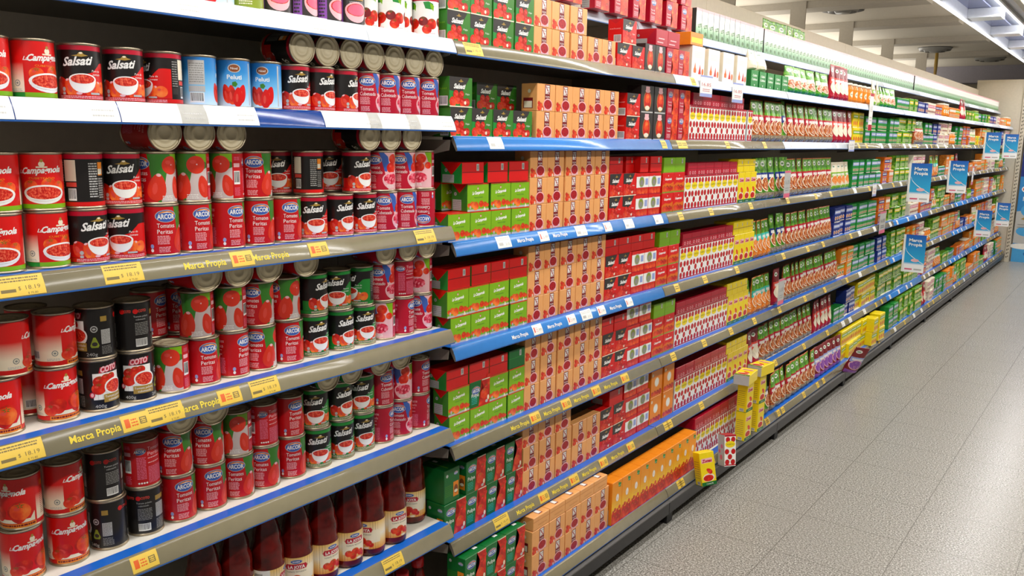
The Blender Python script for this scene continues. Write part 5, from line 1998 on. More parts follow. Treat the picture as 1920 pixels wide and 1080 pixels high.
pul G 2 -0.01 2.064 0.16 0 - 1
pul G 2 -0.01 1.861 0.2655 0 - 1
pul G 2 -0.01 1.962 0.2655 0 - 1
pul G 2 -0.01 2.064 0.2655 0 - 1
bei G 2 0 2.200 0.16 0 - 0.987
bei G 2 0 2.200 0.2435 0 - 0.987
bei G 2 0 2.300 0.16 0 - 0.987
bei G 2 0 2.300 0.2435 0 - 0.987
bei G 2 0 2.403 0.16 0 - 0.974
bei G 2 0 2.403 0.2435 0 - 0.974
bei G 2 0 2.502 0.16 0 - 0.973
bei G 2 0 2.502 0.2435 0 - 0.973
bei G 2 0 2.600 0.16 0 - 0.973
bei G 2 0 2.600 0.2435 0 - 0.973
beh G 2 -0.012 2.203 0.328 0 - 0.947
beh G 2 -0.012 2.300 0.328 0 - 0.947
beh G 2 -0.012 2.396 0.328 0 - 0.947
beh G 2 -0.012 2.492 0.328 0 - 0.947
beh G 2 -0.012 2.588 0.328 0 - 0.947
ora G 2 0.01 2.697 0.16 0 - 0.862
ora G 2 0.01 2.772 0.16 0 - 0.861
ora G 2 0.01 2.846 0.16 0 - 0.861
ora G 2 0.01 2.921 0.16 0 - 0.861
ora G 2 0.01 2.996 0.16 0 - 0.861
ora G 2 0.01 3.070 0.16 0 - 0.861
ora G 3 0.01 3.145 0.16 0 - 0.861
ora G 3 0.01 3.220 0.16 0 - 0.861
ora G 3 0.01 3.295 0.16 0 - 0.861
ora G 3 0.01 3.369 0.16 0 - 0.861
doh G 3 -0.045 3.523 0.306 0 - 0.777
doh G 3 -0.045 3.618 0.306 0 - 0.777
doh G 3 -0.045 3.712 0.306 0 - 0.777
doh G 3 -0.045 3.807 0.306 0 - 0.777
doh G 3 -0.045 3.902 0.306 0 - 0.777
doh G 3 -0.045 3.997 0.306 0 - 0.777
dot G 3 -0.025 3.521 0.16 0 - 0.792
dot G 3 -0.025 3.573 0.16 0 - 0.792
dot G 3 -0.025 3.625 0.16 0 - 0.792
dot G 3 -0.025 3.678 0.16 0 - 0.792
dot G 3 -0.025 3.730 0.16 0 - 0.792
dot G 3 -0.025 3.782 0.16 0 - 0.792
dot G 3 -0.025 3.834 0.16 0 - 0.792
dot G 3 -0.025 3.886 0.16 0 - 0.792
dot G 3 -0.025 3.939 0.16 0 - 0.792
dot G 3 -0.025 3.991 0.16 0 - 0.792
dot G 3 -0.025 4.043 0.16 0 - 0.792
pgr G 3 0.007 4.273 0.16 0 - 0.782
pgr G 3 0.007 4.361 0.16 0 - 0.782
pbr G 4 0.007 4.456 0.16 0 - 0.768
pbr G 4 0.007 4.542 0.16 0 - 0.768
pbr G 4 0.007 4.628 0.16 0 - 0.768
pbr G 4 0.007 4.714 0.16 0 - 0.768
pbr G 4 0.007 4.800 0.16 0 - 0.768
pbr G 4 0.007 4.886 0.16 0 - 0.768
pbr G 4 0.007 4.972 0.16 0 - 0.768
pbr G 4 0.007 5.058 0.16 0 - 0.768
pbr G 4 0.007 5.144 0.16 0 - 0.769
ppu G 4 0.007 5.252 0.16 0 - 0.705
ppu G 4 0.007 5.338 0.16 0 - 0.705
ppu G 4 0.007 5.424 0.16 0 - 0.705
ppu G 4 0.007 5.510 0.16 0 - 0.705
ppu G 4 0.007 5.596 0.16 0 - 0.704
ppu G 4 0.007 5.682 0.16 0 - 0.704
ypk G 5 -0.01 5.822 0.16 0 - 0.841
ypk G 5 -0.01 5.941 0.16 0 - 0.841
ypk G 5 -0.01 6.061 0.16 0 - 0.841
ypk G 5 -0.01 6.180 0.16 0 - 0.841
ypk G 5 -0.01 6.299 0.16 0 - 0.808
ypk G 5 -0.01 5.822 0.2605 0 - 0.841
ypk G 5 -0.01 5.941 0.2605 0 - 0.841
ypk G 5 -0.01 6.061 0.2605 0 - 0.841
ypk G 5 -0.01 6.180 0.2605 0 - 0.841
ypk G 5 -0.01 6.299 0.2605 0 - 0.808
ypk G 5 0.04 6.414 0.16 0 - 0.808
ypk G 5 0.04 6.633 0.16 0 - 1
ypk G 5 0.04 6.414 0.2605 0 - 0.808
ypk G 5 0.04 6.633 0.2605 0 - 1
gre G 6 -0.005 7.084 0.16 0 - 1
gre G 6 -0.005 7.263 0.16 0 - 1
gre G 6 -0.005 7.084 0.2505 0 - 1
gre G 6 -0.005 7.263 0.2505 0 - 1
lim G 6 -0.005 7.477 0.16 0 - 1
lim G 6 -0.005 7.650 0.16 0 - 1
lim G 6 -0.005 7.823 0.16 0 - 1
lim G 6 -0.005 7.477 0.2605 0 - 1
lim G 6 -0.005 7.650 0.2605 0 - 1
lim G 6 -0.005 7.823 0.2605 0 - 1
gre A 5 -0.065 6.977 1.847 0 - 1
gre A 6 -0.065 7.111 1.847 0 - 1
gre A 6 -0.065 7.245 1.847 0 - 1
lim A 6 -0.065 7.389 1.847 0 - 1
lim A 6 -0.065 7.523 1.847 0 - 1
blu A 6 -0.065 7.687 1.847 0 - 1
blu A 6 -0.065 7.821 1.847 0 - 1
blu A 6 -0.065 7.955 1.847 0 - 1
pnk A 6 -0.06 8.094 1.847 0 - 1
pnk A 6 -0.06 8.218 1.847 0 - 1
pnk A 7 -0.06 8.342 1.847 0 - 1
opk A 7 -0.065 8.486 1.847 0 - 1
opk A 7 -0.065 8.630 1.847 0 - 1
jor A 7 -0.075 8.759 1.847 0 - 1
jor A 7 -0.075 8.853 1.847 0 - 1
jor A 7 -0.075 8.947 1.847 0 - 1
opk A 7 -0.065 9.096 1.847 0 - 1
opk A 7 -0.065 9.240 1.847 0 - 1
opk A 7 -0.065 9.384 1.847 0 - 1
opk A 7 -0.065 9.528 1.847 0 - 1
prd A 8 -0.05 9.662 1.847 0 - 1
prd A 8 -0.05 9.766 1.847 0 - 1
prd A 8 -0.05 9.870 1.847 0 - 1
lim A 8 -0.065 10.019 1.847 0 - 1
lim A 8 -0.065 10.153 1.847 0 - 1
lim A 8 -0.065 10.287 1.847 0 - 1
lim A 8 -0.065 10.421 1.847 0 - 1
jgr A 8 -0.07 10.540 1.847 0 - 1
jgr A 8 -0.07 10.624 1.847 0 - 1
jgr A 8 -0.07 10.708 1.847 0 - 1
gre A 8 -0.065 10.827 1.847 0 - 1
gre A 9 -0.065 10.961 1.847 0 - 1
gre A 9 -0.065 11.095 1.847 0 - 1
gre A 9 -0.065 11.229 1.847 0 - 1
lim A 9 -0.065 11.373 1.847 0 - 1
lim A 9 -0.065 11.507 1.847 0 - 1
blu A 9 -0.065 11.671 1.847 0 - 1
blu A 9 -0.065 11.805 1.847 0 - 1
blu A 9 -0.065 11.939 1.847 0 - 1
blu A 9 -0.065 12.073 1.847 0 - 1
pnk A 9 -0.06 12.212 1.847 0 - 1
pnk A 10 -0.06 12.336 1.847 0 - 1
pnk A 10 -0.06 12.460 1.847 0 - 1
opk A 10 -0.065 12.604 1.847 0 - 1
opk A 10 -0.065 12.748 1.847 0 - 1
opk A 10 -0.065 12.892 1.847 0 - 1
opk A 10 -0.065 13.036 1.847 0 - 1
jor A 10 -0.075 13.165 1.847 0 - 1
jor A 10 -0.075 13.259 1.847 0 - 1
jor A 10 -0.075 13.353 1.847 0 - 1
jor A 10 -0.075 13.447 1.847 0 - 1
lim B 6 -0.065 7.115 1.596 0 - 1
lim B 6 -0.065 7.249 1.596 0 - 1
lim B 6 -0.065 7.383 1.596 0 - 1
lim B 6 -0.065 7.517 1.596 0 - 1
lim B 6 -0.065 7.115 1.6965 0 - 1
lim B 6 -0.065 7.249 1.6965 0 - 1
lim B 6 -0.065 7.383 1.6965 0 - 1
lim B 6 -0.065 7.517 1.6965 0 - 1
pbr B 6 -0.052 7.671 1.596 0 - 1
pbr B 6 -0.052 7.785 1.596 0 - 1
pbr B 6 -0.052 7.899 1.596 0 - 1
gre B 6 -0.065 8.033 1.596 0 - 1
gre B 6 -0.065 8.167 1.596 0 - 1
gre B 6 -0.065 8.301 1.596 0 - 1
gre B 6 -0.065 8.033 1.6865 0 - 1
gre B 6 -0.065 8.167 1.6865 0 - 1
gre B 6 -0.065 8.301 1.6865 0 - 1
blu B 7 -0.065 8.445 1.596 0 - 1
blu B 7 -0.065 8.579 1.596 0 - 1
blu B 7 -0.065 8.445 1.6865 0 - 1
blu B 7 -0.065 8.579 1.6865 0 - 1
pnk B 7 -0.06 8.718 1.596 0 - 1
pnk B 7 -0.06 8.842 1.596 0 - 1
pnk B 7 -0.06 8.966 1.596 0 - 1
pnk B 7 -0.06 9.090 1.596 0 - 1
pnk B 7 -0.06 8.718 1.6965 0 - 1
pnk B 7 -0.06 8.842 1.6965 0 - 1
pnk B 7 -0.06 8.966 1.6965 0 - 1
pnk B 7 -0.06 9.090 1.6965 0 - 1
jor B 7 -0.075 9.229 1.596 0 - 1
jor B 7 -0.075 9.323 1.596 0 - 1
jor B 7 -0.075 9.417 1.596 0 - 1
gre B 7 -0.065 9.541 1.596 0 - 1
gre B 8 -0.065 9.675 1.596 0 - 1
gre B 8 -0.065 9.809 1.596 0 - 1
gre B 7 -0.065 9.541 1.6865 0 - 1
gre B 8 -0.065 9.675 1.6865 0 - 1
gre B 8 -0.065 9.809 1.6865 0 - 1
opk B 8 -0.065 9.958 1.596 0 - 1
opk B 8 -0.065 10.102 1.596 0 - 1
opk B 8 -0.065 10.246 1.596 0 - 1
opk B 8 -0.065 9.958 1.6915 0 - 1
opk B 8 -0.065 10.102 1.6915 0 - 1
opk B 8 -0.065 10.246 1.6915 0 - 1
pwh B 8 -0.05 10.370 1.596 0 - 1
pwh B 8 -0.05 10.454 1.596 0 - 1
pwh B 8 -0.05 10.538 1.596 0 - 1
pwh B 8 -0.05 10.622 1.596 0 - 1
ypk B 8 -0.07 10.746 1.596 0 - 1
ypk B 8 -0.07 10.890 1.596 0 - 1
opk B 9 -0.065 11.044 1.596 0 - 1
opk B 9 -0.065 11.188 1.596 0 - 1
opk B 9 -0.065 11.332 1.596 0 - 1
opk B 9 -0.065 11.044 1.6915 0 - 1
opk B 9 -0.065 11.188 1.6915 0 - 1
opk B 9 -0.065 11.332 1.6915 0 - 1
lim B 9 -0.065 11.501 1.596 0 - 1
lim B 9 -0.065 11.635 1.596 0 - 1
lim B 9 -0.065 11.769 1.596 0 - 1
lim B 9 -0.065 11.501 1.6965 0 - 1
lim B 9 -0.065 11.635 1.6965 0 - 1
lim B 9 -0.065 11.769 1.6965 0 - 1
pbr B 9 -0.052 11.903 1.596 0 - 1
pbr B 9 -0.052 12.017 1.596 0 - 1
pbr B 9 -0.052 12.131 1.596 0 - 1
gre B 9 -0.065 12.265 1.596 0 - 1
gre B 10 -0.065 12.399 1.596 0 - 1
gre B 10 -0.065 12.533 1.596 0 - 1
gre B 9 -0.065 12.265 1.6865 0 - 1
gre B 10 -0.065 12.399 1.6865 0 - 1
gre B 10 -0.065 12.533 1.6865 0 - 1
blu B 10 -0.065 12.697 1.596 0 - 1
blu B 10 -0.065 12.831 1.596 0 - 1
blu B 10 -0.065 12.965 1.596 0 - 1
blu B 10 -0.065 12.697 1.6865 0 - 1
blu B 10 -0.065 12.831 1.6865 0 - 1
blu B 10 -0.065 12.965 1.6865 0 - 1
pnk B 10 -0.06 13.104 1.596 0 - 1
pnk B 10 -0.06 13.228 1.596 0 - 1
pnk B 10 -0.06 13.352 1.596 0 - 1
pnk B 10 -0.06 13.476 1.596 0 - 1
pnk B 10 -0.06 13.104 1.6965 0 - 1
pnk B 10 -0.06 13.228 1.6965 0 - 1
pnk B 10 -0.06 13.352 1.6965 0 - 1
pnk B 10 -0.06 13.476 1.6965 0 - 1
pnk C 6 -0.06 7.682 1.307 0 - 1
pnk C 6 -0.06 7.806 1.307 0 - 1
pnk C 6 -0.06 7.930 1.307 0 - 1
pnk C 6 -0.06 8.054 1.307 0 - 1
pnk C 6 -0.06 7.682 1.4075 0 - 1
pnk C 6 -0.06 7.806 1.4075 0 - 1
pnk C 6 -0.06 7.930 1.4075 0 - 1
pnk C 6 -0.06 8.054 1.4075 0 - 1
lim C 6 -0.065 8.193 1.307 0 - 1
lim C 6 -0.065 8.327 1.307 0 - 1
pte C 7 -0.052 8.476 1.307 0 - 1
pte C 7 -0.052 8.580 1.307 0 - 1
pte C 7 -0.052 8.684 1.307 0 - 1
gre C 7 -0.065 8.813 1.307 0 - 1
gre C 7 -0.065 8.947 1.307 0 - 1
gre C 7 -0.065 9.081 1.307 0 - 1
opk C 7 -0.065 9.230 1.307 0 - 1
opk C 7 -0.065 9.374 1.307 0 - 1
opk C 7 -0.065 9.518 1.307 0 - 1
opk C 7 -0.065 9.230 1.4025 0 - 1
opk C 7 -0.065 9.374 1.4025 0 - 1
opk C 7 -0.065 9.518 1.4025 0 - 1
prd C 8 -0.05 9.652 1.307 0 - 1
prd C 8 -0.05 9.756 1.307 0 - 1
blu C 8 -0.065 9.885 1.307 0 - 1
blu C 8 -0.065 10.019 1.307 0 - 1
blu C 8 -0.065 10.153 1.307 0 - 1
blu C 8 -0.065 10.287 1.307 0 - 1
opk C 8 -0.065 10.436 1.307 0 - 1
opk C 8 -0.065 10.580 1.307 0 - 1
opk C 8 -0.065 10.724 1.307 0 - 1
opk C 8 -0.065 10.868 1.307 0 - 1
jor C 9 -0.075 10.997 1.307 0 - 1
jor C 9 -0.075 11.091 1.307 0 - 1
jor C 9 -0.075 11.185 1.307 0 - 1
jor C 9 -0.075 11.279 1.307 0 - 1
opk C 9 -0.065 11.408 1.307 0 - 1
opk C 9 -0.065 11.552 1.307 0 - 1
opk C 9 -0.065 11.696 1.307 0 - 1
opk C 9 -0.065 11.408 1.4025 0 - 1
opk C 9 -0.065 11.552 1.4025 0 - 1
opk C 9 -0.065 11.696 1.4025 0 - 1
pnk C 9 -0.06 11.860 1.307 0 - 1
pnk C 9 -0.06 11.984 1.307 0 - 1
pnk C 9 -0.06 11.860 1.4075 0 - 1
pnk C 9 -0.06 11.984 1.4075 0 - 1
pnk C 9 -0.06 12.138 1.307 0 - 1
pnk C 9 -0.06 12.262 1.307 0 - 1
pnk C 10 -0.06 12.386 1.307 0 - 1
pnk C 9 -0.06 12.138 1.4075 0 - 1
pnk C 9 -0.06 12.262 1.4075 0 - 1
pnk C 10 -0.06 12.386 1.4075 0 - 1
lim C 10 -0.065 12.525 1.307 0 - 1
lim C 10 -0.065 12.659 1.307 0 - 1
lim C 10 -0.065 12.793 1.307 0 - 1
lim C 10 -0.065 12.525 1.4075 0 - 1
lim C 10 -0.065 12.659 1.4075 0 - 1
lim C 10 -0.065 12.793 1.4075 0 - 1
pte C 10 -0.052 12.922 1.307 0 - 1
pte C 10 -0.052 13.026 1.307 0 - 1
pte C 10 -0.052 13.130 1.307 0 - 1
gre C 10 -0.065 13.259 1.307 0 - 1
gre C 10 -0.065 13.393 1.307 0 - 1
gre C 10 -0.065 13.259 1.3975 0 - 1
gre C 10 -0.065 13.393 1.3975 0 - 1
pnk D 6 -0.06 7.736 1.009 0 - 1
pnk D 6 -0.06 7.860 1.009 0 - 1
pnk D 6 -0.06 7.984 1.009 0 - 1
pnk D 6 -0.06 7.736 1.1095 0 - 1
pnk D 6 -0.06 7.860 1.1095 0 - 1
pnk D 6 -0.06 7.984 1.1095 0 - 1
opk D 6 -0.065 8.128 1.009 0 - 1
opk D 6 -0.065 8.272 1.009 0 - 1
opk D 7 -0.065 8.416 1.009 0 - 1
opk D 7 -0.065 8.560 1.009 0 - 1
opk D 6 -0.065 8.128 1.1045 0 - 1
opk D 6 -0.065 8.272 1.1045 0 - 1
opk D 7 -0.065 8.416 1.1045 0 - 1
opk D 7 -0.065 8.560 1.1045 0 - 1
pwh D 7 -0.05 8.704 1.009 0 - 1
pwh D 7 -0.05 8.788 1.009 0 - 1
lim D 7 -0.065 8.907 1.009 0 - 1
lim D 7 -0.065 9.041 1.009 0 - 1
lim D 7 -0.065 9.175 1.009 0 - 1
lim D 7 -0.065 8.907 1.1095 0 - 1
lim D 7 -0.065 9.041 1.1095 0 - 1
lim D 7 -0.065 9.175 1.1095 0 - 1
opk D 7 -0.065 9.324 1.009 0 - 1
opk D 7 -0.065 9.468 1.009 0 - 1
pbr D 7 -0.052 9.607 1.009 0 - 1
pbr D 8 -0.052 9.721 1.009 0 - 1
gre D 8 -0.065 9.875 1.009 0 - 1
gre D 8 -0.065 10.009 1.009 0 - 1
gre D 8 -0.065 10.143 1.009 0 - 1
gre D 8 -0.065 9.875 1.0995 0 - 1
gre D 8 -0.065 10.009 1.0995 0 - 1
gre D 8 -0.065 10.143 1.0995 0 - 1
opk D 8 -0.065 10.312 1.009 0 - 1
opk D 8 -0.065 10.456 1.009 0 - 1
opk D 8 -0.065 10.312 1.1045 0 - 1
opk D 8 -0.065 10.456 1.1045 0 - 1
jgr D 8 -0.07 10.600 1.009 0 - 1
jgr D 8 -0.07 10.684 1.009 0 - 1
jgr D 8 -0.07 10.768 1.009 0 - 1
blu D 8 -0.065 10.887 1.009 0 - 1
blu D 9 -0.065 11.021 1.009 0 - 1
opk D 9 -0.065 11.190 1.009 0 - 1
opk D 9 -0.065 11.334 1.009 0 - 1
opk D 9 -0.065 11.478 1.009 0 - 1
opk D 9 -0.065 11.622 1.009 0 - 1
opk D 9 -0.065 11.190 1.1045 0 - 1
opk D 9 -0.065 11.334 1.1045 0 - 1
opk D 9 -0.065 11.478 1.1045 0 - 1
opk D 9 -0.065 11.622 1.1045 0 - 1
pnk D 9 -0.06 11.786 1.009 0 - 1
pnk D 9 -0.06 11.910 1.009 0 - 1
pnk D 9 -0.06 12.034 1.009 0 - 1
pnk D 9 -0.06 11.786 1.1095 0 - 1
pnk D 9 -0.06 11.910 1.1095 0 - 1
pnk D 9 -0.06 12.034 1.1095 0 - 1
opk D 9 -0.065 12.178 1.009 0 - 1
opk D 10 -0.065 12.322 1.009 0 - 1
opk D 10 -0.065 12.466 1.009 0 - 1
opk D 9 -0.065 12.178 1.1045 0 - 1
opk D 10 -0.065 12.322 1.1045 0 - 1
opk D 10 -0.065 12.466 1.1045 0 - 1
pwh D 10 -0.05 12.590 1.009 0 - 1
pwh D 10 -0.05 12.674 1.009 0 - 1
pwh D 10 -0.05 12.758 1.009 0 - 1
lim D 10 -0.065 12.877 1.009 0 - 1
lim D 10 -0.065 13.011 1.009 0 - 1
lim D 10 -0.065 13.145 1.009 0 - 1
lim D 10 -0.065 12.877 1.1095 0 - 1
lim D 10 -0.065 13.011 1.1095 0 - 1
lim D 10 -0.065 13.145 1.1095 0 - 1
opk D 10 -0.065 13.294 1.009 0 - 1
opk D 10 -0.065 13.438 1.009 0 - 1
opk D 10 -0.065 13.294 1.1045 0 - 1
opk D 10 -0.065 13.438 1.1045 0 - 1
opk E 6 -0.065 7.797 0.714 0 - 1
opk E 6 -0.065 7.941 0.714 0 - 1
opk E 6 -0.065 8.085 0.714 0 - 1
opk E 6 -0.065 7.797 0.8095 0 - 1
opk E 6 -0.065 7.941 0.8095 0 - 1
opk E 6 -0.065 8.085 0.8095 0 - 1
pnk E 6 -0.06 8.229 0.714 0 - 1
pnk E 7 -0.06 8.353 0.714 0 - 1
pnk E 6 -0.06 8.229 0.8145 0 - 1
pnk E 7 -0.06 8.353 0.8145 0 - 1
jor E 7 -0.075 8.472 0.714 0 - 1
jor E 7 -0.075 8.566 0.714 0 - 1
jor E 7 -0.075 8.660 0.714 0 - 1
lim E 7 -0.065 8.804 0.714 0 - 1
lim E 7 -0.065 8.938 0.714 0 - 1
lim E 7 -0.065 9.072 0.714 0 - 1
lim E 7 -0.065 8.804 0.8145 0 - 1
lim E 7 -0.065 8.938 0.8145 0 - 1
lim E 7 -0.065 9.072 0.8145 0 - 1
opk E 7 -0.065 9.221 0.714 0 - 1
opk E 7 -0.065 9.365 0.714 0 - 1
opk E 7 -0.065 9.509 0.714 0 - 1
opk E 8 -0.065 9.653 0.714 0 - 1
opk E 7 -0.065 9.221 0.8095 0 - 1
opk E 7 -0.065 9.365 0.8095 0 - 1
opk E 7 -0.065 9.509 0.8095 0 - 1
opk E 8 -0.065 9.653 0.8095 0 - 1
opk E 8 -0.065 9.807 0.714 0 - 1
opk E 8 -0.065 9.951 0.714 0 - 1
opk E 8 -0.065 9.807 0.8095 0 - 1
opk E 8 -0.065 9.951 0.8095 0 - 1
pte E 8 -0.052 10.105 0.714 0 - 1
pte E 8 -0.052 10.209 0.714 0 - 1
blu E 8 -0.065 10.358 0.714 0 - 1
blu E 8 -0.065 10.492 0.714 0 - 1
blu E 8 -0.065 10.626 0.714 0 - 1
opk E 8 -0.065 10.775 0.714 0 - 1
opk E 8 -0.065 10.919 0.714 0 - 1
opk E 9 -0.065 11.063 0.714 0 - 1
pwh E 9 -0.05 11.187 0.714 0 - 1
pwh E 9 -0.05 11.271 0.714 0 - 1
pwh E 9 -0.05 11.355 0.714 0 - 1
opk E 9 -0.065 11.499 0.714 0 - 1
opk E 9 -0.065 11.643 0.714 0 - 1
opk E 9 -0.065 11.787 0.714 0 - 1
opk E 9 -0.065 11.499 0.8095 0 - 1
opk E 9 -0.065 11.643 0.8095 0 - 1
opk E 9 -0.065 11.787 0.8095 0 - 1
opk E 9 -0.065 11.941 0.714 0 - 1
opk E 9 -0.065 12.085 0.714 0 - 1
opk E 9 -0.065 12.229 0.714 0 - 1
opk E 9 -0.065 11.941 0.8095 0 - 1
opk E 9 -0.065 12.085 0.8095 0 - 1
opk E 9 -0.065 12.229 0.8095 0 - 1
pnk E 10 -0.06 12.373 0.714 0 - 1
pnk E 10 -0.06 12.497 0.714 0 - 1
pnk E 10 -0.06 12.621 0.714 0 - 1
pnk E 10 -0.06 12.373 0.8145 0 - 1
pnk E 10 -0.06 12.497 0.8145 0 - 1
pnk E 10 -0.06 12.621 0.8145 0 - 1
jor E 10 -0.075 12.740 0.714 0 - 1
jor E 10 -0.075 12.834 0.714 0 - 1
jor E 10 -0.075 12.928 0.714 0 - 1
lim E 10 -0.065 13.052 0.714 0 - 1
lim E 10 -0.065 13.186 0.714 0 - 1
lim E 10 -0.065 13.052 0.8145 0 - 1
lim E 10 -0.065 13.186 0.8145 0 - 1
opk E 10 -0.065 13.355 0.714 0 - 1
lim F 6 -0.065 7.964 0.417 0 - 1
lim F 6 -0.065 8.098 0.417 0 - 1
lim F 6 -0.065 8.232 0.417 0 - 1
lim F 6 -0.065 7.964 0.5175 0 - 1
lim F 6 -0.065 8.098 0.5175 0 - 1
lim F 6 -0.065 8.232 0.5175 0 - 1
opk F 7 -0.065 8.401 0.417 0 - 1
opk F 7 -0.065 8.545 0.417 0 - 1
opk F 7 -0.065 8.401 0.5125 0 - 1
opk F 7 -0.065 8.545 0.5125 0 - 1
pnk F 7 -0.06 8.709 0.417 0 - 1
pnk F 7 -0.06 8.833 0.417 0 - 1
pnk F 7 -0.06 8.957 0.417 0 - 1
pnk F 7 -0.06 8.709 0.5175 0 - 1
pnk F 7 -0.06 8.833 0.5175 0 - 1
pnk F 7 -0.06 8.957 0.5175 0 - 1
pte F 7 -0.052 9.101 0.417 0 - 1
pte F 7 -0.052 9.205 0.417 0 - 1
pte F 7 -0.052 9.309 0.417 0 - 1
lim F 7 -0.065 9.438 0.417 0 - 1
lim F 7 -0.065 9.572 0.417 0 - 1
lim F 8 -0.065 9.706 0.417 0 - 1
gre F 8 -0.065 9.850 0.417 0 - 1
gre F 8 -0.065 9.984 0.417 0 - 1
gre F 8 -0.065 10.118 0.417 0 - 1
opk F 8 -0.065 10.287 0.417 0 - 1
opk F 8 -0.065 10.431 0.417 0 - 1
opk F 8 -0.065 10.575 0.417 0 - 1
opk F 8 -0.065 10.719 0.417 0 - 1
jor F 8 -0.075 10.848 0.417 0 - 1
jor F 8 -0.075 10.942 0.417 0 - 1
jor F 9 -0.075 11.036 0.417 0 - 1
opk F 9 -0.065 11.165 0.417 0 - 1
opk F 9 -0.065 11.309 0.417 0 - 1
opk F 9 -0.065 11.165 0.5125 0 - 1
opk F 9 -0.065 11.309 0.5125 0 - 1
opk F 9 -0.065 11.463 0.417 0 - 1
opk F 9 -0.065 11.607 0.417 0 - 1
opk F 9 -0.065 11.751 0.417 0 - 1
opk F 9 -0.065 11.895 0.417 0 - 1
opk F 9 -0.065 11.463 0.5125 0 - 1
opk F 9 -0.065 11.607 0.5125 0 - 1
opk F 9 -0.065 11.751 0.5125 0 - 1
opk F 9 -0.065 11.895 0.5125 0 - 1
lim F 9 -0.065 12.064 0.417 0 - 1
lim F 9 -0.065 12.198 0.417 0 - 1
lim F 10 -0.065 12.332 0.417 0 - 1
opk F 10 -0.065 12.481 0.417 0 - 1
opk F 10 -0.065 12.625 0.417 0 - 1
pnk F 10 -0.06 12.769 0.417 0 - 1
pnk F 10 -0.06 12.893 0.417 0 - 1
pnk F 10 -0.06 13.017 0.417 0 - 1
pnk F 10 -0.06 13.141 0.417 0 - 1
pnk F 10 -0.06 12.769 0.5175 0 - 1
pnk F 10 -0.06 12.893 0.5175 0 - 1
pnk F 10 -0.06 13.017 0.5175 0 - 1
pnk F 10 -0.06 13.141 0.5175 0 - 1
pte F 10 -0.052 13.265 0.417 0 - 1
pte F 10 -0.052 13.369 0.417 0 - 1
pte F 10 -0.052 13.473 0.417 0 - 1
lim G 6 -0.005 8.038 0.16 0 - 1
lim G 6 -0.005 8.172 0.16 0 - 1
lim G 6 -0.005 8.038 0.2605 0 - 1
lim G 6 -0.005 8.172 0.2605 0 - 1
prd G 6 0.01 8.301 0.16 0 - 1
prd G 7 0.01 8.405 0.16 0 - 1
pnk G 7 0 8.529 0.16 0 - 1
pnk G 7 0 8.653 0.16 0 - 1
pnk G 7 0 8.777 0.16 0 - 1
pnk G 7 0 8.529 0.2605 0 - 1
pnk G 7 0 8.653 0.2605 0 - 1
pnk G 7 0 8.777 0.2605 0 - 1
gre G 7 -0.005 8.916 0.16 0 - 1
gre G 7 -0.005 9.050 0.16 0 - 1
gre G 7 -0.005 9.184 0.16 0 - 1
gre G 7 -0.005 9.318 0.16 0 - 1
gre G 7 -0.005 8.916 0.2505 0 - 1
gre G 7 -0.005 9.050 0.2505 0 - 1
gre G 7 -0.005 9.184 0.2505 0 - 1
gre G 7 -0.005 9.318 0.2505 0 - 1
opk G 7 -0.005 9.467 0.16 0 - 1
opk G 7 -0.005 9.611 0.16 0 - 1
opk G 8 -0.005 9.755 0.16 0 - 1
opk G 7 -0.005 9.467 0.2555 0 - 1
opk G 7 -0.005 9.611 0.2555 0 - 1
opk G 8 -0.005 9.755 0.2555 0 - 1
pte G 8 0.007 9.889 0.16 0 - 1
pte G 8 0.007 9.993 0.16 0 - 1
lim G 8 -0.005 10.122 0.16 0 - 1
lim G 8 -0.005 10.256 0.16 0 - 1
lim G 8 -0.005 10.390 0.16 0 - 1
lim G 8 -0.005 10.524 0.16 0 - 1
lim G 8 -0.005 10.122 0.2605 0 - 1
lim G 8 -0.005 10.256 0.2605 0 - 1
lim G 8 -0.005 10.390 0.2605 0 - 1
lim G 8 -0.005 10.524 0.2605 0 - 1
opk G 8 -0.005 10.673 0.16 0 - 1
opk G 8 -0.005 10.817 0.16 0 - 1
opk G 9 -0.005 10.961 0.16 0 - 1
opk G 9 -0.005 11.135 0.16 0 - 1
opk G 9 -0.005 11.279 0.16 0 - 1
opk G 9 -0.005 11.423 0.16 0 - 1
opk G 9 -0.005 11.135 0.2555 0 - 1
opk G 9 -0.005 11.279 0.2555 0 - 1
opk G 9 -0.005 11.423 0.2555 0 - 1
lim G 9 -0.005 11.572 0.16 0 - 1
lim G 9 -0.005 11.706 0.16 0 - 1
lim G 9 -0.005 11.840 0.16 0 - 1
prd G 9 0.01 11.989 0.16 0 - 1
prd G 9 0.01 12.093 0.16 0 - 1
prd G 9 0.01 12.197 0.16 0 - 1
pnk G 10 0 12.321 0.16 0 - 1
pnk G 10 0 12.445 0.16 0 - 1
pnk G 10 0 12.569 0.16 0 - 1
pnk G 10 0 12.321 0.2605 0 - 1
pnk G 10 0 12.445 0.2605 0 - 1
pnk G 10 0 12.569 0.2605 0 - 1
gre G 10 -0.005 12.728 0.16 0 - 1
gre G 10 -0.005 12.862 0.16 0 - 1
gre G 10 -0.005 12.996 0.16 0 - 1
gre G 10 -0.005 12.728 0.2505 0 - 1
gre G 10 -0.005 12.862 0.2505 0 - 1
gre G 10 -0.005 12.996 0.2505 0 - 1
opk G 10 -0.005 13.145 0.16 0 - 1
opk G 10 -0.005 13.289 0.16 0 - 1
opk G 10 -0.005 13.433 0.16 0 - 1
opk G 10 -0.005 13.145 0.2555 0 - 1
opk G 10 -0.005 13.289 0.2555 0 - 1
opk G 10 -0.005 13.433 0.2555 0 - 1
"""
rows = []
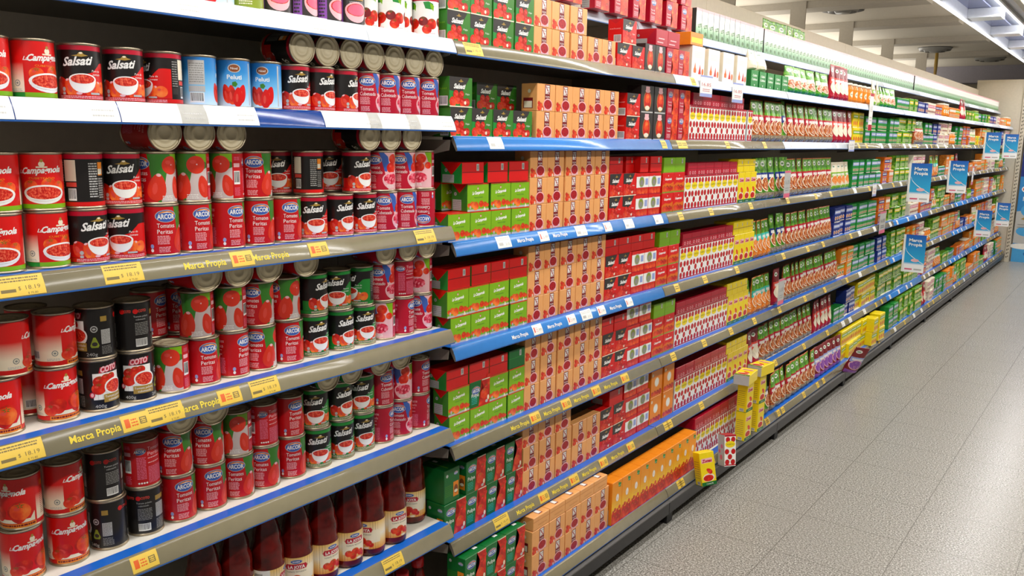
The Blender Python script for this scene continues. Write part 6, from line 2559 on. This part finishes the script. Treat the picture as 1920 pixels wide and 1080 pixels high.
for ln in STOCK.strip().splitlines():
    f = ln.split()
    rows.append(dict(k=f[0], lv=f[1], bay=int(f[2]), x=float(f[3]), y=float(f[4]), z=float(f[5]), r=float(f[6]), f=f[7].strip('-'), s=float(f[8])))
n_o = 0
for r in rows:
    if r['k'] == 'opk':
        r['k'] = ('opk', 'opb', 'opc')[int(r['y'] / .62) % 3]
BOOK = {}
for r in rows:
    pos = 'lying' if r['f'] == 'l' else ('back' if (r['k'] in CAN_ART and r['x'] < -.15) else 'front')
    r['pos'] = pos
    BOOK.setdefault((r['bay'], r['lv'], r['k']), []).append(r)
for key, lst in BOOK.items():
    tiers = sorted(set(round(r['z'], 2) for r in lst if r['pos'] != 'lying'))
    for r in lst:
        if r['pos'] == 'lying':
            r['tier'] = 'lying on top'
        elif len(tiers) == 1:
            r['tier'] = ''
        elif len(tiers) == 2:
            r['tier'] = ('lower row', 'upper row')[tiers.index(round(r['z'], 2))]
        else:
            r['tier'] = ('lower row', 'middle row', 'upper row', 'topmost row')[min(3, tiers.index(round(r['z'], 2)))]
    sub = {}
    for r in lst:
        sub.setdefault((r['tier'], r['pos']), []).append(r)
    for (tier, pos), ls in sub.items():
        ls.sort(key=lambda q: q['y'])
        for i, r in enumerate(ls):
            bits = KW[r['k']][2]
            if pos == 'back':
                bits += ' set back'
            if r['f'] == 'f':
                bits += ' upside down'
            if len(ls) > 1:
                bits += ', ' + (ORD[i + 1] + ' from left' if i < 26 else 'far right')
            if tier:
                bits += (' ' if len(ls) == 1 else ', ') + tier
            bits += ', ' + SHELF[r['lv']] + ' shelf, ' + BAY[r['bay']] + ' bay'
            r['label'] = bits
rnd = random.Random(11)
for r in rows:
    z = r['z']; rot = (0, 0, R(r['r'])); sc = (1, r['s'], 1)
    if r['f'] == 'f':
        rot = (math.pi, 0, R(r['r'])); z += CH
    if r['f'] == 'l':
        # lid faces the aisle; the rim end is at +X
        rot = (R(rnd.uniform(0, 360)), math.pi / 2, 0); sc = (1, 1, 1)
        o = place(r['k'], (r['x'] - .02, r['y'], z), (0, 0, 0))
        o.rotation_euler = Matrix.Rotation(math.pi / 2, 3, 'Y').to_euler()
    else:
        if r['k'] in DIM and PROTO[r['k']][0][0] != 'food_jar' and r['lv'] in 'ABCDEFGT' and r['r'] == 0:
            rot = (0, 0, R(rnd.uniform(-.8, .8)))
            if r['bay'] > 4 and KW[r['k']][1] == 'pack':
                rot = (0, 0, R(rnd.uniform(-3.5, 3.5)))
                r['x'] += rnd.uniform(-.02, .004)
            if PROTO[r['k']][0][0] == 'food_pouch':
                rot = (0, R(rnd.uniform(-4, 1)), R(rnd.uniform(-10, 10)))
                z += .001
        o = place(r['k'], (r['x'], r['y'], z), rot, sc)
    tag(o, r['label'], KW[r['k']][1], KW[r['k']][3] + ' on the ' + SHELF[r['lv']] + ' shelf')

# ------------------------------------------------------------------ shelving
J = [.48, 1.79, 3.105, 4.41, 5.72, 7.03, 8.34, 9.65, 10.96, 12.27, 13.58]
BACK = -.475
FONTW = {}
def rail_map(xf, zt, yc):
    def f(x, y, off):
        t = y / .042
        return (xf - .018 + .018 * t * 1.0 + off, yc + x, zt + .002 - .038 * t + off * .4)
    return f
def rail_art_map(xf, zt, yc):
    # canvas y: 0 at the lower edge of the strip
    def f(x, y, off):
        t = 1 - y / .042
        return (xf - .0165 + .017 * t + .0022 * 4 * t * (1 - t) + off + .0005, yc + x, zt + .0022 - .0362 * t + (off + .0004) * .4)
    return f

def make_tag(parent, xf, zt, y, style):
    a = Art()
    if style == 'long':      # yellow price ticket
        a.rect(-38, 2, 38, 40, 'tagyellow'); a.lines(-34, 28, 30, 38, 2, 'ink', .5); a.text('$', -6, 13, 7, 'ink'); a.text('18.19', 6, 13, 8, 'ink', width=24); a.rect(-34, 10, -10, 16, 'ink'); a.text('$ 75.80', 8, 4, 4, 'ink')
    elif style == 'promo':   # small ticket with the orange mark
        a.rect(-28, 4, 28, 38, 'tagyellow'); a.rect(-22, 12, -12, 30, 'inkorange'); a.lines(-9, 12, 4, 30, 3, 'inkorange', .5); a.rect(8, 14, 22, 28, 'ink'); a.rect(10, 16, 20, 26, 'tagyellow'); a.lines(10, 17, 20, 25, 2, 'ink', .5)
    elif style == 'white':
        a.rect(-34, 2, 34, 40, 'tagwhite'); a.lines(-28, 26, 28, 36, 2, 'lgrey', .5); a.rect(-26, 10, -6, 20, 'silver'); a.text('2.15', 6, 10, 8, 'grey', width=18)
    elif style == 'wpromo':
        a.rect(-26, 3, 26, 38, 'tagwhite'); a.rect(-20, 12, -14, 30, 'lred'); a.lines(-11, 12, 2, 30, 3, 'pinkw', .5); a.text('19.9', 6, 14, 9, 'inkdark', width=14)
    elif style == 'small':
        a.rect(-22, 3, 22, 39, 'tagyellow'); a.lines(-18, 14, 18, 32, 2, 'ink', .5)
    elif style == 'glare':  # lamp glare on the near bay's upper rails, painted as white strips
        a.rect(-90, 0, 90, 43, 'tagwhite'); a.lines(40, 8, 80, 30, 2, 'lgrey', .3)
    elif style == 'words':   # the house-brand words on the strip itself
        a.text('Marca Propia', -48, 12, 15, 'yellowink', width=96, bold=.02)
    elif style == 'wwords':
        a.text('Marca Propia', -42, 12, 13, 'white', width=84, bold=.02)
    me = a.mesh('tag', rail_art_map(xf, zt, y), limit_y=7.0)
    o = obj('price_tag_or_glare' if 'words' not in style else 'strip_lettering', me, parent)
    return o

def make_shelf(lv, bay, zt, xf=0.0, rail='railgrey', tags=(), lip='lipblue'):
    y0, y1 = J[bay - 1] + .002, J[bay] - .002
    th = .008
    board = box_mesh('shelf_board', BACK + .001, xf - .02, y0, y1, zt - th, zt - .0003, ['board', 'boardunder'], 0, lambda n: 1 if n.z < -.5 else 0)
    root = obj('shelf', board)
    # rail: lip on top, slanted strip, lower edge
    bm = bmesh.new()
    prof = [(xf - .052, zt - th, 3), (xf - .052, zt + .0001, 1), (xf - .0185, zt + .0001, 1), (xf - .0165, zt + .0022, 0)] + [(xf - .0165 + .017 * q / 6 + .0022 * 4 * (q / 6) * (1 - q / 6), zt + .0022 - .0362 * q / 6, 0) for q in range(1, 6)] + [(xf + .0005, zt - .034, 2), (xf + .0005, zt - .037, 2), (xf - .004, zt - .038, 3), (xf - .022, zt - th, 3)]
    ra = [bm.verts.new((p[0], y0, p[1])) for p in prof]; rb = [bm.verts.new((p[0], y1, p[1])) for p in prof]
    n = len(prof)
    for i in range(n):
        j = (i + 1) % n
        f = bm.faces.new((ra[i], ra[j], rb[j], rb[i])); f.material_index = prof[i][2]; f.smooth = prof[i][2] == 0
    bm.faces.new(ra[::-1]).material_index = 3; bm.faces.new(rb).material_index = 3
    bmesh.ops.recalc_face_normals(bm, faces=bm.faces)
    me = bpy.data.meshes.new('price_rail'); bm.to_mesh(me); bm.free()
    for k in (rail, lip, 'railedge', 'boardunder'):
        me.materials.append(MATS[k])
    obj('price_rail', me, root)
    # side brackets, deep at the upright and shallow in front
    for yy in (y0, y1 - .003):
        bm = bmesh.new()
        pr = [(BACK + .001, zt - th), (xf - .026, zt - th), (xf - .03, zt - .036), (xf - .10, zt - .05), (BACK + .001, zt - .075)]
        a1 = [bm.verts.new((p[0], yy, p[1])) for p in pr]; b1 = [bm.verts.new((p[0], yy + .003, p[1])) for p in pr]
        for i in range(5):
            j = (i + 1) % 5
            bm.faces.new((a1[i], a1[j], b1[j], b1[i]))
        bm.faces.new(a1[::-1]); bm.faces.new(b1)
        bmesh.ops.recalc_face_normals(bm, faces=bm.faces)
        me = bpy.data.meshes.new('bracket'); bm.to_mesh(me); bm.free(); me.materials.append(MATS['bracket'])
        if not (lv in ('G', 'B8')):
            obj('bracket', me, root)
    for y, st_ in tags:
        if y0 < y < y1:
            make_tag(root, xf, zt, y, st_)
    side = {'railwhite': 'white or glare-painted price strip', 'railgrey': 'grey price strip', 'railblue': 'blue price strip', 'railnavy': 'painted white glare on its navy strip'}[rail]
    tag(root, 'metal shelf with %s, %s from the top, %s bay' % (side, SHELF[lv] if SHELF[lv] not in ('top', 'bottom') else SHELF[lv] + 'most', BAY[bay]), 'shelf', 'shelves along the aisle')
    if SHELF[lv] in ('top', 'bottom'):
        root['label'] = 'metal shelf with %s, the %s one of the %s bay' % (side, SHELF[lv], BAY[bay])
    return root

TAGS = {'B4': [(0.656, 'long'), (0.837, 'long'), (1.01, 'words'), (1.099, 'promo'), (1.172, 'words'), (1.307, 'promo'), (1.671, 'long')], 'B5': [(0.633, 'long'), (0.764, 'words'), (0.843, 'promo'), (0.907, 'long'), (0.982, 'words'), (1.055, 'promo'), (1.145, 'long')], 'B6': [(0.844, 'promo')], 'B7': [(1.543, 'long')], 'B3': [(0.575, 'glare'), (0.757, 'glare'), (0.939, 'glare'), (1.06, 'glare'), (1.42, 'glare'), (1.56, 'glare'), (1.696, 'glare')], 'B2': [(0.94, 'glare'), (1.264, 'glare'), (1.559, 'glare')], 'A': [(1.865, 'long'), (3.275, 'small')], 'B': [(1.971, 'white'), (3.04, 'small'), (3.182, 'small')], 'C': [(2.017, 'white'), (2.126, 'wwords'), (2.228, 'wpromo'), (2.321, 'wwords'), (2.452, 'white'), (2.631, 'wpromo'), (2.787, 'white'), (3.025, 'white')], 'D': [(2.108, 'wwords'), (2.205, 'wpromo'), (2.303, 'wwords'), (2.408, 'wpromo'), (2.505, 'white'), (2.608, 'wpromo'), (2.708, 'wwords'), (2.813, 'wpromo')], 'E': [(2.118, 'words'), (2.204, 'promo'), (2.301, 'words'), (2.391, 'promo'), (2.488, 'words'), (2.591, 'promo'), (2.695, 'words'), (2.805, 'promo')], 'F': [(2.03, 'long'), (2.158, 'words'), (2.267, 'promo'), (2.365, 'words'), (2.459, 'promo'), (2.561, 'words'), (2.665, 'promo'), (2.771, 'words'), (2.878, 'promo'), (3.193, 'small')], 'G': [(3.248, 'small'), (4.28, 'small'), (4.461, 'small'), (5.152, 'small')]}
L1 = {'B2': 1.849, 'B3': 1.647, 'B4': 1.353, 'B5': 1.063, 'B6': .773, 'B7': .479, 'B8': .16}
L2 = {'T': 2.055, 'A': 1.847, 'B': 1.596, 'C': 1.307, 'D': 1.009, 'E': .714, 'F': .417, 'G': .16}
for lv, z in L1.items():
    rail = {'B2': 'railwhite', 'B3': 'railnavy'}.get(lv, 'railgrey')  # second-shelf rail and lip here have lamp glare painted in as a pale colour
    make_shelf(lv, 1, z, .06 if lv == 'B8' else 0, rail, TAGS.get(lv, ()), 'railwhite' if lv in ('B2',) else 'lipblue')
rt_ = random.Random(5)
for bay in range(2, 11):
    for lv, z in L2.items():
        xf = {'T': -.17, 'G': .06}.get(lv, 0)
        rail = 'railgrey'
        if lv == 'T' or (lv == 'A' and bay >= 3) or (lv == 'B' and bay == 4):
            rail = 'railwhite'
        if bay == 2 and lv in 'BCD':
            rail = 'railblue'
        if bay >= 6 and lv in 'DEF' and bay % 3 != 1:
            rail = 'railblue'
        tg = list(TAGS.get(lv, ()))
        if bay >= 3 and lv not in 'TA':
            y = J[bay - 1] + .12
            while y < J[bay] - .1:
                tg.append((y, rt_.choice(('small', 'white') if bay > 4 else ('small',)) if rail == 'railgrey' else 'wpromo')); y += rt_.uniform(.28, .5) if bay < 5 else rt_.uniform(.16, .42)
        make_shelf(lv, bay, z, xf, rail, tg)

for bay in range(1, 11):
    y0, y1 = J[bay - 1] + .001, J[bay] - .001
    root = obj('shelving_unit', box_mesh('back_panel', -.505, BACK, y0, y1, .115, 2.352, ['panel'], .002))
    tag(root, 'beige shelving unit with dark plinth, the %s bay of the row' % BAY[bay], 'shelving', 'shelving units along the aisle')
    obj('plinth', join_bm([box_mesh('p', .05, .068, y0, y1, .055, .11, ['plinth'], .002), box_mesh('q', .047, .071, y0, y1, .1085, .1135, ['plinthedge'], 0)], 'plinth'), root)
    bm = bmesh.new()
    yy = J[bay - 1] + .02
    pr = [(-.45, 0.0), (.050, 0.0), (.0495, .056), (.0495, .112), (-.45, .112)]
    a1 = [bm.verts.new((p[0], yy, p[1])) for p in pr]; b1 = [bm.verts.new((p[0], yy + .05, p[1])) for p in pr]
    for i in range(5):
        j = (i + 1) % 5
        bm.faces.new((a1[i], a1[j], b1[j], b1[i]))
    bm.faces.new(a1[::-1]); bm.faces.new(b1); bmesh.ops.recalc_face_normals(bm, faces=bm.faces)
    me = bpy.data.meshes.new('foot'); bm.to_mesh(me); bm.free(); me.materials.append(MATS['footblack'])
    obj('foot', me, root)

# end frame of the row with its perforated upright
root = obj('end_frame', box_mesh('end_panel', -.505, .07, 13.60, 13.64, 0.0, 2.48, ['panelpost'], .003))
parts = [box_mesh('u', .07, .125, 13.585, 13.645, 0, 2.5, ['panelpost'], .003)]
hb = []
for i in range(48):
    z = .06 + i * .05
    hb.append(box_mesh('h', .085, .097, 13.5835, 13.5855, z, z + .022, ['hole'])); hb.append(box_mesh('h', .103, .113, 13.5835, 13.5855, z + .012, z + .03, ['hole']))
obj('perforated_upright', join_bm(parts + hb, 'perforated_upright'), root)
tag(root, 'beige end frame with perforated upright closing the far end of shelving', 'frame')

# ------------------------------------------------------------------ signs hanging from the rails
def flag_sign(y, z0, label, x=.012, hgt=.30, wid=.165):
    root = obj('shelf_flag', box_mesh('card', 0, wid, -.002, .002, 0, hgt, ['signblue'], 0), None, (x, y, z0))
    a = Art()
    a.rect(0, 0, 16, 300, 'white')
    a.text('Marca', 40, 246, 24, 'white', width=96, bold=.03); a.text('Propia', 40, 212, 24, 'white', width=100, bold=.03)
    a.up()
    n = 12
    for i in range(n):
        t0, t1 = i / n, (i + 1) / n
        f = lambda t: (20 + 140 * t, 190 - 120 * t ** .6)
        (xa, ya), (xb, yb) = f(t0), f(t1)
        a.add([(xa, ya), (xb, yb), (xb, yb + 5), (xa, ya + 5)], 'white')
    a.ell(96, 96, 30, 13, 'pinkw', 18); a.rect(24, 18, 80, 30, 'pink'); a.rect(92, 18, 150, 30, 'lgrey')
    obj('printing', a.mesh('pr', lambda px, py, off: (px, -.002 - off, py)), root)
    obj('clip', box_mesh('clip', -.010, .004, -.004, .004, hgt * .45, hgt * .5 + .02, ['lgrey'], 0), root)
    return tag(root, label, 'sign', 'blue flag signs on the shelf edges')
flag_sign(7.30, 1.15, 'blue and white flag sign, leftmost on the fourth shelf edge')
flag_sign(8.98, 1.15, 'blue and white flag sign on the fourth shelf edge, right of the leftmost')
flag_sign(11.0, 1.44, 'blue and white flag sign on third shelf edge, left of the pair')
flag_sign(12.6, 1.44, 'blue and white flag sign on third shelf edge, beside end frame')
flag_sign(7.36, .585, 'blue and white flag sign on the sixth shelf edge, nearest the floor')
flag_sign(10.98, .57, 'blue and white flag sign on sixth shelf edge, farther down aisle')
flag_sign(12.62, .57, 'blue and white flag sign on sixth shelf edge, beside end frame')
def price_card(y, z, w, h, mats, label, x=.004, face='x'):
    if face == 'x':
        root = obj('price_sign', box_mesh('pc', x, x + .002, y - w / 2, y + w / 2, z, z + h, [mats[0]], 0))
        a = Art(); W, H = w * 1000, h * 1000
        a.rect(-W / 2, 0, W / 2, H * .16, mats[1]); a.rect(-W / 2, H * .92, W / 2, H, mats[1]); a.text('16.85', -W * .38, H * .5, H * .16, mats[2], width=W * .76); a.lines(-W * .3, H * .24, W * .3, H * .4, 2, mats[2], .4)
        obj('printing', a.mesh('pp', lambda px, py, off: (x + .002 + off, y + px, z + py)), root)
    else:
        root = obj('price_sign', box_mesh('pc', x, x + w, y - .001, y + .001, z, z + h, [mats[0]], 0))
        a = Art(); W, H = w * 1000, h * 1000
        a.rect(0, 0, W, H * .18, mats[1]); a.lines(W * .1, H * .3, W * .9, H * .6, 2, mats[2], .4)
        obj('printing', a.mesh('pp', lambda px, py, off: (x + px, y - .001 - off, z + py)), root)
    obj('holder', box_mesh('hd', -.003, x + .001, y - .004, y + .004, z + h - .012, z + h - .004, ['lgrey'], 0), root)
    return tag(root, label, 'sign', 'small price signs on the shelf edges')
price_card(3.38, 1.775, .12, .085, ('white', 'lav', 'crimson'), 'white price sign under second shelf edge above the dotted cartons')
price_card(3.72, 1.765, .12, .085, ('white', 'lav', 'crimson'), 'white price sign under second shelf edge, right of the other one')
price_card(6.02, 1.68, .09, .24, ('white', 'crimson', 'lgrey'), 'tall white price sign hanging from the second shelf edge')
price_card(5.63, 1.545, .12, .07, ('white', 'lav', 'grey'), 'tilted white price sign under the third shelf edge')
price_card(4.47, 1.31, .09, .14, ('lgrey', 'pink', 'grey'), 'pink-edged price sign on fourth shelf among the pouches')
price_card(4.50, .735, .09, .14, ('lgrey', 'pink', 'grey'), 'pink-edged price sign on the sixth shelf among the pouches')
price_card(6.62, .95, .17, .16, ('lgrey', 'pink', 'dgrey'), 'wide white price sign hanging from the fifth shelf edge')
price_card(6.3, 1.235, .10, .09, ('white', 'lav', 'crimson'), 'white price sign hanging from the fourth shelf edge')
price_card(9.9, 1.17, .10, .20, ('white', 'pink', 'grey'), 'white strip sign, left one on the fourth shelf edge far down')
price_card(10.5, 1.17, .10, .20, ('white', 'pink', 'grey'), 'white strip sign, right one on the fourth shelf edge far down')

# ------------------------------------------------------------------ loose packs by the bottom shelf
def loose(kind, loc, rot, label):
    o = place(kind, loc, rot)
    return tag(o, label, KW[kind][1])
for i, y in enumerate((3.905, 4.075)):
    for t in range(2):
        loose('yel', (.066, y, .1605 + t * .1455), (0, 0, R(-3)), 'yellow carton standing in the %s of the %s stack on the bottom shelf front' % (('lower place', 'upper place')[t], ('left', 'right')[i]))
    o = loose('yel', (.072 - .012 * i, y - .085 + .03 * i, .1605 + .2915 + .0252), (0, 0, 0), 'yellow carton lying on top of the %s yellow stack, grey end outward' % ('left', 'right')[i])
    o.rotation_euler = (Matrix.Rotation(R(-6 if i else 5), 3, 'Z') @ Matrix(((0, 1, 0), (0, 0, 1), (1, 0, 0)))).to_euler()
loose('yel', (.115, 3.37, .113), (R(3), R(-12), R(-32)), 'tilted yellow carton perched on the dark plinth edge beside the orange cartons')
loose('dot', (.105, 3.62, .12), (R(-4), R(-10), R(-30)), 'red-dotted white carton slumped on the dark plinth edge left of the yellow stacks')
loose('ppu', (.088, 5.70, .115), (R(-12), R(22), R(-35)), 'crumpled purple-and-maroon pouch sliding off the bottom shelf edge')

# ------------------------------------------------------------------ floor, ceiling, walls
def structure(name, me):
    return tag(obj(name, me), kind='structure')
m, nd, lk, b = base_mat('terrazzo')
tc = nd.new('ShaderNodeTexCoord')
n1 = nd.new('ShaderNodeTexNoise'); n1.inputs['Scale'].default_value = 150; n1.inputs['Detail'].default_value = 4; n1.inputs['Roughness'].default_value = .7
n2 = nd.new('ShaderNodeTexNoise'); n2.inputs['Scale'].default_value = 1.6
r1 = nd.new('ShaderNodeValToRGB')
e = r1.color_ramp.elements; e[0].position = .36; e[0].color = lin('#474641'); e[1].position = .64; e[1].color = lin('#cfcdc6')
q = e.new(.5); q.color = lin('#8a8780')
lk.new(tc.outputs['Object'], n1.inputs['Vector']); lk.new(tc.outputs['Object'], n2.inputs['Vector']); lk.new(n1.outputs['Fac'], r1.inputs['Fac'])
mx = nd.new('ShaderNodeMix'); mx.data_type = 'RGBA'; mx.inputs[7].default_value = lin('#8f8c84')
mr = nd.new('ShaderNodeMapRange'); mr.inputs['From Min'].default_value = .35; mr.inputs['From Max'].default_value = .75; mr.inputs['To Max'].default_value = .45
lk.new(n2.outputs['Fac'], mr.inputs['Value']); lk.new(mr.outputs['Result'], mx.inputs[0]); lk.new(r1.outputs['Color'], mx.inputs[6])
# square grout grid, 0.403 m
sp = nd.new('ShaderNodeSeparateXYZ'); lk.new(tc.outputs['Object'], sp.inputs['Vector'])
def grid_line(sock, off):
    a = nd.new('ShaderNodeMath'); a.operation = 'ADD'; a.inputs[1].default_value = off; lk.new(sock, a.inputs[0])
    c = nd.new('ShaderNodeMath'); c.operation = 'PINGPONG'; c.inputs[1].default_value = .2015; lk.new(a.outputs[0], c.inputs[0])
    g = nd.new('ShaderNodeMath'); g.operation = 'LESS_THAN'; g.inputs[1].default_value = .0018; lk.new(c.outputs[0], g.inputs[0])
    return g.outputs[0]
gx = grid_line(sp.outputs['X'], -.885 + 4.03); gy = grid_line(sp.outputs['Y'], -3.98 + 4.03)
mm = nd.new('ShaderNodeMath'); mm.operation = 'MAXIMUM'; lk.new(gx, mm.inputs[0]); lk.new(gy, mm.inputs[1])
m2 = nd.new('ShaderNodeMix'); m2.data_type = 'RGBA'; m2.inputs[7].default_value = lin('#5a5750')
m3 = nd.new('ShaderNodeMath'); m3.operation = 'MULTIPLY'; m3.inputs[1].default_value = .7; lk.new(mm.outputs[0], m3.inputs[0])
lk.new(m3.outputs[0], m2.inputs[0]); lk.new(mx.outputs[2], m2.inputs[6]); lk.new(m2.outputs[2], b.inputs['Base Color'])
b.inputs['Roughness'].default_value = .27; b.inputs['Specular IOR Level'].default_value = .22
MATS['terrazzo'] = m
structure('floor', box_mesh('floor', -8, 6, -3, 24.2, -.05, 0, ['terrazzo']))
M('ceil', '#cfc7b8', rough=.8); M('beam', '#b5ada0', rough=.8); M('wallfar', '#d6cdb8', rough=.7); M('ductdark', '#8f8a92', rough=.6)
structure('ceiling', box_mesh('ceiling', -8, 6, -3, 24.2, 3.2, 3.25, ['ceil']))
structure('wall_back', box_mesh('wall', -8, 6, 24.0, 24.2, 0, 3.2, ['wallfar']))
structure('wall_left', box_mesh('wall', -8.1, -8, -3, 24.2, 0, 3.2, ['wallfar']))
ti = 1
for y in (6.2, 8.2, 10.3, 12.3, 14.6, 17.1):
    structure('trim_%d' % ti, box_mesh('beam', -8, -.6, y, y + .35, 3.12, 3.199, ['beam'], 0)); ti += 1
    structure('trim_%d' % ti, box_mesh('column', -2.05, -1.87, y - .02, y - .001, 0, 3.199, ['beam'], 0)); ti += 1
structure('trim_%d' % ti, box_mesh('beam', -8, 6, 20.2, 20.7, 2.86, 3.199, ['ductdark'], 0)); ti += 1
# round air diffusers
M('diffdark', '#4a4640', rough=.6)
diff = lathe('diffuser_rings', [(0, 3.13, 0), (.08, 3.12, 0), (.10, 3.15, 1), (.16, 3.13, 0), (.18, 3.16, 1), (.24, 3.15, 0), (.26, 3.19, 1), (.27, 3.197, 1), (0, 3.198, 1)], ['grey', 'diffdark'], 32)
for (x, y, lb) in ((-1.63, 10.9, 'round dark air diffuser in the ceiling nearest the camera'), (-1.58, 16.2, 'round dark air diffuser in the ceiling, middle one'), (-1.05, 18.4, 'round dark air diffuser in the ceiling farthest away')):
    tag(obj('air_diffuser', diff, None, (x, y, 0)), lb, 'vent', 'round ceiling diffusers')
# dangling cable below the middle diffuser
cb = lathe('cable', [(.012, 2.55, 0), (.02, 2.7, 0), (.03, 2.95, 0), (.025, 3.2, 0), (0, 3.2, 0)], ['gold'], 10)
tag(obj('hanging_cable', cb, None, (-1.62, 16.6, 0)), 'yellowish cable hanging from the ceiling beside the middle diffuser', 'cable')

# hanging fluorescent fixture along the shelves
M('fixwhite', '#f4f6fa', rough=.3); M('louver', '#34479a', rough=.12, metal=.9); M('fixtrim', '#c8c6c2', rough=.3, metal=.4)
def emis(key, hexc, s):
    m_, nd_, lk_, b_ = base_mat(key)
    b_.inputs['Base Color'].default_value = lin(hexc); b_.inputs['Emission Color'].default_value = lin(hexc); b_.inputs['Emission Strength'].default_value = s
    MATS[key] = m_
emis('tube', '#f4f7ff', 6.0); emis('glowstrip', '#f4f7ff', 1.6)
X0, X1 = .255, .60
parts = [box_mesh('a', X0, X0 + .02, 0, 14.5, LAMP_Z - .01, LAMP_Z + .11, ['fixwhite']), box_mesh('b', X0, X1, 0, 14.5, LAMP_Z + .11, LAMP_Z + .125, ['fixwhite']),
         box_mesh('c', X1 - .015, X1, 0, 14.5, LAMP_Z, LAMP_Z + .11, ['fixtrim']), box_mesh('d', X1, X1 + .05, 0, 14.5, LAMP_Z + .02, LAMP_Z + .06, ['fixtrim'])]
root = obj('fluorescent_fixture', join_bm(parts, 'housing'))
tag(root, 'long white fluorescent light fixture hanging above the shelf fronts', 'light fixture')
lv_ = [box_mesh('l', X0 + .02, X0 + .17, 0, 14.5, LAMP_Z + .07, LAMP_Z + .08, ['louver'])]
for i in range(12):
    y = .3 + i * 1.2
    lv_.append(box_mesh('l', X0 + .02, X1 - .1, y, y + .22, LAMP_Z + .0, LAMP_Z + .07, ['fixwhite'], .003))
obj('louver', join_bm(lv_, 'louver'), root)
obj('edge_diffuser', box_mesh('e', X0 - .004, X0 + .012, 0, 14.5, LAMP_Z - .02, LAMP_Z - .0105, ['glowstrip']), root)
for i in range(12):
    tb = box_mesh('t', X1 - .075, X1 - .035, .05 + i * 1.2, 1.2 + i * 1.2, LAMP_Z + .03, LAMP_Z + .06, ['tube'], .012)
    obj('fluorescent_tube', tb, root)
for y in (2.5, 7.0, 11.5):
    obj('suspension_rod', box_mesh('r', .42, .43, y, y + .01, LAMP_Z + .125, 3.2, ['fixtrim']), root)
for k_, (x0, x1_) in enumerate(((-2.6, -1.35), (-1.15, .9))):
    rr_ = obj('ceiling_lamp', box_mesh('cl', x0, x1_, 23.0, 23.12, 3.12, 3.19, ['fixwhite'], .005))
    obj('fluorescent_tube', box_mesh('ct', x0 + .02, x1_ - .02, 22.97, 23.0, 3.125, 3.165, ['tube'], .004), rr_)
    tag(rr_, 'long fluorescent ceiling lamp by the far wall, %s one' % ('left', 'right')[k_], 'lamp', 'lamps by the far wall')

# promotional display past the end of the row
w_, hgt = 1.0, 1.72
root = obj('promotional_display', box_mesh('display', .14, .14 + w_, 13.70, 14.2, 0, hgt, ['sky'], .004))
a = Art(); W = w_ * 1000
a.rect(0, 1180, W, 1720, 'navy'); a.poly([(0, 560), (0, 700), (W, 900), (W, 480)], 'lgrey'); a.rect(0, 260, W, 560, 'lgrey'); a.ell(150, 430, 130, 70, 'lblue', 20)
a.ell(130, 1010, 100, 55, 'white', 20); a.ell(130, 1010, 85, 42, 'lred', 20); a.text('NU', 60, 850, 60, 'white', width=140); a.ell(160, 720, 110, 90, 'lblue', 24)
a.poly([(60, 600), (230, 700), (330, 640), (200, 560)], 'gold'); a.lines(30, 470, 300, 540, 2, 'grey'); a.rect(0, 0, W, 240, 'lblue'); a.ell(120, 220, 160, 40, 'white', 20); a.ell(200, 120, 60, 40, 'blue', 16)
obj('front_artwork', a.mesh('da', lambda x, y, off: (.14 + x, 13.70 - off, y)), root)
tag(root, 'tall blue and white promotional display past the end frame', 'display')
rr_ = obj('promotional_sign', box_mesh('ps', .26, .9, 13.9, 13.93, 1.73, 2.0, ['crimson'], .002))
a = Art(); a.rect(0, 0, 640, 70, 'white'); obj('printing', a.mesh('pz', lambda x, y, off: (.26 + x, 13.9 - off, 1.73 + y)), rr_)
tag(rr_, 'red and white sign standing on the blue display', 'sign')
